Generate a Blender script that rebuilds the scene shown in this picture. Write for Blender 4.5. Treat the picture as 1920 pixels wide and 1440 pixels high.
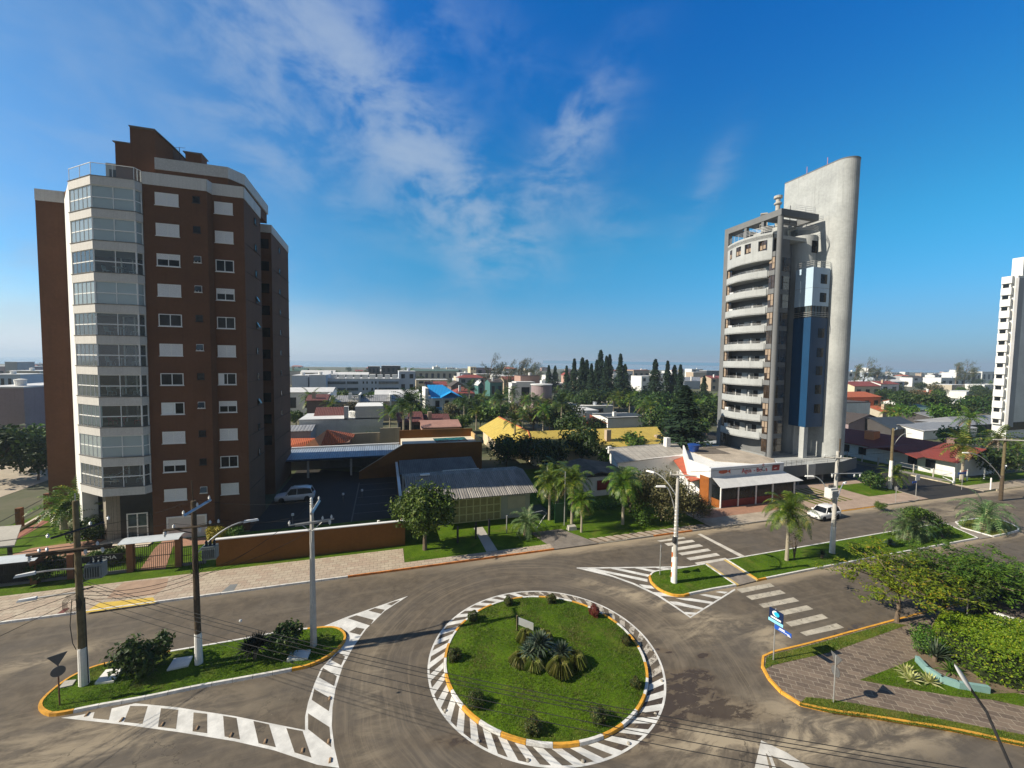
import bpy, bmesh, math, random
from mathutils import Vector, Matrix
R=math.radians
sc=bpy.context.scene
for o in list(bpy.data.objects): bpy.data.objects.remove(o)
# ---------------------------------------------------------------- camera
F=766.; PITCH=R(3.05); ROLL=R(0.8); H=18.; TH=R(17.4)
cam=bpy.data.cameras.new('camera'); co=bpy.data.objects.new('camera',cam); sc.collection.objects.link(co)
cam.sensor_width=36; cam.lens=36*F/1920; cam.clip_end=9000; cam.clip_start=.3
co.matrix_world=Matrix.Translation((0,0,H))@Matrix.Rotation(-TH,4,'Z')@Matrix.Rotation(R(90)-PITCH,4,'X')@Matrix.Rotation(ROLL,4,'Z')
sc.camera=co
# measured sight lines: turn a photo point into a point on a level / upright plane of the street grid
def ray(px,py):
    x=(px-960)/F; y=(720-py)/F
    c,s=math.cos(ROLL),math.sin(ROLL); x,y=x*c-y*s, x*s+y*c
    c,s=math.cos(PITCH),math.sin(PITCH); X,Y,Z=x,c+y*s,-s+y*c
    c,s=math.cos(TH),math.sin(TH); return (X*c+Y*s,-X*s+Y*c,Z)
def G(px,py,z=0.): d=ray(px,py); t=(z-H)/d[2]; return (d[0]*t,d[1]*t)
def G3(px,py,z=0.): g=G(px,py,z); return (g[0],g[1],z)
def PV(px,py,v): d=ray(px,py); t=v/d[1]; return (d[0]*t,H+d[2]*t)
def PU(px,py,u): d=ray(px,py); t=u/d[0]; return (d[1]*t,H+d[2]*t)
def PD(px,py,D):  # point at horizontal forward distance D
    d=ray(px,py); f=d[0]*math.sin(TH)+d[1]*math.cos(TH); t=D/f; return (d[0]*t,d[1]*t,H+d[2]*t)
# ---------------------------------------------------------------- world + sun
SUN_EL=34.; SUN_AZ=R(-86.2)   # azimuth from +Y towards +X : the sun stands at -X
w=bpy.data.worlds.new("World"); sc.world=w; w.use_nodes=True
nt=w.node_tree; nt.nodes.clear()
class NB:
    def __init__(s,nt): s.nt=nt
    def n(s,t,**k):
        x=s.nt.nodes.new(t)
        for a,b in k.items():
            if a.startswith('i_'): x.inputs[int(a[2:])].default_value=b
            else: setattr(x,a,b)
        return x
    def l(s,a,b): s.nt.links.new(a,b)
    def math(s,op,a,b=None,c=None,clamp=False):
        x=s.nt.nodes.new('ShaderNodeMath'); x.operation=op; x.use_clamp=clamp
        for i,v in enumerate((a,b,c)):
            if v is None: continue
            if isinstance(v,(int,float)): x.inputs[i].default_value=v
            else: s.l(v,x.inputs[i])
        return x.outputs[0]
    def mix(s,f,a,b,bt='MIX'):
        x=s.nt.nodes.new('ShaderNodeMix'); x.data_type='RGBA'; x.blend_type=bt; x.clamp_factor=True
        for i,v in ((0,f),(6,a),(7,b)):
            if isinstance(v,(int,float)): x.inputs[i].default_value=v
            elif isinstance(v,tuple): x.inputs[i].default_value=v if len(v)==4 else v+(1,)
            else: s.l(v,x.inputs[i])
        return x.outputs[2]
    def ramp(s,v,lo,hi,a=0.,b=1.):
        x=s.nt.nodes.new('ShaderNodeMapRange'); x.interpolation_type='SMOOTHSTEP'
        s.l(v,x.inputs[0]); x.inputs[1].default_value=lo; x.inputs[2].default_value=hi; x.inputs[3].default_value=a; x.inputs[4].default_value=b
        return x.outputs[0]
    def noise(s,vec,scale,detail=4,rough=.55,dist=0.):
        x=s.nt.nodes.new('ShaderNodeTexNoise'); x.inputs['Scale'].default_value=scale; x.inputs['Detail'].default_value=detail
        x.inputs['Roughness'].default_value=rough; x.inputs['Distortion'].default_value=dist
        if vec is not None: s.l(vec,x.inputs['Vector'])
        return x.outputs[0]
    def xyz(s,v):
        x=s.nt.nodes.new('ShaderNodeSeparateXYZ'); s.l(v,x.inputs[0]); return x.outputs
    def comb(s,a,b,c=0.):
        x=s.nt.nodes.new('ShaderNodeCombineXYZ')
        for i,v in enumerate((a,b,c)):
            if isinstance(v,(int,float)): x.inputs[i].default_value=v
            else: s.l(v,x.inputs[i])
        return x.outputs[0]
    def mapv(s,v,sx,sy,sz,rz=0.,loc=(0,0,0)):
        x=s.nt.nodes.new('ShaderNodeMapping'); s.l(v,x.inputs[0]); x.inputs['Scale'].default_value=(sx,sy,sz); x.inputs['Rotation'].default_value=(0,0,rz); x.inputs['Location'].default_value=loc
        return x.outputs[0]
b=NB(nt)
sky=b.n('ShaderNodeTexSky'); sky.sky_type='NISHITA'; sky.sun_disc=False
sky.sun_elevation=R(SUN_EL); sky.sun_rotation=SUN_AZ; sky.altitude=0; sky.air_density=1.; sky.dust_density=.45; sky.ozone_density=2.2
tc=b.n('ShaderNodeTexCoord'); dv=b.xyz(tc.outputs['Generated'])
az=b.math('SUBTRACT',b.math('ARCTAN2',dv[0],dv[1]),TH)   # azimuth relative to the avenue view
el=b.math('ARCSINE',dv[2])
t1=b.mix(b.ramp(el,0.,R(17)),(.50,.92,1.55),(.26,1.42,2.0)); t1=b.mix(b.ramp(el,R(14),R(40)),t1,(.0,1.18,2.7))
t1=b.mix(b.ramp(az,-.1,-.85),t1,(.75,1.45,2.1))
grade=b.mix(1.,sky.outputs[0],t1,'MULTIPLY')
def azel(px,py):
    d=Vector(ray(px,py)).normalized(); return (math.atan2(d[0],d[1])-TH, math.asin(d[2]))
def blob(px,py,rx,ry,ang,k=1.):
    a,e=azel(px,py)
    x=b.math('SUBTRACT',az,a); y=b.math('SUBTRACT',el,e); c,s=math.cos(ang),math.sin(ang)
    X=b.math('ADD',b.math('MULTIPLY',x,c/rx),b.math('MULTIPLY',y,s/rx)); Y=b.math('ADD',b.math('MULTIPLY',x,-s/ry),b.math('MULTIPLY',y,c/ry))
    q=b.math('ADD',b.math('MULTIPLY',X,X),b.math('MULTIPLY',Y,Y))
    return b.math('MULTIPLY',b.math('EXPONENT',b.math('MULTIPLY',q,-1.)),k)
cv=b.comb(az,el,0.)
masks=[blob(470,50,.13,.10,R(-50),.8),blob(600,90,.25,.075,R(-38),1.15),blob(760,240,.26,.075,R(-46),1.25),blob(840,340,.16,.10,R(-50),.8),blob(580,290,.24,.08,R(-25),.42),
       blob(1020,360,.22,.055,R(50),.95),blob(1075,240,.07,.045,R(30),.8),blob(900,420,.2,.06,R(-20),.5),blob(1130,400,.10,.05,R(-30),.4),blob(1330,350,.09,.03,R(60),.35),blob(440,250,.10,.05,R(-30),.3),
       blob(60,170,.28,.20,0,.2),blob(815,60,.05,.05,0,.35),blob(40,560,.45,.10,0,.75),blob(960,120,.3,.06,R(-30),.15)]
m=masks[0]
for q in masks[1:]: m=b.math('ADD',m,q)
n1=b.noise(b.mapv(cv,2.4,5.,1,R(38)),2.4,6,.56,.35); n2=b.noise(cv,16.,5,.55,.3)
nn=b.math('ADD',b.math('MULTIPLY',n1,.8),b.math('MULTIPLY',n2,.2))
cl=b.math('MULTIPLY',m,b.ramp(nn,.38,.74)); cl=b.math('MULTIPLY',cl,1.15); cl=b.math('DIVIDE',cl,b.math('ADD',cl,.75))
hc=b.mix(b.ramp(az,-.9,.5),(9.6,10.2,11.2),(2.8,4.6,7.6))
# bright sea haze low on the left, thinning to the right
hz=b.math('MULTIPLY',b.ramp(el,.17,-.01),b.ramp(az,.7,-.8,.55,1.)); hz=b.math('MULTIPLY',hz,b.ramp(b.noise(b.mapv(cv,1.5,5,1),2.,4,.5),.2,.75,.75,1.15))
zen=b.ramp(el,R(46),R(70),1.,.2)  # sky above the view dimmed to lessen its fill light
grade=b.mix(1.,grade,b.comb(zen,zen,b.math('MULTIPLY',zen,.9)),'MULTIPLY')
grade=b.mix(b.math('MULTIPLY',b.ramp(b.math('ABSOLUTE',az),R(72),R(110)),.8),grade,(1.9,2.1,2.4))  # unseen sky behind the camera set to dim grey, deepening the shadows
skyc=b.mix(cl,grade,(5.2,6.6,8.6)); skyc=b.mix(b.math('MULTIPLY',hz,.86),skyc,hc)
bg=b.n('ShaderNodeBackground'); bg.inputs[1].default_value=.055; b.l(skyc,bg.inputs[0])
wo=b.n('ShaderNodeOutputWorld'); b.l(bg.outputs[0],wo.inputs[0])
sd=bpy.data.lights.new('sun','SUN'); sd.energy=5.0; sd.angle=R(.5); sd.color=(1.,.905,.745)
so=bpy.data.objects.new('sun',sd); sc.collection.objects.link(so)
sv=Vector((math.sin(SUN_AZ)*math.cos(R(SUN_EL)),math.cos(SUN_AZ)*math.cos(R(SUN_EL)),math.sin(R(SUN_EL))))
so.rotation_euler=sv.to_track_quat('Z','Y').to_euler()
sc.view_settings.view_transform='Standard'; sc.view_settings.look='None'; sc.view_settings.exposure=.52; sc.view_settings.gamma=1
sc.view_settings.use_curve_mapping=False
sc.render.engine='CYCLES'
# ---------------------------------------------------------------- helpers
class MB:
    def __init__(s): s.v=[]; s.f=[]; s.m=[]; s.cm=0
    def vert(s,p): s.v.append(tuple(p)); return len(s.v)-1
    def face(s,ids,m=None): s.f.append(tuple(ids)); s.m.append(s.cm if m is None else m)
    def poly(s,pts): s.face([s.vert(p) for p in pts]); return s
    def prism(s,pts,z0,z1,cap=True):
        a=sum(pts[i][0]*pts[(i+1)%len(pts)][1]-pts[(i+1)%len(pts)][0]*pts[i][1] for i in range(len(pts)))
        if a<0: pts=pts[::-1]
        n=len(pts); f0=(lambda p:z0) if not callable(z0) else z0; f1=(lambda p:z1) if not callable(z1) else z1
        lo=[s.vert((p[0],p[1],f0(p))) for p in pts]; hi=[s.vert((p[0],p[1],f1(p))) for p in pts]
        for i in range(n): s.face((lo[i],lo[(i+1)%n],hi[(i+1)%n],hi[i]))
        if cap: s.face(hi); s.face(lo[::-1])
        return s
    def box(s,x0,x1,y0,y1,z0,z1): return s.prism([(x0,y0),(x1,y0),(x1,y1),(x0,y1)],z0,z1)
    def hexa(s,a,b): # two quads of 4 points (bottom, top)
        lo=[s.vert(p) for p in a]; hi=[s.vert(p) for p in b]
        for i in range(4): s.face((lo[i],lo[(i+1)%4],hi[(i+1)%4],hi[i]))
        s.face(hi); s.face(lo[::-1]); return s
    def slab(s,pts,t): # thick sheet below 3d polygon
        hi=[s.vert(p) for p in pts]; lo=[s.vert((p[0],p[1],p[2]-t)) for p in pts]; n=len(pts)
        for i in range(n): s.face((lo[i],lo[(i+1)%n],hi[(i+1)%n],hi[i]))
        s.face(hi); s.face(lo[::-1]); return s
    def tube(s,path,r,n=8,cap=True):
        P=[Vector(p) for p in path]; rr=r if isinstance(r,(list,tuple)) else [r]*len(P); rings=[]
        for i,p in enumerate(P):
            d=(P[min(i+1,len(P)-1)]-P[max(i-1,0)]).normalized()
            a=d.cross(Vector((0,0,1)) if abs(d.z)<.95 else Vector((0,1,0))).normalized(); c=d.cross(a)
            rings.append([s.vert(p+(a*math.cos(2*math.pi*k/n)+c*math.sin(2*math.pi*k/n))*rr[i]) for k in range(n)])
        for i in range(len(P)-1):
            for k in range(n): s.face((rings[i][k],rings[i][(k+1)%n],rings[i+1][(k+1)%n],rings[i+1][k]))
        if cap: s.face(rings[0]); s.face(rings[-1][::-1])
        return s
    def lathe(s,c,prof,n=16):
        rings=[[s.vert((c[0]+r*math.cos(2*math.pi*k/n),c[1]+r*math.sin(2*math.pi*k/n),c[2]+z)) for k in range(n)] for r,z in prof]
        for i in range(len(prof)-1):
            for k in range(n): s.face((rings[i][k],rings[i][(k+1)%n],rings[i+1][(k+1)%n],rings[i+1][k]))
        s.face(rings[0][::-1]); s.face(rings[-1]); return s
    def build(s,name,m,parent=None,smooth=False,loc=None,label=None,coll=None):
        me=bpy.data.meshes.new(name)
        off=Vector(loc) if loc is not None else Vector((0,0,0))
        base=off+wloc(parent)
        me.from_pydata([(x-base[0],y-base[1],z-base[2]) for x,y,z in s.v],[],s.f)
        ms=m if isinstance(m,(list,tuple)) else [m]
        for q in ms: me.materials.append(q)
        if len(ms)>1: me.polygons.foreach_set('material_index',s.m)
        if smooth: me.polygons.foreach_set('use_smooth',[True]*len(me.polygons))
        me.update()
        o=bpy.data.objects.new(name,me); sc.collection.objects.link(o); o.location=off
        if parent: o.parent=parent
        if label: o['label']=label
        return o
def wloc(o):
    v=Vector((0,0,0))
    while o: v+=o.location; o=o.parent
    return v
def tag(o,label,cat,group=None,kind=None):
    o['label']=label; o['category']=cat
    if group: o['group']=group
    if kind: o['kind']=kind
    return o
def thing(name,label,cat,loc=(0,0,0),group=None):
    o=bpy.data.objects.new(name,None); sc.collection.objects.link(o); o.location=loc; o.empty_display_size=.3
    return tag(o,label,cat,group)
def struct(name,mb,m,smooth=False):
    o=mb.build(name,m,smooth=smooth); o['kind']='structure'; return o
def copy_tree(o,parent=None):
    c=o.copy(); sc.collection.objects.link(c); c.parent=parent
    for ch in list(o.children): copy_tree(ch,c)
    return c
_used=set()
def place(proto,loc,rz=0,s=1.,label=None,group=None):
    if proto not in _used: o=proto; _used.add(proto)
    else: o=copy_tree(proto)
    o.location=loc; o.rotation_euler=(0,0,rz); o.scale=(s,s,s) if not isinstance(s,tuple) else s
    if label: o['label']=label
    if group: o['group']=group
    return o
# ---------------------------------------------------------------- materials
def newmat(name):
    m=bpy.data.materials.new(name); m.use_nodes=True; m.node_tree.nodes.clear(); b=NB(m.node_tree)
    p=b.n('ShaderNodeBsdfPrincipled'); o=b.n('ShaderNodeOutputMaterial'); b.l(p.outputs[0],o.inputs[0])
    return m,b,p
def wpos(b): return b.n('ShaderNodeNewGeometry').outputs['Position']
def M(name,col,rough=.8,var=.18,scale=1.2,bump=0.,bscale=30.,metal=0.,col2=None,spec=.3,streak=0.,world=True):
    m,b,p=newmat(name)
    pos=wpos(b) if world else b.n('ShaderNodeTexCoord').outputs['Object']
    n=b.noise(pos,scale,6,.62); n2=b.noise(pos,scale*11,3,.6)
    nn=b.math('ADD',b.math('MULTIPLY',n,.65),b.math('MULTIPLY',n2,.35))
    hi=tuple(min(1,c*(1+var)) for c in col); lo=tuple(c*(1-var) for c in (col2 or col))
    c=b.mix(b.ramp(nn,.3,.7),lo+(1,),hi+(1,))
    if streak:
        st=b.noise(b.mapv(pos,3.,3.,.12),1.,4,.6)
        c=b.mix(b.math('MULTIPLY',b.ramp(st,.5,.78),streak),c,tuple(x*.45 for x in col)+(1,))
    b.l(c,p.inputs['Base Color']); p.inputs['Roughness'].default_value=rough; p.inputs['Metallic'].default_value=metal
    p.inputs['Specular IOR Level'].default_value=spec
    if bump:
        bn=b.n('ShaderNodeBump'); bn.inputs['Strength'].default_value=bump; bn.inputs['Distance'].default_value=.02
        b.l(b.noise(pos,bscale,4,.6),bn.inputs['Height']); b.l(bn.outputs[0],p.inputs['Normal'])
    return m
def Mleaf(name,c1,c2,c3=None,rough=.55,trans=.25,clump=.6,dry=None):
    m,b,p=newmat(name)
    g=b.n('ShaderNodeNewGeometry'); r=g.outputs['Random Per Island']
    pos=b.n('ShaderNodeTexCoord').outputs['Object']
    oi=b.n('ShaderNodeObjectInfo').outputs['Random']
    k=b.math('ADD',b.math('MULTIPLY',r,.6),b.math('MULTIPLY',b.noise(pos,clump,3,.5),.4))
    c=b.mix(b.ramp(k,.25,.75),c1+(1,),c2+(1,))
    if c3: c=b.mix(b.ramp(r,.86,.97),c,c3+(1,))
    if dry: c=b.mix(b.math('MULTIPLY',b.ramp(b.noise(wpos(b),.55,5,.65,.4),.50,.68),.75),c,dry+(1,))
    h=b.n('ShaderNodeHueSaturation'); b.l(c,h.inputs['Color']); b.l(b.math('ADD',b.math('MULTIPLY',oi,.035),.483),h.inputs['Hue']); b.l(b.math('ADD',b.math('MULTIPLY',oi,.4),.8),h.inputs['Value'])
    b.l(h.outputs[0],p.inputs['Base Color']); p.inputs['Roughness'].default_value=rough; p.inputs['Specular IOR Level'].default_value=.35
    if trans:
        t=b.n('ShaderNodeBsdfTranslucent'); b.l(h.outputs[0],t.inputs[0]); mx=b.n('ShaderNodeMixShader'); mx.inputs[0].default_value=trans
        b.l(p.outputs[0],mx.inputs[1]); b.l(t.outputs[0],mx.inputs[2])
        o=[n for n in m.node_tree.nodes if n.type=='OUTPUT_MATERIAL'][0]; b.l(mx.outputs[0],o.inputs[0])
    return m
CX,CY=G(1017.5,1253)   # middle of the roundabout, refined below
def fitcircle():
    pts=[G(*q) for q in ((797,1245),(1238,1285),(1018,1110.5),(1010,1437),(880,1142),(1170,1150),(850,1370))]
    A=[[0]*3 for _ in range(3)]; B=[0]*3
    for x,y in pts:
        r=(x,y,1); t=x*x+y*y
        for i in range(3):
            B[i]+=r[i]*t
            for j in range(3): A[i][j]+=r[i]*r[j]
    s=Matrix(A).inverted()@Vector(B); cx,cy=s[0]/2,s[1]/2; return cx,cy,math.sqrt(s[2]+cx*cx+cy*cy)
CX,CY,RO=fitcircle(); RI=RO-.93
print('roundabout',CX,CY,RO)
def asphalt():
    m,b,p=newmat('asphalt'); pos=wpos(b); x,y,z=b.xyz(pos)
    fine=b.noise(pos,38,3,.7); mid=b.noise(pos,1.1,6,.65,.4); big=b.noise(pos,.16,4,.6)
    c=b.mix(b.ramp(mid,.3,.72),(.082,.067,.050),(.145,.117,.086))
    c=b.mix(b.math('MULTIPLY',b.ramp(big,.38,.66),.5),c,(.108,.096,.083))
    c=b.mix(b.math('MULTIPLY',b.ramp(fine,.45,.75),.35),c,(.06,.056,.05))
    # tyre arcs round the island
    dx=b.math('SUBTRACT',x,CX); dy=b.math('SUBTRACT',y,CY); r=b.math('SQRT',b.math('ADD',b.math('MULTIPLY',dx,dx),b.math('MULTIPLY',dy,dy)))
    th=b.math('ARCTAN2',dy,dx)
    wob=b.math('MULTIPLY',b.noise(pos,.22,2),.8)
    arc=b.noise(b.comb(b.math('MULTIPLY',b.math('ADD',r,wob),3.6),b.math('MULTIPLY',th,.9)),1.,5,.75)
    am=b.math('MULTIPLY',b.ramp(r,RO+.2,RO+1.),b.ramp(r,RO+8.5,RO+3.5))
    c=b.mix(b.math('MULTIPLY',b.math('MULTIPLY',am,b.ramp(arc,.45,.66)),.5),c,(.22,.18,.13))
    c=b.mix(b.math('MULTIPLY',b.math('MULTIPLY',am,b.ramp(arc,.48,.32)),.5),c,(.10,.082,.062))
    # lanes: streaks along the avenue
    st=b.noise(b.mapv(pos,.07,1.7,1),1.,5,.65,.3)
    ls=b.math('SUBTRACT',1.,am)
    c=b.mix(b.math('MULTIPLY',b.math('MULTIPLY',ls,b.ramp(st,.5,.7)),.45),c,(.175,.147,.112))
    c=b.mix(b.math('MULTIPLY',b.math('MULTIPLY',ls,b.ramp(st,.45,.3)),.4),c,(.115,.10,.085))
    # sand swept against the kerbs
    def band(v0,w,k,d=1.):
        q=b.math('ABSOLUTE',b.math('SUBTRACT',y,v0)); q=b.math('ADD',q,b.math('MULTIPLY',b.math('SUBTRACT',b.noise(b.mapv(pos,.25,.9,1),1.,5,.65),.5),w*1.6))
        return b.math('MULTIPLY',b.ramp(q,w,w*.2),k)
    u1=b.ramp(x,3.,14.)
    s=b.math('MULTIPLY',band(YK,1.5,.85),b.math('ADD',b.math('MULTIPLY',u1,.75),.25))
    s=b.math('MAXIMUM',s,b.math('MULTIPLY',band(MED0-.1,1.1,.65),b.ramp(x,22.,26.)))
    c=b.mix(s,c,(.37,.30,.21))
    # dust tongues between the lanes at the junction
    dn=b.noise(b.mapv(pos,.35,.9,1,R(-22)),1.,6,.7,.6)
    def el(px,py,ru,rv,ang,k):
        gx,gy=G(px,py); X=b.math('SUBTRACT',x,gx); Y=b.math('SUBTRACT',y,gy); cc,ss=math.cos(ang),math.sin(ang)
        A=b.math('ADD',b.math('MULTIPLY',X,cc/ru),b.math('MULTIPLY',Y,ss/ru)); B_=b.math('ADD',b.math('MULTIPLY',X,-ss/rv),b.math('MULTIPLY',Y,cc/rv))
        return b.math('MULTIPLY',b.math('EXPONENT',b.math('MULTIPLY',b.math('ADD',b.math('MULTIPLY',A,A),b.math('MULTIPLY',B_,B_)),-1.)),k)
    d=el(1200,1120,5,.9,R(-45),1.2)
    for e in ((1330,1390,7,1.2,R(-22),1.),(1480,1330,7,.9,R(-18),.8),(1330,1180,4,1.6,R(-10),.8),(1600,1380,7,1.,R(-12),1.1),(700,1300,1.,6,0,.5),(130,1400,7,2.5,0,.8),(60,1240,5,1.,R(10),.8),(1450,1210,3,1.,R(40),.8),(1760,1010,6,2.,0,.6),(1800,960,8,3.,0,.8)):
        d=b.math('ADD',d,el(*e))
    c=b.mix(b.math('MULTIPLY',d,b.ramp(dn,.4,.64),clamp=True),c,(.34,.28,.195))
    # wet patch beside the island
    wn=b.noise(b.mapv(pos,.7,1.4,1,R(-20)),1.5,6,.66,.5)
    wt=el(1262,1290,2.6,1.0,R(-25),1.2)
    for e in ((1340,1330,3.2,.7,R(-22),1.),(1225,1340,1.6,1.4,0,1.1),(1180,1390,1.8,1.,R(20),.6),(1300,1265,1.1,.45,R(-15),1.5),(1320,1229,.5,.2,0,1.5),(1245,1220,.5,.2,R(-30),1.5),(900,1385,3.6,.55,R(-12),.7),(1560,1205,5,.5,R(12),.9)): wt=b.math('ADD',wt,el(*e))
    wet=b.math('MULTIPLY',wt,b.ramp(wn,.36,.58),clamp=True); wet=b.ramp(wet,.22,.7)
    c=b.mix(b.math('MULTIPLY',b.ramp(wt,.1,.7),.45),c,(.13,.095,.06)); c=b.mix(b.math('MULTIPLY',wet,.8),c,(.05,.036,.024))
    vo=b.n('ShaderNodeTexVoronoi'); vo.feature='DISTANCE_TO_EDGE'; vo.inputs['Scale'].default_value=.22; vv_=b.n('ShaderNodeVectorMath'); vv_.operation='ADD'; b.l(pos,vv_.inputs[0]); nz=b.noise(pos,1.2,4,.6); b.l(b.comb(b.math('MULTIPLY',nz,2.2),b.math('MULTIPLY',b.noise(pos,.9,4,.6),2.2)),vv_.inputs[1]); b.l(vv_.outputs[0],vo.inputs['Vector'])
    c=b.mix(b.math('MULTIPLY',b.math('MULTIPLY',b.ramp(vo.outputs['Distance'],.008,.0),b.ramp(b.noise(pos,.12,2),.48,.6)),.7),c,(.045,.038,.03))
    c=b.mix(b.math('MULTIPLY',b.math('MULTIPLY',b.ramp(b.noise(pos,5.5,2,.5),.74,.78),b.ramp(b.noise(pos,.25,3),.45,.62)),.8),c,(.42,.37,.29))
    b.l(c,p.inputs['Base Color']); b.l(b.ramp(wet,0.,1.,.85,.25),p.inputs['Roughness']); p.inputs['Specular IOR Level'].default_value=.3
    bn=b.n('ShaderNodeBump'); bn.inputs['Strength'].default_value=.35; bn.inputs['Distance'].default_value=.01; b.l(fine,bn.inputs['Height']); b.l(bn.outputs[0],p.inputs['Normal'])
    return m
YK=35.35; MED0,MED1=25.55,29.35
def grassm(name,a,bb,dry=(.16,.14,.04),kd=.35):
    m,b,p=newmat(name); pos=wpos(b)
    n=b.noise(pos,.7,6,.6); f=b.noise(pos,16,5,.75); dn=b.noise(pos,.45,4,.6,.5)
    c=b.mix(b.ramp(n,.3,.7),a,bb); c=b.mix(b.math('MULTIPLY',b.ramp(f,.42,.7),.6),c,tuple(q*1.7 for q in bb)); c=b.mix(b.math('MULTIPLY',b.ramp(f,.5,.32),.75),c,tuple(q*.3 for q in a))
    c=b.mix(b.math('MULTIPLY',b.ramp(dn,.52,.72),kd),c,dry)
    b.l(c,p.inputs['Base Color']); p.inputs['Roughness'].default_value=.9; p.inputs['Specular IOR Level'].default_value=.1
    bn=b.n('ShaderNodeBump'); bn.inputs['Strength'].default_value=.9; bn.inputs['Distance'].default_value=.06; b.l(b.noise(pos,11,4,.75),bn.inputs['Height']); b.l(bn.outputs[0],p.inputs['Normal'])
    return m
def brickm(name,c1,c2,mor,bw,bh,ang=0.,mort=.02,bump=.4,rough=.85,off=.5,dirt=.3):
    m,b,p=newmat(name); pos=wpos(b); v=b.mapv(pos,1,1,1,ang)
    t=b.n('ShaderNodeTexBrick'); t.offset=off; b.l(v,t.inputs[0]); t.inputs['Color1'].default_value=c1+(1,); t.inputs['Color2'].default_value=c2+(1,); t.inputs['Mortar'].default_value=mor+(1,)
    t.inputs['Scale'].default_value=1.; t.inputs['Mortar Size'].default_value=mort; t.inputs['Brick Width'].default_value=bw; t.inputs['Row Height'].default_value=bh; t.inputs['Bias'].default_value=-.1
    n=b.noise(pos,.9,6,.65); c=b.mix(b.math('MULTIPLY',b.ramp(n,.35,.7),dirt),t.outputs[0],tuple(x*.45 for x in c1)+(1,))
    c=b.mix(b.math('MULTIPLY',b.ramp(b.noise(pos,9.,4,.7),.4,.7),.25),c,tuple(min(1,x*1.5) for x in c1)+(1,))
    b.l(c,p.inputs['Base Color']); p.inputs['Roughness'].default_value=rough
    bn=b.n('ShaderNodeBump'); bn.inputs['Strength'].default_value=bump; bn.inputs['Distance'].default_value=.02; bn.invert=True; b.l(t.outputs['Fac'],bn.inputs['Height']); b.l(bn.outputs[0],p.inputs['Normal'])
    return m
def tilem(name,c1,c2,axis='x',period=.22,row=.4,dirt=.35,world=True):
    # pan tiles: ridges run down the slope; stepped rows
    m,b,p=newmat(name); pos=wpos(b) if world else b.n('ShaderNodeTexCoord').outputs['Object']; x,y,z=b.xyz(pos)
    a,c_=(x,y) if axis=='x' else (y,x)
    h=b.math('ABSOLUTE',b.math('SINE',b.math('MULTIPLY',a,math.pi/period)))
    r=b.math('FRACT',b.math('DIVIDE',c_,row))
    n=b.noise(pos,1.,6,.65); f=b.noise(pos,7.,3,.7)
    c=b.mix(b.ramp(b.math('ADD',b.math('MULTIPLY',n,.5),b.math('MULTIPLY',f,.5)),.35,.65),c2,c1)
    c=b.mix(b.math('MULTIPLY',b.ramp(h,.35,.05),.6),c,tuple(q*.3 for q in c1)); c=b.mix(b.math('MULTIPLY',b.ramp(r,.12,.0),.55),c,tuple(q*.35 for q in c1))
    c=b.mix(b.math('MULTIPLY',b.ramp(b.noise(pos,.6,6,.7),.5,.75),dirt),c,(.09,.07,.05))
    b.l(c,p.inputs['Base Color']); p.inputs['Roughness'].default_value=.85
    bn=b.n('ShaderNodeBump'); bn.inputs['Strength'].default_value=.8; bn.inputs['Distance'].default_value=.06; b.l(b.math('ADD',h,b.math('MULTIPLY',r,.4)),bn.inputs['Height']); b.l(bn.outputs[0],p.inputs['Normal'])
    return m
def glassm(name,col=(.02,.03,.035),rough=.04,spec=.8,curt=None):
    m,b,p=newmat(name); pos=wpos(b)
    c=b.mix(b.ramp(b.noise(b.mapv(pos,1.3,1.3,.7),1.,3),.35,.7),tuple(q*.5 for q in col),tuple(q*1.5 for q in col))
    b.l(c,p.inputs['Base Color']); p.inputs['Roughness'].default_value=rough; p.inputs['Specular IOR Level'].default_value=spec
    return m
def clearglass(name,tint=(.84,.93,.94),k=.09):
    m,b,p=newmat(name); g=b.n('ShaderNodeBsdfGlossy'); g.inputs['Roughness'].default_value=.03; g.inputs[0].default_value=(.9,.95,1,1)
    t=b.n('ShaderNodeBsdfTransparent'); t.inputs[0].default_value=tint+(1,)
    d=b.n('ShaderNodeBsdfDiffuse'); d.inputs[0].default_value=(.72,.82,.83,1)
    m1=b.n('ShaderNodeMixShader'); m1.inputs[0].default_value=k; b.l(t.outputs[0],m1.inputs[1]); b.l(d.outputs[0],m1.inputs[2])
    fr=b.n('ShaderNodeFresnel'); fr.inputs[0].default_value=1.5
    m2=b.n('ShaderNodeMixShader'); b.l(b.math('MULTIPLY',fr.outputs[0],1.3,clamp=True),m2.inputs[0]); b.l(m1.outputs[0],m2.inputs[1]); b.l(g.outputs[0],m2.inputs[2])
    o=[n for n in m.node_tree.nodes if n.type=='OUTPUT_MATERIAL'][0]; b.l(m2.outputs[0],o.inputs[0]); return m
m_asph=asphalt()
m_white=M('road paint white',(.72,.70,.66),.7,.1,1.5,.1,60,col2=(.55,.52,.46))
m_worn=M('worn road paint',(.44,.40,.33),.8,.2,3,.1,60,col2=(.3,.27,.22))
m_kw=M('white kerb paint',(.74,.73,.70),.7,.12,3,.3,20,col2=(.6,.58,.54))
m_ky=M('yellow kerb paint',(.72,.36,.04),.65,.15,3,.3,20,col2=(.55,.28,.05))
m_ko=M('orange kerb paint',(.62,.22,.05),.7,.25,2,.3,20,col2=(.35,.12,.04))
m_kc=M('bare concrete kerb',(.34,.31,.26),.9,.2,2,.3,20)
m_grass=grassm('lawn grass',(.036,.078,.004),(.085,.15,.007),dry=(.20,.18,.05),kd=.45)
m_grass2=grassm('dry verge grass',(.07,.095,.012),(.13,.145,.022),dry=(.24,.20,.06),kd=.8)
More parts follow.
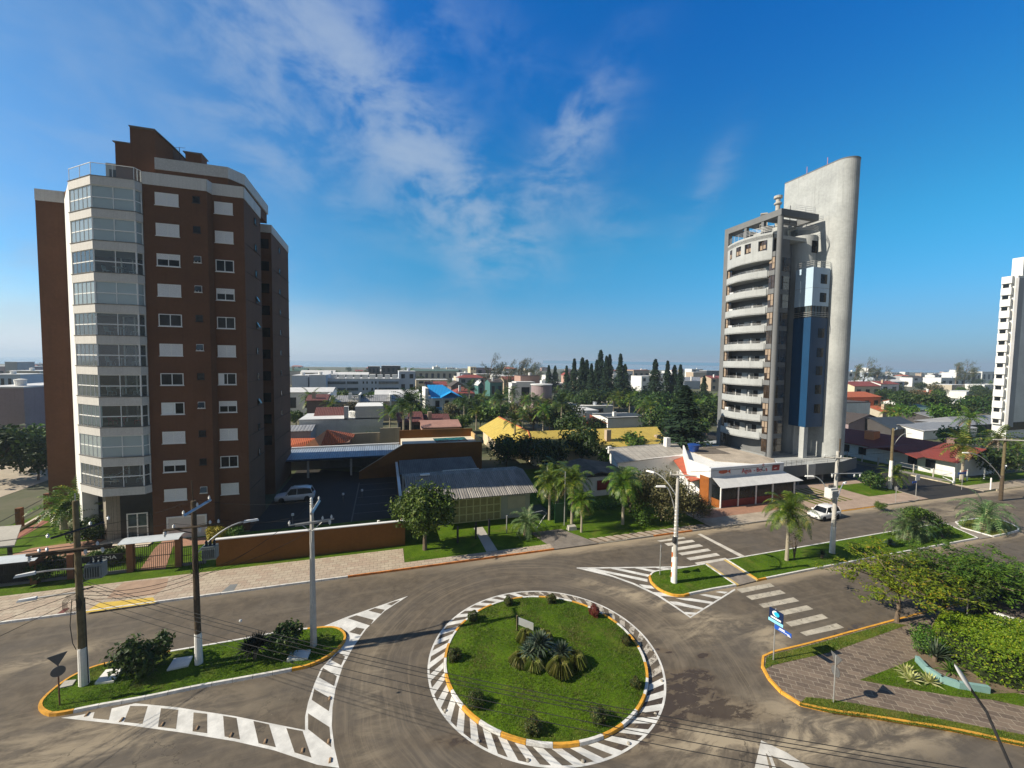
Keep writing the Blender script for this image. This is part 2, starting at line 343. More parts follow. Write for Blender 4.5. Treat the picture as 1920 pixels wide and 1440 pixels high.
m_blade=Mleaf('grass blades',(.038,.088,.003),(.11,.20,.008),(.26,.27,.06),trans=.3,clump=.8,dry=(.20,.175,.055))
m_pav=brickm('pale paving blocks',(.46,.39,.30),(.37,.275,.21),(.17,.14,.11),.62,.42,R(0),.018,off=.5)
m_pav2=brickm('brown paving setts',(.20,.15,.11),(.095,.07,.055),(.33,.28,.21),.62,.36,R(38),.018,dirt=.45)
m_brick=brickm('red brick path',(.42,.22,.14),(.33,.17,.11),(.2,.14,.1),.24,.12,R(45),.01)
m_soil=M('bare soil',(.16,.12,.08),.95,.3,1.5,.5,10)
m_conc=M('concrete',(.42,.40,.36),.85,.14,.7,.3,25,streak=.15)
m_concd=M('dark concrete',(.16,.155,.15),.85,.18,.7,.3,25,streak=.2)
m_pole=M('pole concrete',(.48,.46,.42),.85,.15,2,.3,30,streak=.3)
m_wood=M('dark weathered wood',(.085,.062,.04),.9,.3,4,.5,20,streak=.4)
m_wood2=M('greenish weathered wood',(.15,.12,.065),.9,.3,3,.5,20,streak=.4)
m_limewash=M('limewash',(.78,.76,.72),.85,.1,3,.3,20,streak=.15)
m_steel=M('galvanised steel',(.5,.5,.49),.45,.12,4,metal=.6)
m_dark=M('dark metal',(.03,.03,.032),.5,.2,5)
m_black=M('black rubber',(.02,.02,.02),.8,.2,6)
m_cer=M('glazed insulator',(.62,.63,.62),.3,.1,6,spec=.6)
m_wall=M('white plaster',(.74,.73,.70),.85,.08,.5,.15,20,streak=.12)
m_brown=M('brown facade render',(.130,.060,.032),.85,.15,.35,.2,30,streak=.28)
m_brown2=M('orange brown wall render',(.17,.072,.014),.85,.15,.4,.2,30,streak=.15)
m_tileg=brickm('grey white facade tiles',(.60,.58,.55),(.55,.53,.50),(.45,.44,.42),.3,.1,0,.006,bump=.1,dirt=.1)
m_win=glassm('dark window glass',(.012,.014,.016),.12,.25)
m_wingrey=glassm('grey window glass',(.06,.08,.09),.1,.5)
m_clear=clearglass('balcony glass'); m_clearc=clearglass('balcony glass before blinds',k=.38)
m_frame=M('white window frame',(.78,.78,.76),.5,.05,4)
m_shut=M('white roller shutter',(.74,.75,.76),.6,.04,1.,.0)
m_curt=M('pale curtain',(.74,.78,.78),.9,.08,3,streak=.15)
m_water=glassm('pool water',(.02,.22,.26),.05,.8)
# ---------------------------------------------------------------- ground, sea, roads
rnd=random.Random(7)
def ground_mat():
    m,b,p=newmat('ground'); pos=wpos(b)
    n=b.noise(pos,.03,6,.65); f=b.noise(pos,.6,5,.7); x,y,z=b.xyz(pos)
    c=b.mix(b.ramp(n,.35,.65),(.045,.065,.018),(.15,.13,.085)); c=b.mix(b.math('MULTIPLY',b.ramp(f,.4,.7),.5),c,(.06,.075,.025))
    b.l(c,p.inputs['Base Color']); p.inputs['Roughness'].default_value=.95; return m
struct('ground',MB().poly([(-2500,-400,-.02),(2500,-400,-.02),(2500,1100,-.02),(-2500,1100,-.02)]),ground_mat())
def sea_mat():
    m,b,p=newmat('sea'); pos=wpos(b); x,y,z=b.xyz(pos)
    n=b.noise(b.mapv(pos,.002,.02,1),1.,5,.7,.6)
    foam=b.math('MULTIPLY',b.ramp(b.math('ADD',y,b.math('MULTIPLY',n,120.)),1290,1130),b.ramp(n,.42,.55))
    b.l(b.mix(foam,(.22,.30,.36),(.85,.87,.88)),p.inputs['Base Color']); b.l(b.ramp(foam,0,1,.25,.9),p.inputs['Roughness']); return m
struct('sea',MB().poly([(-6000,1075,-.6),(6500,1075,-.6),(6500,8000,-.6),(-6000,8000,-.6)]),sea_mat())
struct('beach',MB().poly([(-2500,1000,-.01),(2500,1000,-.01),(2500,1101,-.3),(-2500,1101,-.3)]),M('sand',(.6,.53,.42),.9,.1,.05))
def flat(name,pts,z,m,thick=0.): # pts 2d
    mb=MB()
    if thick: mb.prism(pts,z-thick,z)
    else: mb.poly([(p[0],p[1],z) for p in pts])
    return struct(name,mb,m)
def GP(l,z=0.): return [G(a,c,z) for a,c in l]
# asphalt: avenue, junction and approach streets, one sheet
def grid_sheet(x0,x1,y0,y1,z): return MB().poly([(x0,y0,z),(x1,y0,z),(x1,y1,z),(x0,y1,z)])
struct('road',grid_sheet(-110,190,-25,YK+.05,.0),m_asph)
# side street past the grey tower and the street behind the brown tower
dk=M('dark asphalt toned for shade',(.030,.028,.026),.85,.15,.5,.2,40)  # tone lowered towards black to deepen the tower's shadow over the yard
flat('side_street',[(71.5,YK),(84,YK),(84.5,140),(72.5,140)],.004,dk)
flat('left_side_road',[(-62,YK),(-46.5,YK),(-46.5,180),(-62,180)],.004,M('sandy left road',(.42,.36,.28),.9,.2,.6,.2,20))
flat('park_avenue',[(60,150),(150,190),(143,205),(52,163)],.02,M('far pale road',(.5,.44,.36),.9,.15,.3))
def kerbrun(path,m,name='kerb',w=.15,h=.15,z0=0.,stone=1.0,mats=None,closed=False,pattern=None):
    """kerb stones laid end to end along a 2d path; the path is the road side of the top edge"""
    P=[Vector((p[0],p[1])) for p in path]
    if closed: P.append(P[0])
    seg=[]; L=0
    for i in range(len(P)-1): l=(P[i+1]-P[i]).length; seg.append((L,l,i)); L+=l
    def at(s):
        for a,l,i in seg:
            if s<=a+l or i==len(P)-2:
                d=(P[i+1]-P[i])/max(l,1e-6); return P[i]+d*(s-a),d
    mb=MB(); n=max(1,round(L/stone)); st=L/n; r=random.Random(int(L*10))
    for k in range(n):
        a,d0=at(k*st+.012); c,d1=at((k+1)*st-.012); nrm=lambda d:Vector((-d.y,d.x))
        hh=h+r.uniform(-.008,.008)
        i0=[a,c,c+nrm(d1)*w,a+nrm(d0)*w]
        t0=[a+nrm(d0)*.02,c+nrm(d1)*.02,c+nrm(d1)*(w-.01),a+nrm(d0)*(w-.01)]
        if pattern: mb.cm=pattern(k,n)
        mb.hexa([(q.x,q.y,z0-.03) for q in i0],[(q.x,q.y,z0+hh) for q in t0])
    return struct(name,mb,mats or m)
def smooth(pts,n=4,closed=True):
    out=[]; N=len(pts)
    for i in range(N if closed else N-1):
        p0=pts[(i-1)%N] if closed or i>0 else pts[0]; p1=pts[i]; p2=pts[(i+1)%N]; p3=pts[(i+2)%N] if closed or i+2<N else p2
        for k in range(n):
            t=k/n; out.append(tuple(.5*((2*p1[j])+(-p0[j]+p2[j])*t+(2*p0[j]-5*p1[j]+4*p2[j]-p3[j])*t*t+(-p0[j]+3*p1[j]-3*p2[j]+p3[j])*t**3) for j in (0,1)))
    if not closed: out.append(pts[-1])
    return out
def inset(pts,d): # inwards for ccw
    out=[];N=len(pts)
    a=sum(pts[i][0]*pts[(i+1)%N][1]-pts[(i+1)%N][0]*pts[i][1] for i in range(N)); sg=1 if a>0 else -1
    for i in range(N):
        a0=Vector(pts[i-1]);a1=Vector(pts[i]);a2=Vector(pts[(i+1)%N]); d1=(a1-a0).normalized(); d2=(a2-a1).normalized(); t=(d1+d2)
        t=t.normalized() if t.length>1e-4 else d1
        nrm=Vector((-t.y,t.x))*sg; out.append((a1.x+nrm.x*d,a1.y+nrm.y*d))
    return out
def ccw(pts):
    a=sum(pts[i][0]*pts[(i+1)%len(pts)][1]-pts[(i+1)%len(pts)][0]*pts[i][1] for i in range(len(pts))); return pts if a>0 else pts[::-1]
def turf(name,pts,z,m,mound=.08):
    """lawn sheet with a slight crown and an uneven surface"""
    bm=bmesh.new(); vs=[bm.verts.new((p[0],p[1],z)) for p in pts]
    cx=sum(p[0] for p in pts)/len(pts); cy=sum(p[1] for p in pts)/len(pts)
    f=bm.faces.new(vs); bmesh.ops.triangulate(bm,faces=[f])
    me=bpy.data.meshes.new(name); bm.to_mesh(me); bm.free(); me.materials.append(m)
    o=bpy.data.objects.new(name,me); sc.collection.objects.link(o); o['kind']='structure'; return o
def inpoly(x,y,P):
    c=False;n=len(P)
    for i in range(n):
        x1,y1=P[i];x2,y2=P[(i+1)%n]
        if (y1>y)!=(y2>y) and x<(x2-x1)*(y-y1)/(y2-y1)+x1: c=not c
    return c
def blades(name,P,z,n,h=.07,label='short mown grass covering the traffic island',w=.012,m=None,seed=1,lens=None):
    r=random.Random(seed); xs=[p[0] for p in P]; ys=[p[1] for p in P]; mb=MB(); k=0
    x0,x1,y0,y1=min(xs),max(xs),min(ys),max(ys)
    while k<n:
        x=r.uniform(x0,x1); y=r.uniform(y0,y1)
        if not inpoly(x,y,P): continue
        k+=1; hh=h*r.uniform(.4,1.3)*(1+.5*math.sin(x*1.3)*math.sin(y*1.7)); 
        for q in range(3):
            a=r.uniform(0,6.28); l=r.uniform(.2,.9)*hh; dx,dy=math.cos(a),math.sin(a); ox,oy=r.uniform(-.05,.05),r.uniform(-.05,.05)
            mb.poly([(x+ox-dy*w,y+oy+dx*w,z),(x+ox+dy*w,y+oy-dx*w,z),(x+ox+dx*l,y+oy+dy*l,z+hh)])
    o=mb.build(name,m or m_blade); tag(o,label,'grass',kind='stuff'); return o
# --- traffic islands (outline traced on the ground, then kerbed)
islA=ccw(smooth(GP([(71,1329),(80,1312),(112,1285),(150,1263),(200,1246),(300,1227),(440,1203),(520,1188),(585,1180),(628,1178),(648,1190),(646,1207),(622,1231),(583,1250.5),(549,1259),(457,1276),(360,1294),(275,1312),(183,1328.5),(110,1343),(84,1342)])))
islB=ccw(smooth(GP([(1216,1083),(1228,1073),(1275,1067),(1322,1059)]),5,False)+GP([(1382,1100)])+smooth(GP([(1340,1107),(1296,1116),(1281,1119.5),(1259,1118),(1234,1107),(1219,1093)]),5,False))
uL,uR=G(1361,1052)[0],G(1424,1090)[0]
islC=ccw([G(1361,1051.5),(G(1678,997)[0],MED1),(G(1771,982)[0],MED1),G(1836,1011),(G(1720,1033)[0],MED0),(G(1510,1072)[0],MED0),G(1421,1090.5)])
islD=ccw(smooth(GP([(1790,980),(1828,974),(1872,975),(1912,992),(1900,1000),(1862,1008)]),2,False)+[G(1802,991)])
walk=GP([(1324,1059),(1359,1052),(1419,1090.5),(1384,1099.5)])
flat('median_walkway',walk,.10,M('grey walkway paving',(.22,.19,.16),.9,.25,1.5,.3,15),.12)
struct('walkway_edging',MB().slab([(a[0],a[1],.13) for a in GP([(1322,1059),(1326,1058.5),(1386,1099),(1382,1100)])],.1).slab([(a[0],a[1],.13) for a in GP([(1357,1052),(1361,1051.5),(1424,1089.5),(1419,1091)])],.1),M('faded yellow edging',(.55,.40,.14),.8,.2,3))
flat('median_gap_paving',GP([(1772,982),(1790,980),(1860,1008),(1836,1011.5)]),.07,M('grey gap paving',(.25,.22,.19),.9,.25,1.5,.3,15),.1)
uO=[G(640,1190)[0],G(560,1256)[0],G(160,1250)[0],G(150,1335)[0]]
def patA(k,n):
    P=islA; 
    return 0
def kerb_iso(name,pts,matf,mats,w=.16,h=.16,stone=1.):
    """closed kerb whose paint depends on where each stone stands"""
    P=[Vector(p) for p in pts]; P.append(P[0]); mb=MB(); acc=[]; L=0; seg=[]
    for i in range(len(P)-1): l=(P[i+1]-P[i]).length; seg.append((L,l,i)); L+=l
    def at(s):
        for a,l,i in seg:
            if s<=a+l or i==len(P)-2: d=(P[i+1]-P[i])/max(l,1e-6); return P[i]+d*(s-a),d
    n=max(3,round(L/stone)); st=L/n; r=random.Random(n)
    for k in range(n):
        sub=3; 
        for q in range(sub):
            g0=.012 if q==0 else 0; g1=.012 if q==sub-1 else 0
            a,d0=at((k+q/sub)*st+g0); c,d1=at((k+(q+1)/sub)*st-g1)
            n0=Vector((-d0.y,d0.x)); n1=Vector((-d1.y,d1.x)); mb.cm=matf((a+c)/2,k)
            mb.hexa([(v.x,v.y,-.03) for v in (a,c,c+n1*w,a+n0*w)],[(v.x,v.y,h) for v in (a+n0*.02,c+n1*.02,c+n1*(w-.01),a+n0*(w-.01))])
    return struct(name,mb,mats)
aL=G(150,1263)[0]; aR=G(575,1180)[0]; aRb=G(549,1259)[0]; aLb=G(140,1336)[0]
kerb_iso('island_kerb',islA,lambda p,k:(1 if (p.y>26.5 and (p.x<aL+4 or p.x>aR)) or (p.y<=26.5 and (p.x<aLb or p.x>aRb)) else 0),[m_kw,m_ky])
bL=G(1290,1116)[0]
kerb_iso('island_kerb',islB,lambda p,k:(1 if p.x<bL and not p.y>28.6 else 0),[m_kw,m_ky],stone=.8)
kerb_iso('island_kerb',islC,lambda p,k:(1 if p.x<uR+.9 and p.y<26.5 else 0),[m_kw,m_ky])
kerb_iso('island_kerb',islD,lambda p,k:0,[m_kw])
for P,nm in ((islA,'a'),(islB,'b'),(islC,'c'),(islD,'d')):
    turf('island_lawn',inset(P,.13),.13,m_grass if nm!='d' else m_grass2)
blades('island_grass',inset(islA,.2),.12,9000,label='short green grass on the long traffic island under the wooden poles',seed=2)
blades('island_grass',inset(islB,.2),.12,2500,label='short green grass on the small island round the concrete pole',seed=3)
blades('island_grass',inset(islC,.2),.12,6000,h=.06,label='short green grass on the long median with the palm',seed=4)
# --- roundabout
ring=[(CX+(RI)*math.cos(t*math.pi/72),CY+(RI)*math.sin(t*math.pi/72)) for t in range(144)]
kerb_iso('roundabout_kerb',ring,lambda p,k:k%2,[m_kw,m_ky],w=.17,h=.17,stone=2*math.pi*RI/30)
rl=[(CX+(RI-.15)*math.cos(t*math.pi/48),CY+(RI-.15)*math.sin(t*math.pi/48)) for t in range(96)]
def domez(x,y): r=math.hypot(x-CX,y-CY)/(RI-.15); return .13+.22*(1-min(1,r)**2)
mb=MB(); prev=None
for j in range(9):
    rr=(RI-.15)*(1-j/8); row=[mb.vert((CX+rr*math.cos(t*math.pi/36),CY+rr*math.sin(t*math.pi/36),domez(CX+rr,CY))) for t in range(72)] if j<8 else [mb.vert((CX,CY,domez(CX,CY)))]*72
    if prev:
        for t in range(72):
            if j<8: mb.face((prev[t],prev[(t+1)%72],row[(t+1)%72],row[t]))
            else: mb.face((prev[t],prev[(t+1)%72],row[0]))
    prev=row
o=struct('roundabout_lawn',mb,m_grass,smooth=True)
r=random.Random(11); mb=MB()
for k in range(26000):
    a=r.uniform(0,6.283); rr=(RI-.2)*math.sqrt(r.random()); x=CX+rr*math.cos(a); y=CY+rr*math.sin(a); z=domez(x,y)-.01
    hh=.075*r.uniform(.4,1.3)*(1+.5*math.sin(x*1.9+.6*y)*math.sin(y*1.3))
    for q in range(3):
        a=r.uniform(0,6.28); l=r.uniform(.3,1.)*hh; dx,dy=math.cos(a),math.sin(a); ox,oy=r.uniform(-.04,.04),r.uniform(-.04,.04); w_=.011
        mb.poly([(x+ox-dy*w_,y+oy+dx*w_,z),(x+ox+dy*w_,y+oy-dx*w_,z),(x+ox+dx*l,y+oy+dy*l,z+hh)])
tag(mb.build('roundabout_grass',m_blade),'thick green grass covering the round traffic island','grass',kind='stuff')
# hatched ring: outer line, inner line and slanted bars, worn on the right side
def paint(name,mb,m): return struct(name,mb,m)
mb=MB(); Z=.004
def arcband(mb,r0,r1,a0,a1,z,n=144):
    k=max(2,int(n*abs(a1-a0)/6.2832))
    for i in range(k):
        t0=a0+(a1-a0)*i/k; t1=a0+(a1-a0)*(i+1)/k
        mb.poly([(CX+r0*math.cos(t0),CY+r0*math.sin(t0),z),(CX+r1*math.cos(t0),CY+r1*math.sin(t0),z),(CX+r1*math.cos(t1),CY+r1*math.sin(t1),z),(CX+r0*math.cos(t1),CY+r0*math.sin(t1),z)])
arcband(mb,RO-.12,RO,0,2*math.pi,Z)
nb=44
mw=MB(); arcw=[]
for i in range(nb):
    a=2*math.pi*i/nb; sk=.13; w1=.036; w0=.040
    q=[]
    for (rr,aa) in ((RI+.02,a-w0),(RI+.02,a+w0),(RO-.1,a+w1+sk),(RO-.1,a-w1+sk)):
        q.append((CX+rr*math.cos(aa),CY+rr*math.sin(aa),Z+.0005))
    deg=math.degrees(a)%360
    (mw if deg<75 or deg>325 else mb).poly(q)
def wornm(name,col,lo,hi,sc_=2.5):
    m,b,p=newmat(name); pos=wpos(b); n=b.noise(pos,sc_,7,.75,.6); f=b.noise(pos,14,4,.7)
    k=b.math('ADD',b.math('MULTIPLY',n,.75),b.math('MULTIPLY',f,.25))
    c=b.mix(b.ramp(b.noise(pos,1.3,5,.6),.35,.7),tuple(q*.72 for q in col),col)
    b.l(c,p.inputs['Base Color']); p.inputs['Roughness'].default_value=.75
    t=b.n('ShaderNodeBsdfTransparent'); mx=b.n('ShaderNodeMixShader'); b.l(b.ramp(k,lo,hi),mx.inputs[0]); b.l(t.outputs[0],mx.inputs[1]); b.l(p.outputs[0],mx.inputs[2])
    o=[n for n in m.node_tree.nodes if n.type=='OUTPUT_MATERIAL'][0]; b.l(mx.outputs[0],o.inputs[0]); return m
m_p1=wornm('fresh road paint',(.74,.73,.69),.27,.36); m_p2=wornm('scuffed road paint',(.55,.50,.42),.42,.52); m_p3=wornm('faded crossing paint',(.52,.47,.38),.30,.5)
paint('road_marking',mb,m_p1); paint('road_marking',mw,m_p2)
# left splitter hatching: white field with bare asphalt panes
def pg(l,z): return [(a[0],a[1],z) for a in GP(l)]
mb=MB()
mb.poly(pg([(114,1346),(150,1341),(254,1318.7),(330,1326),(440,1342.8),(572,1369),(636,1440),(594.8,1434),(514,1407),(440,1390),(340,1373.5),(238,1359.5)],Z))
mb.poly(pg([(572,1369),(572,1344.5),(577.6,1317),(590,1280.4),(601.7,1254),(660,1232),(663.5,1211.7),(643,1248),(629,1292),(623.5,1326),(622,1360.6),(627,1401.8),(636,1440)][:4]+[(601.7,1254),(640,1236),(643,1248),(629,1292),(623.5,1326),(622,1360.6),(627,1401.8),(636,1440)],Z))
mb.poly(pg([(601.7,1254),(622,1232),(643,1209),(650,1196),(652,1187),(640,1177),(604,1175.3),(652,1156),(765,1117.5),(721,1146),(686.5,1179.6),(663.5,1211.7),(643,1248)],Z+.0008))
paint('road_marking',mb,m_p1)
mb=MB(); Z2=.008
panes=[[(174,1347),(179,1329),(206,1326),(211,1321.5),(204,1350)],[(232,1354),(244,1324),(277,1324),(267,1357.5)],[(296,1363),(302,1328),(334.5,1331),(330,1367)],[(361,1371.5),(363,1336),(388.5,1338.5),(388.5,1375)]]
o=400;s_=4.3636
z7=lambda x,y:(400+x/4.3636,1120+y/4.3636)
panes+=[[z7(80,970),z7(190,988),z7(218,1163),z7(92,1140)],[z7(328,1012),z7(455,1040),z7(512,1228),z7(370,1195)],[z7(597,1070),z7(730,1095),z7(803,1312),z7(665,1270)],
 [z7(775,950),z7(950,1062),z7(965,1228),z7(775,1080)],[z7(825,750),z7(963,830),z7(945,932),z7(805,840)],[z7(897,578),z7(1010,645),z7(988,727),z7(863,655)],[z7(1020,450),z7(1078,485),z7(1045,557),z7(960,512)],
 [z7(1170,246),z7(1238,258),z7(1200,308),z7(1110,285)],[z7(1170,147),z7(1312,185),z7(1283,232),z7(1100,172)],[z7(1322,87),z7(1402,102),z7(1372,136),z7(1268,110)],[z7(1480,33),z7(1530,22),z7(1458,66),z7(1420,57)]]
for q in panes: mb.poly(pg(q,Z2))
paint('road_pane',mb,m_asph)
# median tip hatching at right
z2=lambda x,y:(1060+x/5.3333,960+y/5.3333)
mb=MB()
L=[[(112,562),(115,556),(1240,543),(1240,552),(300,566)],[(112,562),(300,575),(480,637),(690,712),(930,826),(1110,945),(1250,1045),(1690,768),(1702,780),(1250,1060),(1100,957),(920,840),(680,725),(470,648)],
 [(200,563),(300,567),(822,672),(822,700)],[(450,566),(530,562),(845,628),(825,648)],[(688,560),(765,558),(945,593),(900,607)],[(898,557),(970,554),(1060,568),(1010,580)],
 [(735,722),(860,738),(893,768),(795,762)],[(868,800),(960,806),(1115,852),(940,838)],[(1040,895),(1120,898),(1395,965),(1370,980),(1085,925)],[(1100,862),(1250,862),(1480,900),(1452,918),(1180,880)],[(1340,828),(1400,822),(1562,850),(1520,870)],[(1500,800),(1550,794),(1628,800),(1595,817)],[(1190,1000),(1322,1008),(1290,1028),(1215,1022)]]
for q in L: mb.poly(pg([z2(*a) for a in q],Z+.0003*len(mb.f)))
paint('road_marking',mb,m_p1)
# crossings
mb=MB()
for q in ([(915,287),(1180,250),(1205,263),(952,298)],[(990,315),(1270,278),(1298,297),(1030,340)],[(1070,362),(1340,320),(1378,343),(1110,387)],[(1128,410),(1425,365),(1458,388),(1167,434)],[(1208,460),(1510,410),(1548,435),(1250,484)],[(1293,508),(1600,458),(1640,482),(1332,532)],[(1320,222),(1352,216),(1800,443),(1755,453)]): mb.poly(pg([z2(*a) for a in q],Z))
paint('crossing_bars',mb,wornm('crossing paint',(.66,.62,.55),.2,.38))
z3=lambda x,y:(1360+x/5.3333,980+y/5.3333)
mb=MB()
for q in ([(110,665),(445,605),(495,637),(165,703)],[(205,735),(545,672),(605,707),(265,773)],[(335,815),(680,747),(740,785),(385,853)],[(470,900),(815,825),(880,865),(530,937)],[(600,998),(965,912),(1030,955),(660,1040)],[(745,1098),(1110,1006),(1190,1050),(810,1132)]): mb.poly(pg([z3(*a) for a in q],Z))
paint('crossing_bars',mb,m_p3)
mb=MB(); mb.poly(pg([(1427,1388),(1475,1411),(1534,1450),(1480,1475),(1408,1470)],Z)); paint('road_marking',mb,wornm('cracked road paint',(.66,.63,.57),.33,.42))
mb=MB(); mb.poly(pg([(1436,1412),(1441,1418),(1455,1462),(1447,1462)],Z2)); mb.poly(pg([(1446,1416),(1503,1448),(1500,1470),(1466,1470)],Z2)); paint('road_pane',mb,m_asph)
# --- far pavement (along the avenue)
x755=G(756,1034)[0]
kr=G(652,1084)[0]; kd0=G(1039,1031)[0]; kd1=G(1118,1020)[0]
kerbrun([(-46,YK),(kr,YK)],m_kw); kerbrun([(kr,YK),(kd0,YK)],m_ko); kerbrun([(kd1,YK),(G(1175,1013)[0],YK)],m_kc,h=.08); kerbrun([(G(1175,1013)[0],YK),(G(1225,1006)[0],YK)],m_kc); kerbrun([(G(1225,1006)[0],YK),(G(1300,997.5)[0],YK)],m_ko)
kerbrun([(G(1300,997.5)[0],YK),(G(1560,962)[0],YK)],m_kc); 
tip=smooth([(G(1653,949)[0],YK),(68.5,YK+.05),(70.6,YK+.9),(71.2,YK+2.6),(71.4,YK+6)],4,False)
kerbrun([(G(1560,962)[0],YK),(G(1653,949)[0],YK)],m_ky,h=.06); kerbrun(tip,m_kc)
flat('pavement',[(-46,YK+.15),(x755,YK+.15),(x755,YK+4.0),(-46,YK+4.0)],.13,m_pav,.12)
flat('pavement',[(x755,YK+.15),(kd0,YK+.15),(kd0,YK+1.15),(x755,YK+1.15)],.13,m_pav,.12)
flat('yellow_ramp',GP([(157,1149.5),(186,1130.5),(287,1120),(293,1130)],.13),.134,M('yellow ramp paint',(.6,.42,.08),.8,.12,2,.1,30))
flat('manhole_cover',GP([(415,1110),(432,1096),(446,1095),(438,1108)],.13),.136,M('grey hatch',(.2,.21,.21),.6,.1,3))
flat('service_hatch',GP([(107,1151),(120,1141),(131,1140),(118,1150.5)],.13),.136,M('red hatch',(.16,.06,.05),.8,.1,3))
flat('verge_grass',[(-46,YK+4.0),(x755,YK+4.0),(x755,47.6),(-46,47.6)],.11,m_grass,.1)
flat('verge_grass',[(x755,YK+1.15),(19,YK+1.15),(19,44),(x755,44)],.11,m_grass,.1)
flat('verge_grass',[(19,YK+1.2),(39.2,YK+1.2),(39.2,56),(19,56)],.11,m_grass,.1)
flat('driveway',[(kd0,YK),(kd1+.2,YK),(kd1-2.,YK+4.2),(kd0-1.,YK+4.2)],.116,M('driveway slabs',(.2,.175,.15),.9,.25,1.2,.3,15),.1)
mp=MB(); 
for k in range(26):
    u=kd1+.4+k*.95
    if u>34: break
    mp.prism([(u,YK+.16),(u+.55,YK+.16),(u-.1,YK+1.2),(u-.65,YK+1.2)],.10,.135)
struct('stepping_slabs',mp,M('tan slab',(.36,.3,.24),.9,.25,1.5,.3,15))
flat('pavement_base',[(kd1,YK+.15),(34.5,YK+.15),(34.5,YK+1.2),(kd1,YK+1.2)],.10,m_soil,.1)
flat('restaurant_forecourt',[(34.5,YK+.15),(48,YK+.15),(48,40.4),(34.5,40.4)],.12,M('sandy forecourt',(.38,.32,.25),.9,.25,.8,.4,12),.12)
flat('red_forecourt_paving',[(36,YK+2.4),(48,YK+2.4),(48,40.0),(36,40.0)],.126,m_brick)
flat('tower_forecourt',[(48,YK+.15),(71.2,YK+.15),(71.2,44.9),(48,44.9)],.12,M('pink brown forecourt',(.36,.27,.21),.9,.2,.7,.3,12),.12)
flat('tower_forecourt_lawn',[(64,38.3),(71,38.3),(71,43.2),(64,43.2)],.127,m_grass)
mp=MB()
for k in range(7): mp.box(53.5+k*1.05,53.95+k*1.05,37.9,43.5,.1,.135)
struct('grass_strips',mp,m_grass2)
flat('right_far_pavement',[(84,YK+.3),(150,YK+.3),(150,YK+5.5),(84,YK+5.5)],.12,M('pale far pavement',(.34,.29,.23),.9,.2,.6,.3,12),.12)
flat('right_far_lawn',[(84.3,YK+2.6),(150,YK+2.6),(150,YK+5.4),(84.3,YK+5.4)],.128,m_grass)
kerbrun(smooth([(83.9,YK+9),(84.2,YK+3),(85.3,YK+1),(87.5,YK+.2),(92,YK),(150,YK)],3,False),M('cream kerb',(.55,.48,.34),.8,.15,2))
# --- near right pavement corner
kc=GP([(2000,1418),(1920,1401),(1779,1371.5),(1698,1359.5),(1630,1347.5),(1562.5,1339),(1530,1331),(1494.8,1322.5),(1454,1293),(1430,1260),(1425.7,1239),(1434,1228),(1451.5,1223.5),(1521.9,1206),(1603,1184),(1671,1165.5),(1785,1136),(1900,1107)])
kc=smooth(kc,3,False); kc.append((60,G(1785,1136)[1]))
cor=[(60,8.),(44,8.)]+kc
corc=ccw(cor)
flat('corner_pavement',inset(corc,.15),.125,m_pav2,.12)
kerbrun(kc[::-1],m_ky,h=.16)
def onz(l): return GP(l,.13)
flat('corner_verge',onz([(1437,1232),(1452,1226),(1522,1209),(1603,1187),(1672,1168),(1700,1172),(1560,1222),(1450,1247),(1434,1254)]),.134,m_grass2)
flat('corner_verge',onz([(1497,1321),(1512,1307),(1560,1312),(1700,1336),(1920,1378),(2000,1396),(2000,1414),(1920,1398),(1779,1369),(1698,1357),(1630,1345),(1562,1336.5)]),.134,m_grass2)
flat('corner_lawn',onz([(1612,1275),(1690,1246),(1716,1233),(1752,1262),(1850,1290),(1990,1315),(1990,1340),(1860,1312),(1800,1307),(1700,1291)]),.134,m_grass)
blades('verge_blades',ccw(onz([(1437,1232),(1452,1226),(1522,1209),(1603,1187),(1672,1168),(1700,1172),(1560,1222),(1450,1247),(1434,1254)])),.13,2500,label='dry mown verge grass along the yellow kerb corner',seed=5,h=.05)
blades('lawn_blades',ccw(onz([(1612,1275),(1690,1246),(1716,1233),(1752,1262),(1850,1290),(1990,1315),(1990,1340),(1860,1312),(1800,1307),(1700,1291)])),.13,2500,label='green lawn triangle between paving and the cyan wall',seed=6,h=.06)
blades('verge_blades',ccw(onz([(1497,1321),(1512,1307),(1560,1312),(1700,1336),(1920,1378),(1920,1398),(1779,1369),(1698,1357),(1630,1345),(1562,1336.5)])),.13,3500,label='dry verge strip behind the curved yellow kerb at bottom right',seed=8,h=.05)
# ---------------------------------------------------------------- brown residential tower (left)
T=thing('apartment_tower','brown apartment tower with white glazed balcony bays and white roof band','building',(-20,55,0))
HT=35.25; FL=2.84
foot=[(-34.4,56),(-32.0,56),(-27.6,50.6),(-25.2,50.6),(-25.2,47.62),(-24.9,47.6),(-21.5,47.6),(-16.38,47.6),(-16.2,48.4),(-13.5,48.4),(-13.6,54.6),(-15.3,54.6),(-15.3,60.7),(-13.9,60.7),(-14.0,71),(-34.4,71)]
footu=[(-34.4,56),(-32.0,56),(-27.6,50.6),(-21.5,50.6),(-21.5,47.6)]+foot[7:]
mb=MB(); mb.prism(footu,0,HT-.05); mb.build('wall',m_brown,T)
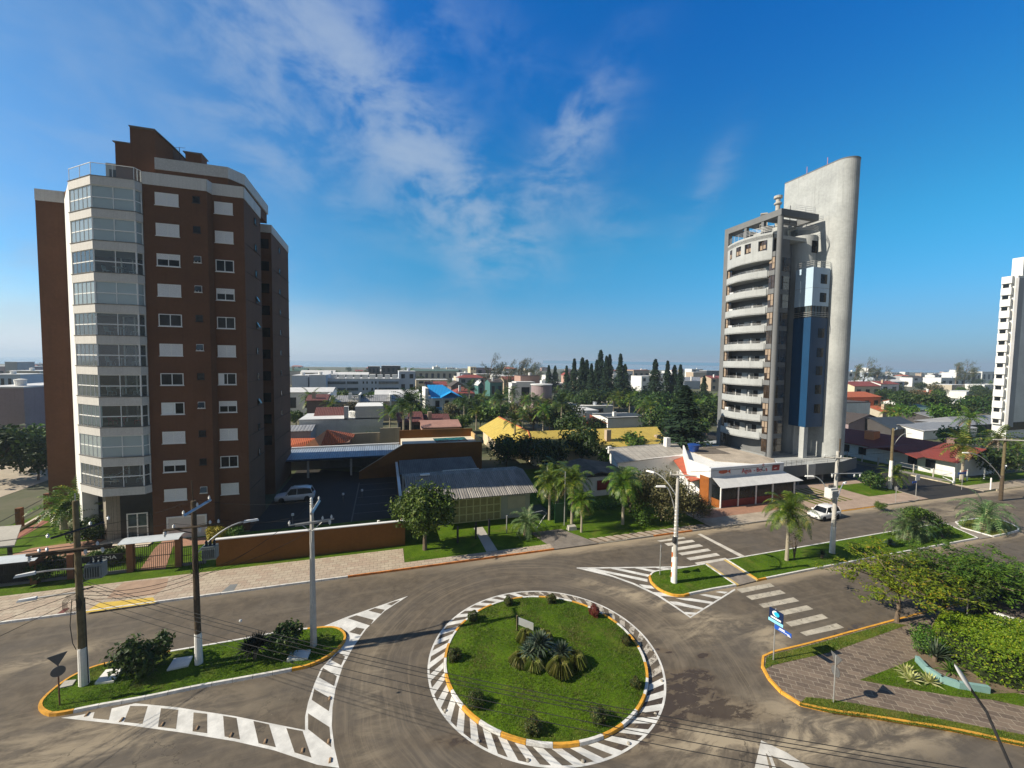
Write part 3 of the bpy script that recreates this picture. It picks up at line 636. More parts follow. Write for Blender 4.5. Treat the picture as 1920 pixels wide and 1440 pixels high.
# white strip wall beside the bay and roof bands
MB().prism([(-32.0,55.93),(-28.0,49.6),(-27.2,50.4),(-31.6,56.4)],0,HT-.9).build('side_wall',m_wall,T)
def bandp(P,d,z0,z1,mb):
    for i in range(len(P)-1):
        a=Vector(P[i]); c=Vector(P[i+1]); dd=(c-a).normalized(); n=Vector((dd.y,-dd.x))*d
        mb.hexa([(a.x,a.y,z0),(c.x,c.y,z0),(c.x+n.x,c.y+n.y,z0),(a.x+n.x,a.y+n.y,z0)],[(a.x,a.y,z1),(c.x,c.y,z1),(c.x+n.x,c.y+n.y,z1),(a.x+n.x,a.y+n.y,z1)])
for P,a,c in ((foot[6:12],1.12,0),([(-15.3,60.7),(-13.9,60.7),(-14.0,71)],1.0,.02),([(-34.4,56),(-32.0,56)],1.2,-.03)): mb=MB(); bandp(P,.06,HT-a,HT+c,mb); mb.build('roof_band',m_tileg,T)
MB().prism([(-34.3,56.2),(-31.9,56.2),(-27.5,50.8),(-21.4,50.8),(-21.4,47.8)]+[(p[0],p[1]) for p in foot[7:15]]+[(-34.3,71)],HT-.049,HT-.02).build('roof',m_concd,T)
jm=M('joint line',(.05,.025,.018),.9)
for k in range(1,11):
    z=k*FL+1.35; MB().box(-13.56,-13.49,48.45,54.6,z,z+.03).build('facade_joint',jm,T); MB().box(-13.97,-13.88,60.8,70.9,z,z+.03).build('facade_joint',jm,T)
# penthouse, lift tower, chimneys
MB().prism([(-21.3,49.6),(-15.2,49.6),(-14.2,51.),(-14.2,60),(-21.3,60)],HT-.06,36.35).build('penthouse_wall',m_brown,T)
MB().prism([(-21.3,49.5),(-15.15,49.5),(-14.05,50.95),(-14.05,60.1),(-21.3,60.1)],36.35,37.45).build('penthouse_band',m_tileg,T)
MB().prism([(-25.,50.8),(-23.6,50.8),(-23.6,56),(-25.,56)],HT-.06,38.9).prism([(-23.4,50.4),(-21.6,50.4),(-20.6,51.6),(-20.6,58),(-23.6,58),(-23.6,50.4)],HT-.06,lambda p:40.35 if p[0]<-21.5 else 39.5).build('lift_tower',m_brown,T)
MB().prism([(-23.6,50.2),(-21.5,50.2),(-20.5,51.5),(-20.5,58.1),(-23.7,58.1)],lambda p:40.36 if p[0]<-21.4 else 39.51,lambda p:40.46 if p[0]<-21.4 else 39.61).box(-25.15,-23.45,50.7,56.1,38.9,39.0).build('tower_cap',m_concd,T)
MB().box(-19.4,-18.0,51.2,52.6,37.4,39.0).build('chimney',m_brown,T)
MB().box(-19.55,-17.9,51.05,52.75,39.0,39.1).build('chimney_cap',m_concd,T)
MB().tube([(-20.6,53,39),(-20.6,53,40.2)],.03).tube([(-21,53,40.1),(-20.1,53,40.2)],.02).build('antenna',m_dark,T)
MB().box(-25.9,-23.4,51,53.5,HT-.1,36.9).build('terrace_room',m_tileg,T)
MB().box(-25.6,-24.7,50.95,50.99,35.3,36.3).box(-24.5,-23.6,50.95,50.99,35.3,36.3).build('terrace_window',m_win,T)
# glazed bay
P1,P2,P3,P4=(-27.95,49.4),(-25.0,46.95),(-21.75,46.92),(-21.5,47.55)
back=[(-21.5,50.6),(-27.6,50.6)]
bay=[P1,P2,P3,P4]+back
mball=MB()
def off(P,d):
    c=Vector((-24.6,50)); return [tuple(Vector(p)+(c-Vector(p)).normalized()*d) for p in P]
for k in range(11):
    zt=34.15-FL*k; mb=MB(); mb.prism(bay,zt-.78,zt); 
    mb.build('balcony_band',m_tileg,T)
    mb=MB(); o_=off(bay[:4],-.06)+back; mb.prism(o_,zt-.02 if k else zt,zt+.04); mb.build('band_coping',m_concd,T)
state='CCOcOORrCO'
curtm=m_curt
for k in range(10):
    z0=34.15-FL*(k+1)+.04; z1=34.15-FL*k-.78; st=state[k]
    gp=[tuple(Vector(p)+(Vector((-24.6,50))-Vector(p)).normalized()*.12) for p in bay[:4]]
    mb=MB()
    for i in range(3): a,c=gp[i],gp[i+1]; mb.poly([(a[0],a[1],z0),(c[0],c[1],z0),(c[0],c[1],z1),(a[0],a[1],z1)])
    g=mb.build('balcony_glazing',m_clearc if st in 'Cc' else m_clear,T)
    mb=MB()
    for i in range(3):
        a=Vector(gp[i]);c=Vector(gp[i+1]); L=(c-a).length; n=max(1,round(L/(.72 if i==0 else 1.6)))
        for j in range(n+1 if i==2 else n):
            q=a+(c-a)*j/n; t=.03 if 0<j<n else .05
            mb.box(q.x-t,q.x+t,q.y-t,q.y+t,z0,z1)
        mb.slab([(a.x,a.y-.03,z0+1.02),(c.x,c.y-.03,z0+1.02),(c.x,c.y+.04,z0+1.02),(a.x,a.y+.04,z0+1.02)],.09)
        mb.slab([(a.x,a.y-.03,z1),(c.x,c.y-.03,z1),(c.x,c.y+.04,z1),(a.x,a.y+.04,z1)],.06)
    mb.build('glazing_frame',m_frame,T)
    # interior: side screens, blinds, rear door
    mb=MB(); ci=[tuple(Vector(p)+(Vector((-24.6,50.2))-Vector(p)).normalized()*.34) for p in bay[:4]]
    segs={'C':(0,1,2),'c':(1,2),'O':(),'R':(),'r':(0,)}[st]
    for i in segs:
        a=Vector(ci[i]);c=Vector(ci[i+1]); n=max(2,int((c-a).length/.12)); 
        pp=[a+(c-a)*j/n for j in range(n+1)]; dn=Vector((-(c-a).y,(c-a).x)).normalized()
        for j in range(n):
            o0=dn*.04*(j%2); o1=dn*.04*((j+1)%2); e=pp[j]+o0; f=pp[j+1]+o1
            mb.poly([(e.x,e.y,z0+.05),(f.x,f.y,z0+.05),(f.x,f.y,z1-.02),(e.x,e.y,z1-.02)])
    if mb.f: mb.build('blind',curtm,T)
    MB().box(-24.6,-22.9,50.52,50.58,z0,z0+2.0).build('balcony_door',m_win,T)
    MB().box(-24.72,-24.6,50.45,50.58,z0,z0+2.1).box(-22.9,-22.78,50.45,50.58,z0,z0+2.1).box(-23.8,-23.7,50.45,50.58,z0,z0+2.1).box(-24.72,-22.78,50.45,50.58,z0+2.0,z0+2.1).build('door_frame',m_frame,T)
wf=M('white plastic',(.75,.74,.7),.5,.05,3); redf=M('red fabric',(.45,.03,.05),.8,.2,3)
# balcony furniture
def bchair(name,label,x,y,z,m,rz=0,loc=None):
    mb=MB(); mb.slab([(-.22,-.22,.42),(.22,-.22,.42),(.22,.22,.42),(-.22,.22,.42)],.04)
    c=thing(name,label,'chair',(x,y,z)); 
    s=mb.build('seat',m); s.parent=c
    q=MB().hexa([(-.22,.2,.42),(.22,.2,.42),(.22,.24,.42),(-.22,.24,.42)],[(-.2,.32,.86),(.2,.32,.86),(.2,.36,.86),(-.2,.36,.86)]).build('backrest',m); q.parent=c
    for sx in (-1,1):
        for sy in (-1,1):
            l=MB().tube([(sx*.19,sy*.19,.4),(sx*.23,sy*.23,0)],.02,6).build('leg',m); l.parent=c
    c.rotation_euler=(0,0,rz); return c
def btable(label,x,y,z,m):
    t=thing('balcony_table',label,'table',(x,y,z)); q=MB().lathe((0,0,0),[(.45,.70),(.45,.74)],20).build('tabletop',m); q.parent=t
    q=MB().tube([(0,0,.0),(0,0,.7)],.04).build('leg',m); q.parent=t; return t
names=['third','fifth','sixth','seventh','eighth','tenth']
for nm,k in zip(names,(2,4,5,6,7,9)):
    z=34.15-FL*(k+1)+.045; mm=redf if k==7 else wf; cn='red' if k==7 else 'white'
    btable(f'{cn} round table on the {nm} glazed balcony from the top',-23.9,48.4,z,mm)
    bchair('balcony_chair',f'{cn} chair left of the table on the {nm} balcony from the top',-24.8,48.5,z,mm,R(80))
    bchair('balcony_chair',f'{cn} chair right of the table on the {nm} balcony from the top',-22.8,48.4,z,mm,R(-80))
hz=34.15-FL*10+.05
mb=MB(); n=14
for i in range(n):
    t0=i/n;t1=(i+1)/n; f=lambda t:(-27.0+3.6*t,48.9-.6*t,hz+1.75-1.15*math.sin(math.pi*t))
    a=f(t0);c=f(t1); w0=.1+.25*math.sin(math.pi*t0); w1=.1+.25*math.sin(math.pi*t1)
    mb.slab([(a[0],a[1]-w0,a[2]+.1),(c[0],c[1]-w1,c[2]+.1),(c[0],c[1]+w1,c[2]+.1),(a[0],a[1]+w0,a[2]+.1)],.02)
tag(mb.build('hammock',M('cream cloth',(.7,.66,.56),.9)),'cream hammock hanging across the lowest glazed balcony','hammock')
# terrace glass balustrade over the bay
mb=MB()
tp=off(bay[:4],.1)
for i in range(3): a,c=tp[i],tp[i+1]; mb.poly([(a[0],a[1],34.2),(c[0],c[1],34.2),(c[0],c[1],35.3),(a[0],a[1],35.3)])
mb.build('terrace_glass',m_clear,T)
mb=MB()
for i in range(3):
    a,c=tp[i],tp[i+1]; mb.tube([(a[0],a[1],35.3),(c[0],c[1],35.3)],.03)
    for j in range(3 if i==2 else 2): q=Vector(a)+(Vector(c)-Vector(a))*j/2; mb.tube([(q.x,q.y,34.2),(q.x,q.y,35.3)],.025)
mb.build('terrace_rail',m_frame,T)
# windows
def window(x0,x1,y,z0,z1,st,parent=T,axis='x',name='window',k=0):
    """frame proud of the wall, glass behind it, shutter where closed"""
    def bx(mb,a0,a1,d0,d1,c0,c1):
        return mb.box(a0,a1,y-d1,y-d0,c0,c1) if axis=='x' else mb.box(y+d0,y+d1,a0,a1,c0,c1)
    t=.07 if x1-x0>1 else .04; fm=m_frame if name!='small_window' or axis=='x' and st=='t' else m_dark; mb=MB(); bx(mb,x0,x0+t,-.02,.05,z0,z1); bx(mb,x1-t,x1,-.02,.05,z0,z1); bx(mb,x0+t,x1-t,-.02,.05,z0,z0+t); bx(mb,x0+t,x1-t,-.02,.05,z1-t,z1)
    bx(mb,x0-.05,x1+.05,-.02,.1,z0-.06,z0)
    xm=(x0+x1)/2
    if st!='s': bx(mb,xm-.03,xm+.03,-.02,.045,z0+t,z1-t)
    f=mb.build(name,fm,parent)
    g=MB(); bx(g,x0+t,x1-t,-.01,.012,z0+t,z1-t); g.build('pane',m_win,f)
    if st in 'ch':
        zz=z0+t if st=='c' else z0+(z1-z0)*.55
        g=MB(); n=int((z1-t-zz)/.06)
        for i in range(n): a=zz+(z1-t-zz)*i/n; b_=zz+(z1-t-zz)*(i+1)/n-.006; bx(g,x0+t,x1-t,.012,.03,a,b_)
        g.build('shutter',m_shut,f)
    if st=='l': g=MB(); bx(g,x0+t,x0+.5,.012,.03,z0+t,z1-t); g.build('shutter',m_shut,f)
    if st=='k': g=MB(); bx(g,x0+t,xm+.2,.0125,.02,z0+t,z1-t); g.build('curtain',m_curt,f)
    if st=='t': # tilted sash
        g=MB()
        if axis=='x': g.hexa([(x0+t,y-.3,z0+.1),(x1-t,y-.3,z0+.1),(x1-t,y-.26,z0+.1),(x0+t,y-.26,z0+.1)],[(x0+t,y-.06,z1-t),(x1-t,y-.06,z1-t),(x1-t,y-.02,z1-t),(x0+t,y-.02,z1-t)])
        else: g.hexa([(y+.3,x0+t,z0+.1),(y+.3,x1-t,z0+.1),(y+.26,x1-t,z0+.1),(y+.26,x0+t,z0+.1)],[(y+.06,x0+t,z1-t),(y+.06,x1-t,z1-t),(y+.02,x1-t,z1-t),(y+.02,x0+t,z1-t)])
        g.build('sash',m_wingrey,f)
    return f
s1='cchcocokchc'; s2='ccohoclhcoc'; s3='oottototoot'
for k in range(11):
    z=33.51-FL*k
    window(-20.53,-18.68,47.6,z-1.16,z,s1[k]); window(-16.03,-14.46,48.4,z-1.16,z,s2[k])
    window(-17.55,-16.96,47.6,z-.6,z+.03,'t' if s3[k]=='t' else 's',name='small_window')
    if k<10: window(52.0,52.62,-13.52,z-.75,z-.1,'t' if k in(3,4,7) else 's',axis='y',name='small_window')
    if k<9: window(64.6,65.3,-13.92,z-.75,z-.1,'s',axis='y',name='small_window')
    if k<10: MB().box(-15.1,-14.2,60.62,60.69,z-1.3,z-.1).build('recess_window',m_win,T)
window(60.9-4.7,60.9-2.2,-13.55-1.77+.0,3.4,4.3,'c',axis='y',name='low_window')
# ground floor : porch, stone pier, doors, garage
porch=MB().box(-27.5,-21.52,50.5,50.58,0,5.1).build('porch_wall',m_dark,T)
stone=brickm('stone cladding',(.34,.30,.24),(.22,.19,.15),(.12,.1,.09),.6,.3,0,.01)
MB().prism([(-26.6,49.9),(-25.5,48.3),(-24.7,48.9),(-25.6,50.5)],0,5.0).build('stone_pier',stone,T)
MB().box(-24.8,-21.52,48.9,49.0,0.,5.0).build('entrance_wall',M('near black facing',(.015,.015,.017),.35,.2,3,spec=.5),T)  # near-black wall face across the entrance recess
d=MB(); x0,x1,y,z1=-24.2,-22.5,48.88,2.6
for a in (x0,(x0+x1)/2-.04,x1-.08): d.box(a,a+.1,y-.06,y,0.1,z1)
for zz in (.1,1.2,z1-.1): d.box(x0+.1,x1-.08,y-.055,y-.005,zz,zz+.1)
d=d.build('entrance_door',m_frame,T); MB().box(x0,x1,y-.02,y,.1,z1).build('glass',m_wingrey,d)
g=MB().box(-20.4,-20.25,47.5,47.6,0,2.35).box(-17.2,-17.05,47.5,47.6,0,2.35).box(-20.25,-17.2,47.5,47.6,2.2,2.35).build('garage_door',m_frame,T)
MB().box(-20.25,-17.2,47.55,47.598,0,2.2).build('panel',M('white garage panel',(.6,.58,.55),.6,.08,1,.1),g)
MB().box(-26.,-21.4,46.2,48.8,.11,.2).build('doorstep',M('pale step',(.6,.52,.42),.8,.1),T)
# --- front garden of the tower
flat('garden_path',GP([(0,1050),(60,1030),(150,1018),(215,1010),(262,1010),(262,1016),(190,1028),(160,1046),(120,1062),(60,1062),(0,1080)]),.125,m_brick)
flat('garden_path',GP([(262,1072),(310,1070),(325,1024),(345,1012),(310,1012),(290,1030)]),.1255,m_brick)
flat('garage_drive',GP([(300,1016),(400,1008),(406,1020),(330,1028)]),.1265,m_brick)
flat('side_path',GP([(20,1020),(36,1012),(92,980),(80,978),(18,1008)]),.126,M('dark red path',(.3,.13,.09),.9,.2,2,.3,15))
flat('gate_apron',GP([(216,1104),(232,1092),(316,1084),(312,1100),(290,1116),(200,1122)],.13),.1325,M('reddish apron',(.36,.25,.18),.9,.2,1.5,.3,15))
YF=41.15
bpm=M('brown gate pier',(.20,.09,.045),.85,.15,2,.2,20,streak=.2)
roofw=M('pale polycarbonate',(.56,.60,.62),.35,.08,2,spec=.5)
gt=thing('entrance_gate','dark barred garden gate under a pale curved canopy between brown piers','gate',(-19.5,YF,.1))
gL=G(228,1089)[0]; gR=G(318,1082)[0]
for x in (gL,gR): MB().box(x-.22,x+.22,YF-.2,YF+.2,.1,2.6).build('pier',bpm,gt)
def bars(x0,x1,y,z0,z1,sp=.14,mb=None,r=.014):
    mb=mb or MB(); n=int((x1-x0)/sp)
    for i in range(n+1): x=x0+(x1-x0)*i/n; mb.box(x-r,x+r,y-r,y+r,z0,z1)
    for z in (z0+.1,(z0+z1)/2,z1-.06): mb.box(x0,x1,y-.025,y+.025,z,z+.045)
    return mb
bars(gL+.22,gR-.22,YF,.12,2.3).build('gate_leaf',m_dark,gt)
mb=MB(); n=6
for i in range(n):
    f=lambda t:(YF-.75+1.5*t,2.62+.28*math.sin(math.pi*(.15+.7*t)))
    a,c=f(i/n),f((i+1)/n); mb.slab([(gL-.5,a[0],a[1]),(gR+.3,a[0],a[1]),(gR+.3,c[0],c[1]),(gL-.5,c[0],c[1])],.03)
mb.build('canopy',roofw,gt,smooth=False)
fn=thing('garden_fence','long dark barred fence with brown piers left of the gate','fence',(-27,YF,.1))
bars(-34,gL-.25,YF,.15,1.75).build('bars',m_dark,fn)
MB().box(-34,gL-.25,YF-.1,YF+.1,.0,.3).build('plinth',m_concd,fn)
for x in (G(130,1090)[0],-30.4): MB().box(x-.2,x+.2,YF-.18,YF+.18,.1,2.1).build('pier',bpm,fn)
fn2=thing('garden_fence','short dark barred fence between the gate and the orange wall','fence',(-15,YF,.1))
bars(gR+.25,-14.9,YF,.15,1.75).build('bars',m_dark,fn2)
MB().box(gR+.25,-14.9,YF-.1,YF+.1,.0,.3).build('plinth',m_concd,fn2)
sg=thing('name_plate','black name plate with pale letters on the fence by the gate','sign',(gL-2.2,YF-.08,1.3))
MB().box(gL-3.3,gL-.5,YF-.12,YF-.06,1.25,1.8).build('board',m_black,sg)
def text(body,size,loc,rot,m,parent,name='lettering',ext=.01,align='CENTER',sx=1.):
    cu=bpy.data.curves.new(name,'FONT'); cu.body=body; cu.size=size; cu.extrude=ext; cu.align_x=align; cu.align_y='CENTER'; cu.resolution_u=2
    ob=bpy.data.objects.new(name,cu); sc.collection.objects.link(ob); dg=bpy.context.evaluated_depsgraph_get()
    me=bpy.data.meshes.new_from_object(ob.evaluated_get(dg)); bpy.data.objects.remove(ob); bpy.data.curves.remove(cu)
    me.materials.clear(); me.materials.append(m); o=bpy.data.objects.new(name,me); sc.collection.objects.link(o)
    o.parent=parent; o.location=Vector(loc)-wloc(parent); o.rotation_euler=rot; o.scale=(sx,1,1); return o
text('ACEMA',.42,(gL-1.75,YF-.125,1.52),(R(90),0,0),M('pale lettering',(.6,.6,.58),.6),sg,sx=1.25)
# kiosk and covered bin store at the far left
kx=G(-20,1120)[0]
kt=thing('bin_store','low brown shelter with a curved pale roof at the left fence','shelter',(-30,YF,.1))
kL,kR=G(-60,1125)[0],G(42,1112)[0]
for x in (kL,kR): MB().box(x-.2,x+.2,YF-.4,YF+.4,.1,2.0).build('pier',bpm,kt)
MB().box(kL,kR,YF+.3,YF+.42,.1,2.0).build('back_wall',m_dark,kt)
mb=MB()
for i in range(n):
    f=lambda t:(YF-.8+1.6*t,2.05+.28*math.sin(math.pi*(.15+.7*t)))
    a,c=f(i/n),f((i+1)/n); mb.slab([(kL,a[0],a[1]),(kR+.4,a[0],a[1]),(kR+.4,c[0],c[1]),(kL,c[0],c[1])],.03)
mb.build('roof',roofw,kt)
gz=thing('garden_kiosk','small kiosk with a sloping pale roof on dark posts at left edge','shelter',(-32,46,.1))
a=G3(-60,1010,2.7); kx0,kx1=G(-70,1030,2.6)[0],G(22,1022,2.6)[0]; ky=G(0,1022,2.6)[1]
MB().slab([(kx0,ky,2.5),(kx1,ky,2.5),(kx1-1.2,ky+2.6,3.3),(kx0,ky+2.6,3.3)],.12).build('roof',m_conc,gz)
for kx_ in (kx1-.6,kx0+.3): MB().box(kx_,kx_+.2,ky+.2,ky+.4,.1,2.5).build('post',m_wood,gz)
# left boundary fence with brown posts and two rails
lf=thing('boundary_fence','two rail dark fence on brown posts along the left lawn','fence',(-37.5,56,0))
pts=[(G(38,993)[0],G(38,993)[1]),(G(90,962)[0],G(90,962)[1])]; dvx=pts[1][0]-pts[0][0]; dvy=pts[1][1]-pts[0][1]
for t in (-1.,0,1,2): 
    x,y=pts[0][0]+dvx*t,pts[0][1]+dvy*t; MB().box(x-.22,x+.22,y-.22,y+.22,0,2.3).build('post',bpm,lf)
mb=MB()
for z in (1.0,1.9): mb.tube([(pts[0][0]-dvx,pts[0][1]-dvy,z),(pts[0][0]+2*dvx,pts[0][1]+2*dvy,z)],.03,6)
mb.build('rail',m_dark,lf); MB().prism([(pts[0][0]-dvx,pts[0][1]-dvy),(pts[0][0]-dvx+.25,pts[0][1]-dvy),(pts[0][0]+2*dvx+.25,pts[0][1]+2*dvy),(pts[0][0]+2*dvx,pts[0][1]+2*dvy)],0,.35).build('plinth',M('pale plinth',(.55,.5,.42),.85,.1),lf)
flat('tower_lawn',[(-40,47.5),(-27,47.5),(-27,49.5),(-34.4,55.9),(-34.4,72),(-37.3,72),(-37.3,57),(-42,50)],.112,m_grass)
# ---------------------------------------------------------------- grey tower with the tall concrete blade (right)
K=thing('residential_tower','grey curved balcony tower with dark windows, roof pergola and a blue lift shaft','building',(65,55,2.8))
m_gc=M('light grey render',(.385,.40,.40),.88,.12,.5,.25,22,streak=.32)
m_gd=M('mid grey render',(.155,.16,.165),.88,.10,.5,.25,22,streak=.2)
m_bw=glassm('bronze window glass',(.05,.035,.025),.08,.7)
m_fr=M('dark brown frame',(.05,.035,.028),.6,.2,4)
m_tan=M('tan window blind',(.30,.23,.17),.8,.2,2)
Z0=2.75; ZT=43.2
U=61.; V0,V1=51.2,62.0
# core walls set back behind the frame
MB().prism([(62.2,52.35),(64.6,52.35),(64.6,54.2),(70.6,54.2),(70.6,66),(67,66),(64.5,61.4),(62.2,61.4)],Z0,39.4).build('wall',m_gd,K)
# frame columns and beams
MB().lathe((61.15,51.35,Z0),[(.42,0),(.42,ZT-Z0-1)],16).build('corner_column',m_gd,K); MB().box(60.7,61.6,61.4,62.3,Z0,ZT-1).build('corner_column',m_gd,K)
mb=MB(); mb.box(60.7,61.6,50.9,62.3,ZT-1,ZT); mb.box(61.6,68.9,50.9,51.7,ZT-1,ZT); mb.box(61.6,68.9,61.5,62.3,ZT-1,ZT); mb.box(68.1,68.9,51.7,61.5,ZT-1,ZT)
for y in (54.4,57.8): mb.box(61.6,68.1,y-.2,y+.2,ZT-.9,ZT-.1)
mb.build('roof_frame',m_gd,K)
for y in (54.4,57.8): MB().box(60.8,61.4,y-.25,y+.25,40.0,ZT-1).build('pergola_post',m_gd,K)
# curved balconies between v=52.9 and 61.3, bulging towards -u
def arc(v0,v1,bul,u0,n=18):
    return [(u0-bul*(1-((2*(i/n)-1))**2),v0+(v1-v0)*i/n) for i in range(n+1)]
FB=3.015
def curved(mb,v0,v1,bul,u0,z0,z1,th):
    a=arc(v0,v1,bul,u0); c=[(p[0]+th,p[1]) for p in a]
    for i in range(len(a)-1):
        mb.hexa([(a[i][0],a[i][1],z0),(c[i][0],c[i][1],z0),(c[i+1][0],c[i+1][1],z0),(a[i+1][0],a[i+1][1],z0)],[(a[i][0],a[i][1],z1),(c[i][0],c[i][1],z1),(c[i+1][0],c[i+1][1],z1),(a[i+1][0],a[i+1][1],z1)])
m_door=M('dim balcony opening',(.035,.033,.032),.6,.2,2)
for k in range(11):
    zt=33.85-FB*k
    if zt<4: break
    mb=MB(); curved(mb,52.9,61.3,1.15,60.6,zt-1.15,zt,.14)
    a=arc(52.9,61.3,1.15,60.6); mb.prism(a+[(62.2,61.3),(62.2,52.9)],zt-1.2,zt-1.02)
    bal=mb.build('balcony',m_gc,K,smooth=False)
    mb=MB()
    for dz in (.16,.34): mb.tube([(p[0]+.1,p[1],zt+dz) for p in arc(53.3,60.6,1.1,60.65,10)],.025,5)
    for p in arc(53.3,60.6,1.1,60.65,5): mb.tube([(p[0]+.1,p[1],zt),(p[0]+.1,p[1],zt+.36)],.02,5)
    mb.build('railing',m_steel,bal)
    zf=zt-1.0
    # back wall pieces of the loggia
    for q in ((62.05,62.19,53.0,54.9),(62.05,62.19,57.2,58.4),(61.3,62.05,56.0,56.3)): MB().box(*q,zf,zf+1.95).build('loggia_wall',m_gc,K)
    d=MB().box(62.12,62.19,54.9,57.2,zf,zf+1.9).build('loggia_window',m_door,K); MB().box(62.12,62.19,58.4,61.2,zf,zf+1.9).build('loggia_window',m_door,K)
    MB().box(62.06,62.12,55.9,56.0,zf,zf+1.9).box(62.06,62.12,59.6,59.7,zf,zf+1.9).build('sash',m_frame,d)
for k in range(12):
    zt=35.9-FB*k; 
    if zt<4.5: break
    for (a,c) in ((51.75,52.75),(61.42,61.45)):
        pass
    # bronze corner windows beside the balconies
    w_=MB().box(60.95,61.05,51.8,52.85,zt-2.2,zt).build('corner_window',m_bw,K)
    MB().box(60.9,60.95,52.3,52.36,zt-2.2,zt).box(60.9,60.95,51.8,52.85,zt-1.1,zt-1.04).box(60.9,60.95,51.8,51.85,zt-2.2,zt).build('frame',m_fr,w_)
    if k%3!=1: MB().box(60.91,60.945,52.38,52.84,zt-1.0,zt-.1).box(60.91,60.945,51.87,52.28,zt-1.9,zt-.1).build('blind',m_tan,w_)
    MB().box(60.85,61.1,51.75,52.9,zt,zt+.8).build('spandrel',m_gd,K)
    w_=MB().box(60.95,61.05,61.32,61.42,zt-2.2,zt).box(60.95,61.05,60.5,61.32,zt-2.2,zt).build('corner_window',m_bw,K)
    MB().box(60.9,60.95,60.9,60.96,zt-2.2,zt).box(60.9,60.95,60.5,61.38,zt-1.1,zt-1.04).build('frame',m_fr,w_)
    MB().box(60.91,60.945,60.97,61.35,zt-1.9,zt-.1).build('blind',m_tan,w_)
    MB().box(60.85,61.1,60.5,61.42,zt,zt+.8).build('spandrel',m_gd,K)
    # dark street side recess windows
    w_=MB().box(61.6,64.4,52.0,52.1,zt-2.2,zt).build('recess_window',m_bw,K); MB().box(61.6,64.4,51.95,52.0,zt-1.1,zt-1.04).box(62.9,62.97,51.95,52.0,zt-2.2,zt).build('frame',m_fr,w_)
    MB().box(61.6,64.4,52.02,52.2,zt,zt+.8).build('spandrel',m_gd,K)
for k in (1,2,3,8,9): # air conditioners on some balconies
    zt=33.85-FB*k; t=thing('air_conditioner',f"white air conditioner on the {['','second','third','fourth','','','','','ninth','tenth'][k]} curved balcony from the top",'air conditioner',(61,60.2,zt))
    MB().box(60.9,61.5,60.0,60.8,zt-.1,zt+.5).build('casing',m_frame,t); MB().lathe((0,0,0),[(.18,0),(.18,.02)],14).build('fan_grille',m_dark,t).matrix_basis=Matrix.Translation((-.12,.2,.2))@Matrix.Rotation(R(-90),4,'Y')
# drum with four windows, terrace on top
mb=MB(); 
a=arc(52.3,61.5,1.3,60.75,24)
wv=[(53.0,54.2),(55.2,56.4),(57.3,58.4),(59.4,60.3)]
def band(z0,z1,v0=52.3,v1=61.5): 
    for i in range(len(a)-1):
        if a[i][1]>=v0-.01 and a[i+1][1]<=v1+.01:
            p,q=a[i],a[i+1]; mb.hexa([(p[0],p[1],z0),(p[0]+.25,p[1],z0),(q[0]+.25,q[1],z0),(q[0],q[1],z0)],[(p[0],p[1],z1),(p[0]+.25,p[1],z1),(q[0]+.25,q[1],z1),(q[0],q[1],z1)])
band(35.5,37.1); band(38.75,39.9)
for i in range(len(a)-1):
    m_=(a[i][1]+a[i+1][1])/2
    if not any(x<m_<y for x,y in wv): p,q=a[i],a[i+1]; mb.hexa([(p[0],p[1],37.1),(p[0]+.25,p[1],37.1),(q[0]+.25,q[1],37.1),(q[0],q[1],37.1)],[(p[0],p[1],38.75),(p[0]+.25,p[1],38.75),(q[0]+.25,q[1],38.75),(q[0],q[1],38.75)])
mb.prism(a+[(68.5,61.5),(68.5,52.3)],39.0,39.6); mb.prism(a+[(62.2,61.5),(62.2,52.3)],35.45,35.6)
mb.build('upper_drum',m_gc,K)
for x,y in wv:
    m_=(x+y)/2; uu=60.75-1.3*(1-(2*(m_-52.3)/9.2-1)**2)+.18
    w_=MB().box(uu,uu+.05,x-.05,y+.05,37.1,38.75).build('drum_window',m_bw,K); MB().box(uu-.05,uu,m_-.04,m_+.04,37.1,38.75).box(uu-.05,uu,x,y,38.1,38.17).build('frame',m_fr,w_)
    MB().box(uu-.045,uu-.01,x+.1,m_-.06,37.4,38.0).box(uu-.045,uu-.01,m_+.1,y-.06,37.3,38.0).build('blind',m_tan,w_)
mb=MB()
for dz in (.35,.6,.85,1.1): mb.tube([(p[0]+.1,p[1],39.9+dz*.95) for p in a[::2]],.03,5)
for p in a[::3]: mb.tube([(p[0]+.1,p[1],39.8),(p[0]+.1,p[1],41.0)],.03,5)
for dz in (.35,.6,.85,1.1): mb.tube([(61.2,51.5,39.9+dz),(66.6,50.1,39.9+dz),(68.6,50.6,39.9+dz)],.03,5)
mb.build('terrace_railing',m_steel,K)
MB().box(64.5,68.5,54.5,59.5,39.6,41.9).build('roof_room',m_gc,K)
MB().box(66.0,68.2,53.9,53.99,39.7,41.8).build('roof_window',m_wingrey,K)
MB().box(61.06,62.25,61.15,61.42,Z0,39.4).build('side_wall',m_gd,K)
MB().box(61.06,62.3,52.0,52.3,Z0,35.4).build('side_wall',m_gd,K)
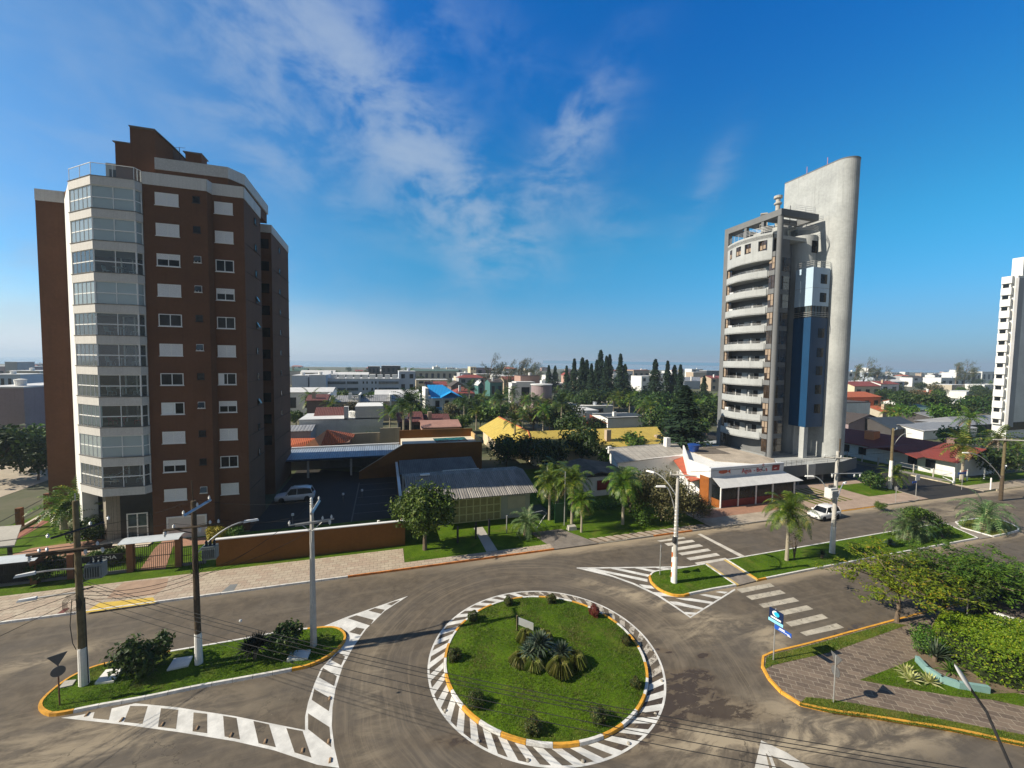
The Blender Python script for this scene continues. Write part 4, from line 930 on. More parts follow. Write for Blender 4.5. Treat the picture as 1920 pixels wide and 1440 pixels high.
# street side: stair drum, blue lift shaft, concrete blade
mb=MB(); n=30; cx,cy,rr=69.5,53.9,2.1
prof=[(cx+rr*math.cos(math.pi+math.pi*i/n),cy+rr*math.sin(math.pi+math.pi*i/n)) for i in range(n+1)]
mb.prism(prof+[(cx+rr,55.5),(cx-rr,55.5)],Z0,40.2); mb.build('stair_drum',m_gc,K)
for aa in (R(232),R(268),R(300)):
    if aa==R(232): continue
    x,y=cx+(rr+.03)*math.cos(aa),cy+(rr+.03)*math.sin(aa)
    MB().prism([(x-.5*math.sin(aa),y+.5*math.cos(aa)),(x+.5*math.sin(aa),y-.5*math.cos(aa)),(x+.5*math.sin(aa)-.2*math.cos(aa),y-.5*math.cos(aa)-.2*math.sin(aa)),(x-.5*math.sin(aa)-.2*math.cos(aa),y+.5*math.cos(aa)-.2*math.sin(aa))],37.2,39.2).build('drum_window',m_win,K)
m_blu=M('deep blue panel',(.006,.048,.125),.45,.10,.4,.1,20,spec=.4)
m_blu2=M('pale blue panel',(.42,.55,.68),.5,.06,.5,.1,20)
bx0,bx1,by0,by1=66.3,70.05,49.4,52.4
MB().box(bx0,bx1,by0,by1,7.95,26.0).build('blue_shaft',m_blu,K)
MB().box(bx0,bx1,by0,by1,27.9,34.1).build('pale_shaft',m_blu2,K)
MB().box(bx0+.12,bx1,by0+.12,by1,26.0,27.9).build('shaft_glass_band',m_wingrey,K)
mb=MB()
for t in range(6): mb.box(bx0+.06,bx0+.12,by0+.1+t*.55,by0+.16+t*.55,26.0,27.9)
for t in range(6): mb.box(bx0+.1+t*.7,bx0+.16+t*.7,by0+.06,by0+.12,26.3,27.9)
mb.build('band_mullion',m_fr,K)
mb=MB()
for z in (26.2,26.5,26.8): mb.box(bx0-.1,bx1,by0-.12,by0-.06,z,z+.06).box(bx0-.12,bx0-.06,by0-.12,by1,z,z+.06)
for z in (34.5,34.8,35.1): mb.tube([(bx0,by1,z),(bx0,by0,z),(bx1,by0,z)],.035,5)
for q in ((bx0,by1),(bx0,by0),(bx1,by0),((bx0+bx1)/2,by0)): mb.tube([(q[0],q[1],34.1),(q[0],q[1],35.15)],.03,5)
mb.build('shaft_railing',m_steel,K)
MB().box(bx0-.01,bx1,by0-.012,by0+.1,30.8,30.83).box(bx0-.012,bx0+.1,by0,by1,30.8,30.83).build('panel_joint',m_gd,K)
for z in (32.3,29.3,23.5,20.3,17.3,14.2,11.0): MB().box(68.0,69.4,by0-.03,by0+.02,z-.75,z+.75).build('shaft_window',m_win,K)
m_bl=M('light blade concrete',(.385,.40,.395),.9,.10,.25,.3,12,streak=.35,col2=(.32,.335,.335))
mb=MB(); n=20; x0,x1=70.25,74.0; cx=(x0+x1)/2; rr=(x1-x0)/2
prof=[(x0,58.5)]+[(cx+rr*math.cos(math.pi+math.pi*i/n),49.35+rr*math.sin(math.pi+math.pi*i/n)) for i in range(n+1)]+[(x1,58.5)]
mb.prism(prof,Z0-2.7,51.35); mb.build('concrete_blade',m_bl,K)
mb=MB(); mb.prism([(cx+(p[0]-cx)*1.02,p[1] if p[1]>50 else 49.35+(p[1]-49.35)*1.03) for p in prof],51.35,51.5); mb.build('blade_coping',m_gd,K)
rodm=M('red white rod',(.5,.2,.2),.6)
for y in (55,51.5): MB().tube([(71,y,51.4),(71,y,53)],.04).build('lightning_rod',rodm,K)
MB().box(x0-.01,x0+.05,52.9,56,Z0,47.5).build('blade_joint',m_gc,K)
# roof clutter
MB().lathe((65.3,55.5,ZT-1),[(.35,0),(.35,3.6),(.6,3.8),(.6,4.0),(.35,4.2),(.35,4.7),(.65,4.8),(.65,5.2)],14).build('chimney',m_conc,K)
MB().lathe((63.4,56.5,ZT-1),[(.8,0),(.8,1.3),(.55,1.3),(.55,2.0),(.75,2.1),(.75,2.3)],4).build('chimney',m_conc,K)
dsh=thing('satellite_dish','round grey satellite dish beside the chimney on the grey tower roof','satellite dish',(66.6,54.2,42.4))
MB().tube([(66.6,54.2,42.4),(66.6,54.2,45.5)],.06).build('mast',m_dark,dsh)
q=MB().lathe((0,0,0),[(.05,0),(.45,.08),(.8,.3),(.82,.32),(.45,.12),(.05,.05)],20).build('reflector',m_steel,dsh); q.location=(.1,0,3.2); q.rotation_euler=(R(55),R(25),0)
mb=MB()
for dz in (.3,.6,.9,1.2): mb.tube([(64.5,56.5,ZT+dz-.9),(64.5,51.5,ZT+dz),(68.5,51.3,ZT+dz),(68.5,56,ZT+dz)],.025,5)
for q in ((64.5,51.5),(66.5,51.4),(68.5,51.3)): mb.tube([(q[0],q[1],ZT-.9),(q[0],q[1],ZT+1.2)],.025,5)
mb.build('roof_railing',m_steel,K)
MB().box(66.35,67.2,49.6,50.4,Z0,7.95).build('shaft_pier',m_gc,K)
d=MB().box(68.3,69.6,51.95,52.1,Z0+.2,6.2).build('entrance_door',m_frame,K); MB().box(67.3,70.2,52.12,52.3,Z0,7.9).build('entrance_wall',m_gc,K)
# podium with dark garage under it
pd=thing('podium','low grey podium terrace over a dark garage in front of the grey tower','building',(60,46,0))
MB().prism([(54.5,44.95),(68.5,44.95),(74.0,46.5),(74,66),(54.5,66)],1.7,Z0).build('terrace_slab',m_gc,pd)
MB().prism([(54.6,44.85),(68.6,44.85),(68.6,44.95),(54.6,44.95)],1.45,3.2).prism([(68.5,44.86),(74.1,46.4),(74.1,46.5),(68.5,44.96)],1.4,3.2).build('fascia',m_gd,pd)
MB().box(55,73,47.0,47.1,0,1.7).build('garage_wall',m_door,pd)
MB().box(60.9,62.4,44.6,44.85,1.0,3.25).build('drain_pier',m_gc,pd)
mb=MB(); 
for z in (3.3,3.5,3.7,3.9): mb.box(56,60.8,45.0,45.03,z,z+.04)
for x in range(56,62,1): mb.box(x,x+.04,45.0,45.04,3.,4.0)
for z in (3.4,3.7): mb.box(62.5,68.3,45.0,45.03,z,z+.04)
for x in (62.5,65.4,68.3): mb.box(x,x+.04,45.0,45.04,2.7,3.7)
mb.build('terrace_railing',m_steel,pd)
for x in (56,59.5,64.5,68.2): MB().box(x,x+.35,45.1,45.45,0,1.7).build('pillar',m_gd,pd)
# ---------------------------------------------------------------- restaurant
RS=thing('restaurant','white restaurant with long fish sign, pale awning and dark red front','restaurant',(46,46,0))
rx0,rx1,ry=39.6,51.7,41.5
MB().prism([(44.6,41.6),(51.7,41.6),(54.6,44.9),(54.6,54.4),(46.3,54.4),(40.0,46.0),(39.7,41.6)],0,4.3).build('wall',m_wall,RS)
MB().prism([(44.9,46.3),(51.6,42.3),(54.5,45),(54.5,54.2),(46.5,54.2)],4.3,4.42).build('flat_roof',M('stained fibre cement roof',(.40,.34,.27),.9,.3,.5,.4,8,streak=.1),RS)
MB().box(50,54.4,53,54.3,4.42,4.47).prism([(45.6,50.3),(50.8,49.2),(51.6,53.8),(46.6,54)],4.425,4.45).build('roof_patch',M('dark roof patch',(.13,.11,.09),.9,.3,1),RS)
pp=[(39.7,41.7),(40.0,46.0),(46.2,54.3)]
mb=MB(); bandp(pp[::-1],-.2,3.6,4.95,mb); mb.build('parapet',m_wall,RS)
s=MB().hexa([(39.45,41.15,3.75),(51.6,41.15,3.75),(51.6,41.5,3.75),(39.45,41.5,3.75)],[(39.3,41.0,5.0),(51.5,41.0,5.0),(51.5,41.3,5.0),(39.3,41.3,5.0)]).build('sign_board',M('pale grey sign sheet',(.62,.64,.68),.5,.06,.6,streak=.1),RS)
tx=M('sign red',(.50,.02,.02),.6,.1); tk=M('sign black',(.03,.03,.03),.6)
text('Água',.80,(45.1,41.02,4.3),(R(84),0,0),tx,s); text('- Bo',.80,(46.95,41.02,4.28),(R(84),0,0),tx,s); text('C',.85,(47.88,41.02,4.32),(R(84),0,0),tk,s); text('a',.80,(48.45,41.02,4.28),(R(84),0,0),tx,s)
mb=MB(); mb.poly([(41.3+.75*math.cos(t*.52),41.05+.0,4.42+.27*math.sin(t*.52)) for t in range(12)]); mb.poly([(42.0,41.04,4.42),(42.5,41.04,4.72),(42.4,41.04,4.4),(42.5,41.04,4.1)]); mb.poly([(40.8,41.045,4.65),(41.5,41.045,4.85),(41.9,41.045,4.6)]); mb.build('fish_emblem',M('emblem orange red',(.5,.10,.05),.6,.3,6),s)
mb=MB(); mb.poly([(47.88+.25*math.cos(t*.6),41.01,4.93+.14*math.sin(t*.6)) for t in range(11)]); mb.build('flame_emblem',tx,s)
mb=MB(); mb.poly([(49.45,41.06,4.0),(50.75,41.06,4.0),(50.75,40.99,4.78),(49.45,40.99,4.78)]); mb.build('picture_panel',M('dark red picture',(.28,.03,.03),.5,.5,5),s)
MB().poly([(49.7,41.03,4.25),(50.3,41.03,4.3),(50.6,41.02,4.6),(50.2,41.02,4.5)]).build('picture_detail',m_frame,s)
MB().slab([(39.8,39.75,2.75),(53.5,39.75,2.75),(51.5,41.3,3.85),(39.7,41.3,3.85)],.04).build('awning',M('pale awning sheet',(.66,.66,.66),.6,.1,1.2,.1,10,streak=.15),RS)
red=M('dark red boarding',(.16,.025,.02),.6,.25,2,.2,10); om=M('orange varnished wood',(.27,.09,.02),.55,.25,2,.2,10)
MB().box(40.2,52.5,40.15,40.25,0,1.05).build('front_boarding',red,RS); MB().box(40.1,40.2,40.25,41.6,0,1.05).box(39.62,39.7,41.6,43.2,0,3.6).build('side_boarding',om,RS)
MB().box(40.2,52.5,40.19,40.21,1.05,2.7).box(40.14,40.16,40.25,41.6,1.05,2.7).build('curtain_glazing',m_win,RS)
for x in (40.15,42.9,45.8,48.6,52.4): MB().box(x-.07,x+.07,40.05,40.19,0,2.75).build('awning_post',m_frame,RS)
for x in (40.5,43.2,45.5,46.1,48.9): MB().prism([(x,40.28),(x+.35,40.28),(x+.35,40.34),(x,40.34)],1.1,2.6).build('curtain',m_curt,RS)
MB().slab([(38.0,43.2,2.75),(39.68,43.2,3.0),(45.9,53.6,3.3),(44.2,54.2,2.9)],.1).build('side_roof',tilem('orange side roof',(.50,.11,.05),(.42,.09,.04),'x',.25,.5),RS)
MB().box(40.6,40.9,47.2,47.6,1,2.8).box(42.3,42.6,49.8,50.2,.5,2.8).box(38.7,38.9,44.2,44.4,0,2.8).build('side_post',m_frame,RS)
MB().prism([(39.2,43.6),(44.6,52.6),(44.8,52.5),(39.4,43.5)],0,1.1).build('side_wall',m_wall,RS)
tk_=thing('water_tank','blue round water tank on the white parapet of the restaurant roof','water tank',(46.3,52.0,4.5))
MB().lathe((46.3,52.0,4.45),[(.62,0),(.85,.9),(.85,1.0),(.93,1.0),(.93,1.1),(.3,1.25)],22).build('tank_body',M('blue plastic',(.012,.05,.22),.4,.1,spec=.5),tk_)
# asbestos roofed annex left of the restaurant
AN=thing('annex_house','white house with a pale grey fibre cement roof left of the restaurant','house',(40,56,0))
MB().prism([(33.0,52.4),(46.0,53.6),(48.4,58.4),(35,58.0)],0,3.5).build('wall',m_wall,AN)
MB().slab([(32.5,51.9,3.45),(46.5,53.9,3.45),(48.9,58.8,4.25),(34.6,57.8,4.25)],.1).build('roof',brickm('weathered fibre cement sheets',(.44,.41,.36),(.36,.33,.29),(.16,.14,.12),1.1,1.9,R(8),.04,bump=.5,off=0.,dirt=.45),AN)
MB().box(34.6,35.1,57.6,58.0,3.5,4.6).box(45.4,46.2,57.3,58.1,3.6,5.6).build('chimney',m_wall,AN)
MB().slab([(34.4,57.8,4.4),(49,58.9,4.4),(49,59.3,4.3),(34.4,58.2,4.3)],.15).build('ridge_flashing',m_frame,AN)
# dark roofed hut left of it with white wall and dark red shutter
HU=thing('small_house','small white house with a low dark roof and a red shutter behind palms','house',(28,51,0))
ux0,_=G(1101,975,0.); 
MB().box(24.6,31.8,48.4,54,0,2.7).build('wall',m_wall,HU)
MB().slab([(23.2,47.7,2.75),(27.5,47.6,3.6),(28.0,55,3.7),(23.6,55,2.9)],.12).slab([(27.5,47.6,3.6),(32.6,47.8,2.7),(33,55,2.8),(28.0,55,3.7)],.12).build('roof',M('mossy dark roof',(.10,.085,.07),.95,.4,1,.6,6),HU)
w_=MB().box(27.4,29.2,48.32,48.4,.9,2.2).build('shutter',M('dark red shutter',(.2,.02,.02),.7),HU)
# ---------------------------------------------------------------- tower yard, walls, carport, pool terrace
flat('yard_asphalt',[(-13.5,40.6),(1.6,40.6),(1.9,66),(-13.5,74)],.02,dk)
ow=thing('boundary_wall','long orange brown rendered wall with a white coping along the pavement','wall',(-6,40.3,0))
MB().box(-13.8,1.9,40.1,40.35,0,2.45).build('wall',m_brown2,ow); MB().box(-13.85,1.95,40.05,40.4,2.45,2.53).build('coping',m_frame,ow)
ow2=thing('boundary_wall','orange brown side wall with a pale coping between yard and corrugated house','wall',(1.8,50,0))
MB().prism([(1.65,40.36),(1.9,40.36),(1.9,65),(1.65,65)],0,2.3).build('wall',m_brown2,ow2); MB().box(1.6,1.95,40.41,65,2.3,2.38).build('coping',m_frame,ow2)
m_cor=brickm
def corr(name,c,axis='x',period=.18,rough=.5,dirt=.3):
    m,b,p=newmat(name); pos=wpos(b); x,y,z=b.xyz(pos); a=x if axis=='x' else y
    h=b.math('ABSOLUTE',b.math('SINE',b.math('MULTIPLY',a,math.pi/period)))
    cc=b.mix(b.ramp(b.noise(b.mapv(pos,1.2,.25,1) if axis=='x' else b.mapv(pos,.25,1.2,1),1.,5,.7),.35,.7),c,tuple(q*(1-dirt) for q in c)); cc=b.mix(b.ramp(h,.45,.0),cc,tuple(q*.25 for q in c))
    b.l(cc,p.inputs['Base Color']); p.inputs['Roughness'].default_value=rough
    bn=b.n('ShaderNodeBump'); bn.inputs['Strength'].default_value=.7; bn.inputs['Distance'].default_value=.05; b.l(h,bn.inputs['Height']); b.l(bn.outputs[0],p.inputs['Normal']); return m
m_corb=corr('blue corrugated sheet',(.30,.36,.44),'x',.34); m_corg=corr('grey corrugated sheet',(.30,.28,.255),'x',.22,.8,.45); m_cord=corr('old fibre cement sheet',(.15,.15,.145),'x',.25,.9,.4)
cp=thing('carport','long carport with a blue corrugated roof behind the tower yard','carport',(-6,69,0))
MB().slab([(-14.2,67.2,2.95),(1.9,67.2,2.95),(2.8,73.2,3.5),(-15,73,3.5)],.08).build('roof',m_corb,cp); MB().box(-14.2,1.9,67.1,67.2,2.75,3.0).build('fascia',M('blue fascia',(.035,.06,.10),.6,.1),cp)
MB().box(-15,2.8,72.9,73.15,0,3.4).build('back_wall',m_concd,cp); MB().box(-15,2.8,72.95,73.3,3.52,3.72).build('rear_coping',m_frame,cp)
for u in (-11.2,-5.1,.4): MB().box(u,u+.28,67.5,67.78,0,2.9).build('post',m_conc,cp)
for u,v in ((-9.6,49),(-5,55),(-2.8,56),(-.6,44.5),(-11,43.5)):
    l=thing('garden_light',{-9.6:'short white bollard light beside the parked SUV',-5:'left one of two white bollard lights in the dark yard',-2.8:'right one of two white bollard lights in the dark yard',-.6:'white bollard light by the right end of the orange wall',-11:'white bollard light behind the left end of the orange wall'}[u],'light',(u,v,0))
    MB().lathe((u,v,0),[(.05,0),(.05,.9)],8).build('post',m_concd,l); MB().lathe((u,v,.9),[(.14,0),(.14,.22),(.03,.26)],10).build('head',m_frame,l)
mp=MB()
for k in range(7): mp.box(-3.4,1.5,44.5+k*2.9,44.62+k*2.9,.02,.026)
mp.box(-3.6,-3.45,41,63,.02,.027); struct('parking_lines',mp,M('grey bay lines',(.13,.125,.115),.9,.2,3))
pt=thing('pool_terrace','raised terrace with a small pool and orange brown walls behind the carport','terrace',(9,69,0))
MB().prism([(2.9,65.2),(15.1,64.6),(15.1,72.2),(2.7,72.8)],0,4.55).build('floor',M('cream pool deck',(.68,.62,.5),.8,.08,1),pt)
z673=PV(673,885,65.0); 
mb=MB(); a=[(z673[0],65.0,0),(2.9,65.0,0),(15.2,64.4,0),(15.2,64.4,5.0),(2.9,65.0,5.0),(z673[0],65.0,z673[1])]
f=[mb.vert(p) for p in a]; g=[mb.vert((p[0],p[1]+.2,p[2])) for p in a]; mb.face(f); mb.face(g[::-1])
for i in range(6): mb.face((f[i],g[i],g[(i+1)%6],f[(i+1)%6]))
mb.build('front_wall',m_brown2,pt)
MB().tube([(z673[0],65.1,z673[1]+.04),(2.9,65.1,5.05),(15.2,64.5,5.05)],.06,5).build('front_coping',m_conc,pt)
MB().prism([(2.5,72.6),(15.2,72.1),(15.2,72.4),(2.5,72.9)],0,5.95).build('back_wall',m_brown2,pt); MB().prism([(14.95,64.8),(15.2,64.8),(15.2,72.1),(14.95,72.1)],0,5.4).build('side_wall',M('tan wall with painted sun',(.5,.33,.15),.85,.1),pt)  # side wall: sunlit brightness is put into its tan colour
a=[G3(811,822,4.58),G3(870,819,4.58),G3(878,826,4.58),G3(818,829.5,4.58)]; MB().poly([(p[0],p[1],4.575) for p in a]).build('pool_water',m_water,pt)
# corrugated house with the yellow garage door
HA=thing('corrugated_house','low house with a dark corrugated roof and a yellow panelled garage door','house',(9,46,0))
MB().box(3.2,16.2,44.1,50,0,3.2).build('wall',M('cream house wall',(.42,.42,.34),.85,.1,.6,streak=.15),HA)
mb=MB(); n=120
for i in range(n): # real corrugation
    x0=2.2+14.5*i/n; x1=2.2+14.5*(i+1)/n; z=lambda x: .035*math.sin((x-2.2)*2*math.pi/.29)
    for j in range(1):
        mb.poly([(x0,42.7,3.3+z(x0)),(x1,42.7,3.3+z(x1)),(x1,48.2,4.55+z(x1)),(x0,48.2,4.55+z(x0))]); mb.poly([(x1,42.7,3.24+z(x1)),(x0,42.7,3.24+z(x0)),(x0,48.2,4.49+z(x0)),(x1,48.2,4.49+z(x1))])
        mb.poly([(x0,48.2,4.55+z(x0)),(x1,48.2,4.55+z(x1)),(x1-.3,50.4,4.35+z(x1)),(x0-.3,50.4,4.35+z(x0))])
mb.build('roof',m_corg,HA)
MB().box(4.,5.1,48.0,48.4,4.6,4.75).build('ridge_vent',m_frame,HA)
MB().prism([(3.2,44.1),(3.25,44.1),(3.25,50.2),(3.2,50.2)],3.2,lambda p:3.55 if p[1]<45 else 4.4).prism([(16.15,44.1),(16.2,44.1),(16.2,50.2),(16.15,50.2)],3.2,lambda p:3.55 if p[1]<45 else 4.4).build('gable_wall',m_conc,HA)
ga,gb=PV(848,960,44.05)[0],PV(938,955,44.05)[0]; yl=M('pale yellow frame',(.55,.52,.24),.6,.1,3); yp=M('dusty yellow pane',(.30,.27,.10),.5,.2,2)
d=MB().box(ga,gb,44.04,44.09,.15,2.75).build('garage_door',yp,HA); mb=MB()
for i in range(8): x=ga+(gb-ga)*i/7; mb.box(x-.06,x+.06,43.98,44.04,.15,2.75)
for j in range(4): z=.15+2.6*j/3; mb.box(ga,gb,43.985,44.038,z-.05,z+.05)
mb.build('door_frame',yl,d)
MB().box(gb+.9,gb+3.0,44.03,44.1,1.2,2.6).build('shutter',M('cream shutter',(.5,.45,.33),.7,.1),HA)
flat('house_path',GP([(888,990),(905,988),(933,1032),(912,1035)],.11),.125,m_conc)
BS=thing('back_shed','white back building with a grey corrugated roof under the brown terrace wall','house',(6,58,0))
MB().box(2.3,12.4,56.6,60.6,0,2.7).build('wall',m_wall,BS); MB().slab([(2,56.2,2.75),(12.7,56.2,2.75),(12.7,61,3.5),(2,61,3.5)],.1).build('roof',m_cord,BS)
MB().box(2.6,5.2,56.52,56.6,.9,2.1).box(8,12.2,56.52,56.6,1.3,2.2).build('window',m_win,BS); MB().box(7.7,12.8,56.1,56.2,2.5,2.9).build('fascia',m_frame,BS)
yw=thing('fence','row of dark posts with one wire rail in front of the corrugated house','fence',(9,41.6,0))
for px,py in ((858,1018),(892,1010),(917,1003)): x,y=G(px,py,.1); MB().box(x-.09,x+.09,y-.09,y+.09,.1,1.75).build('post',m_dark,yw)
x,y=G(950,1000,.1); tag(MB().lathe((x,y,.1),[(.07,0),(.07,1.8),(.09,1.8),(.09,1.9)],10).build('grey_post',m_steel),'thin grey steel post on the lawn in front of the white wall','post')
for px,py,l in ((1041,972,'tall white steel post beside the green gate panel'),(1058,985,'tall pale pole standing left of the queen palms')):
    x,y=G(px,py,.1); tag(MB().lathe((x,y,.1),[(.06,0),(.05,3.2 if px==1041 else 6.)],8).build('steel_post',m_steel),l,'post')
gn=thing('garden_gate','green metal gate panel with a bent dark tube beside it','gate',(20,44,.1)); x,y=G(1042,985,.1)
MB().box(x,x+1.5,y+.3,y+.36,.2,2.4).build('panel',M('green sheet',(.02,.08,.03),.5),gn); MB().tube([(x-3.6,y,1.7),(x-1.6,y,1.9),(x-1.1,y,1.6),(x-2.4,y-.4,.2)],.04,6).build('tube',m_steel,gn)
x,y=G(1072,993,.1); tag(MB().hexa([(x-.5,y-.3,.1),(x+.5,y-.3,.1),(x+.5,y+.3,.1),(x-.5,y+.3,.1)],[(x-.42,y-.24,.5),(x+.42,y-.24,.5),(x+.42,y+.24,.55),(x-.42,y+.24,.55)]).build('concrete_block',m_conc),'small concrete block on the verge beside the palms','block')
# ---------------------------------------------------------------- house kit for everything further back
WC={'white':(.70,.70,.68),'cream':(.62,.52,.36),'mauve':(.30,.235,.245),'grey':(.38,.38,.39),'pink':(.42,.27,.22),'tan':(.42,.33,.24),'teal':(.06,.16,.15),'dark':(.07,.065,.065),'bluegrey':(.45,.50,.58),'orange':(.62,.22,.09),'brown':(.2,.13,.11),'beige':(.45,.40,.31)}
WM={k:M(k+' plaster',v,.88,.10,.3,.1,15,streak=.2) for k,v in WC.items()}
RM={'red':tilem('red tiles',(.30,.065,.05),(.24,.05,.04)),'orange':tilem('orange tiles',(.52,.13,.045),(.42,.10,.04),'x',.3,.42),'yellow':tilem('yellow tiles',(.62,.47,.10),(.52,.38,.07),'x',.28,.4,.22),'yellowv':tilem('yellow tiles side',(.62,.47,.10),(.52,.38,.07),'y',.28,.4,.22),
 'blue':tilem('bright blue roof',(.0,.33,.78),(.0,.29,.70),'x',.5,.6,0.),'dark':tilem('dark tiles',(.09,.07,.06),(.06,.05,.045)),'maroon':tilem('maroon tiles',(.16,.05,.045),(.11,.035,.03),'x',.35,.5),'grey':corr('grey sheet',(.33,.33,.33),'x',.6),'green':corr('green sheet',(.12,.19,.14),'x',.6),'white':M('white roof sheet',(.62,.62,.61),.7,.12,.5,streak=.1),'slate':M('dark slate',(.045,.055,.065),.6,.2,.8),'pinkr':M('pink roof',(.36,.2,.16),.85,.15,.8),'redv':tilem('shade toned red tiles',(.25,.045,.03),(.18,.03,.022),'y',.26,.4)}  # redv: roof red lowered to stand in for the shadow over the bungalow
def house(name,label,u0,u1,v0,v1,h,wall,roof='flat',rm='white',rise=1.2,win=(0,0),lwin=(0,0),cat='house',z0=0,over=.35,group=None,wm=None):
    t=thing(name,label,cat,((u0+u1)/2,v0,0),group)
    MB().box(u0,u1,v0,v1,z0,h).build('wall',WM[wall],t)
    o=over
    if roof=='flat':
        mb=MB().box(u0-.1,u1+.1,v0-.1,v1+.1,h,h+.25); mb.build('roof',RM[rm],t)
    elif roof=='gu': # ridge along u
        m_=(v0+v1)/2; mb=MB(); mb.slab([(u0-o,v0-o,h-.1),(u1+o,v0-o,h-.1),(u1+o,m_,h+rise),(u0-o,m_,h+rise)],.12); mb.slab([(u0-o,m_,h+rise),(u1+o,m_,h+rise),(u1+o,v1+o,h-.1),(u0-o,v1+o,h-.1)],.12); mb.build('roof',RM[rm],t)
        MB().prism([(u0+.02,v0),(u0+.12,v0),(u0+.12,m_),(u0+.02,m_)],h-.01,lambda p:h if p[1]==v0 else h+rise-.15).prism([(u0+.02,m_),(u0+.12,m_),(u0+.12,v1),(u0+.02,v1)],h-.01,lambda p:h if p[1]==v1 else h+rise-.15).build('gable',WM[wall],t)
    elif roof=='gv':
        m_=(u0+u1)/2; mb=MB(); mb.slab([(u0-o,v0-o,h-.1),(m_,v0-o,h+rise),(m_,v1+o,h+rise),(u0-o,v1+o,h-.1)],.12); mb.slab([(m_,v0-o,h+rise),(u1+o,v0-o,h-.1),(u1+o,v1+o,h-.1),(m_,v1+o,h+rise)],.12); mb.build('roof',RM[rm],t)
        mb=MB(); f=[mb.vert(p) for p in ((u0,v0+.02,h-.01),(u1,v0+.02,h-.01),(m_,v0+.02,h+rise-.15))]; mb.face(f); f=[mb.vert(p) for p in ((u0,v0+.12,h-.01),(u1,v0+.12,h-.01),(m_,v0+.12,h+rise-.15))]; mb.face(f[::-1]); mb.build('gable',WM[wall],t)
    elif roof=='hip':
        k=min(u1-u0,v1-v0)/2; mb=MB(); a,b_,c,d=(u0-o,v0-o,h-.1),(u1+o,v0-o,h-.1),(u1+o,v1+o,h-.1),(u0-o,v1+o,h-.1); m_=(v0+v1)/2; e,f=(u0+k*.9,m_,h+rise),(u1-k*.9,m_,h+rise)
        for q in ((a,b_,f,e),(b_,c,f),(c,d,e,f),(d,a,e)): mb.poly(q)
        mb.poly([d,c,b_,a]); mb.build('roof',RM[rm],t)
    if roof!='flat' and v0>86 and (int(u0*7+v0*3)%5)<3: MB().box(u0+(u1-u0)*.22,u0+(u1-u0)*.22+.9,v0+1.2,v0+2.1,h,h+rise+.9).build('chimney',WM['white' if int(u0)%2 else 'tan'],t)
    if roof=='flat' and v0>60 and (int(u0*5+v0)%4)<2: MB().lathe((u0+(u1-u0)*.6,v0+3,h+.25),[(.7,0),(.8,1.0),(.85,1.1),(.2,1.25)],12).build('water_tank',WM['bluegrey' if int(v0)%2 else 'white'],t)
    nx,nz=win
    for j in range(nz):
        for i in range(nx):
            w_=(u1-u0)/nx; a=u0+w_*(i+.28); c=u0+w_*(i+.72); zz=z0+(h-z0)*(j+.35)/nz; ze=z0+(h-z0)*(j+.78)/nz
            MB().box(a,c,v0-.05,v0+.02,zz,ze).build('window',m_win,t)
    nx,nz=lwin
    for j in range(nz):
        for i in range(nx):
            w_=(v1-v0)/nx; a=v0+w_*(i+.28); c=v0+w_*(i+.72); zz=z0+(h-z0)*(j+.35)/nz; ze=z0+(h-z0)*(j+.78)/nz
            MB().box(u0-.05,u0+.02,a,c,zz,ze).build('window',m_win,t)
    return t
def fb(label,p0,p1,yt,v,wall,roof='flat',rm='white',rise=1.2,dep=12,name='house',cat='house',win=(0,0),lwin=(0,0),group=None,over=.35):
    u0,z=PV(p0,yt,v); u1,_=PV(p1,yt,v)
    rr=0 if roof=='flat' else rise
    return house(name,label,u0,u1,v,v+dep,max(2.4,z-rr),wall,roof,rm,rise,win,lwin,cat,over=over,group=group)
# yellow tiled house
YH=thing('yellow_roof_house','long low house with a weathered yellow tiled roof behind the dark gardens','house',(35,70,0))
MB().box(21,25,71.5,88,0,3).box(25,51,66,75,0,2.7).build('wall',WM['cream'],YH)
MB().slab([(20.0,70.5,3.1),(25.4,70.9,5.25),(25.2,91,5.25),(20.3,89.4,3.1)],.12).build('side_roof',RM['yellowv'],YH)
MB().slab([(24.4,64.6,2.75),(51.2,63.4,2.75),(53.4,70.6,5.2),(25.45,70.8,5.25)],.12).slab([(25.45,70.8,5.24),(53.4,70.6,5.19),(55,77,2.9),(27,77.5,2.9)],.12).build('long_roof',RM['yellow'],YH)
MB().slab([(20.0,70.45,3.12),(25.45,70.8,5.3),(24.4,64.5,2.82)],.1).build('hip_roof',RM['yellow'],YH)
MB().tube([(25.42,91,5.3),(25.45,70.8,5.32),(24.3,64.4,2.85)],.12,6).build('ridge_tiles',RM['orange'],YH)
for px,py,yt in ((1140,825,806),(1233,833,816)):
    u,z=PV(px,py,66.5); MB().box(u-.45,u+.45,66.2,67.1,2.6,PV(px,yt,66.5)[1]).build('chimney',WM['tan'],YH)
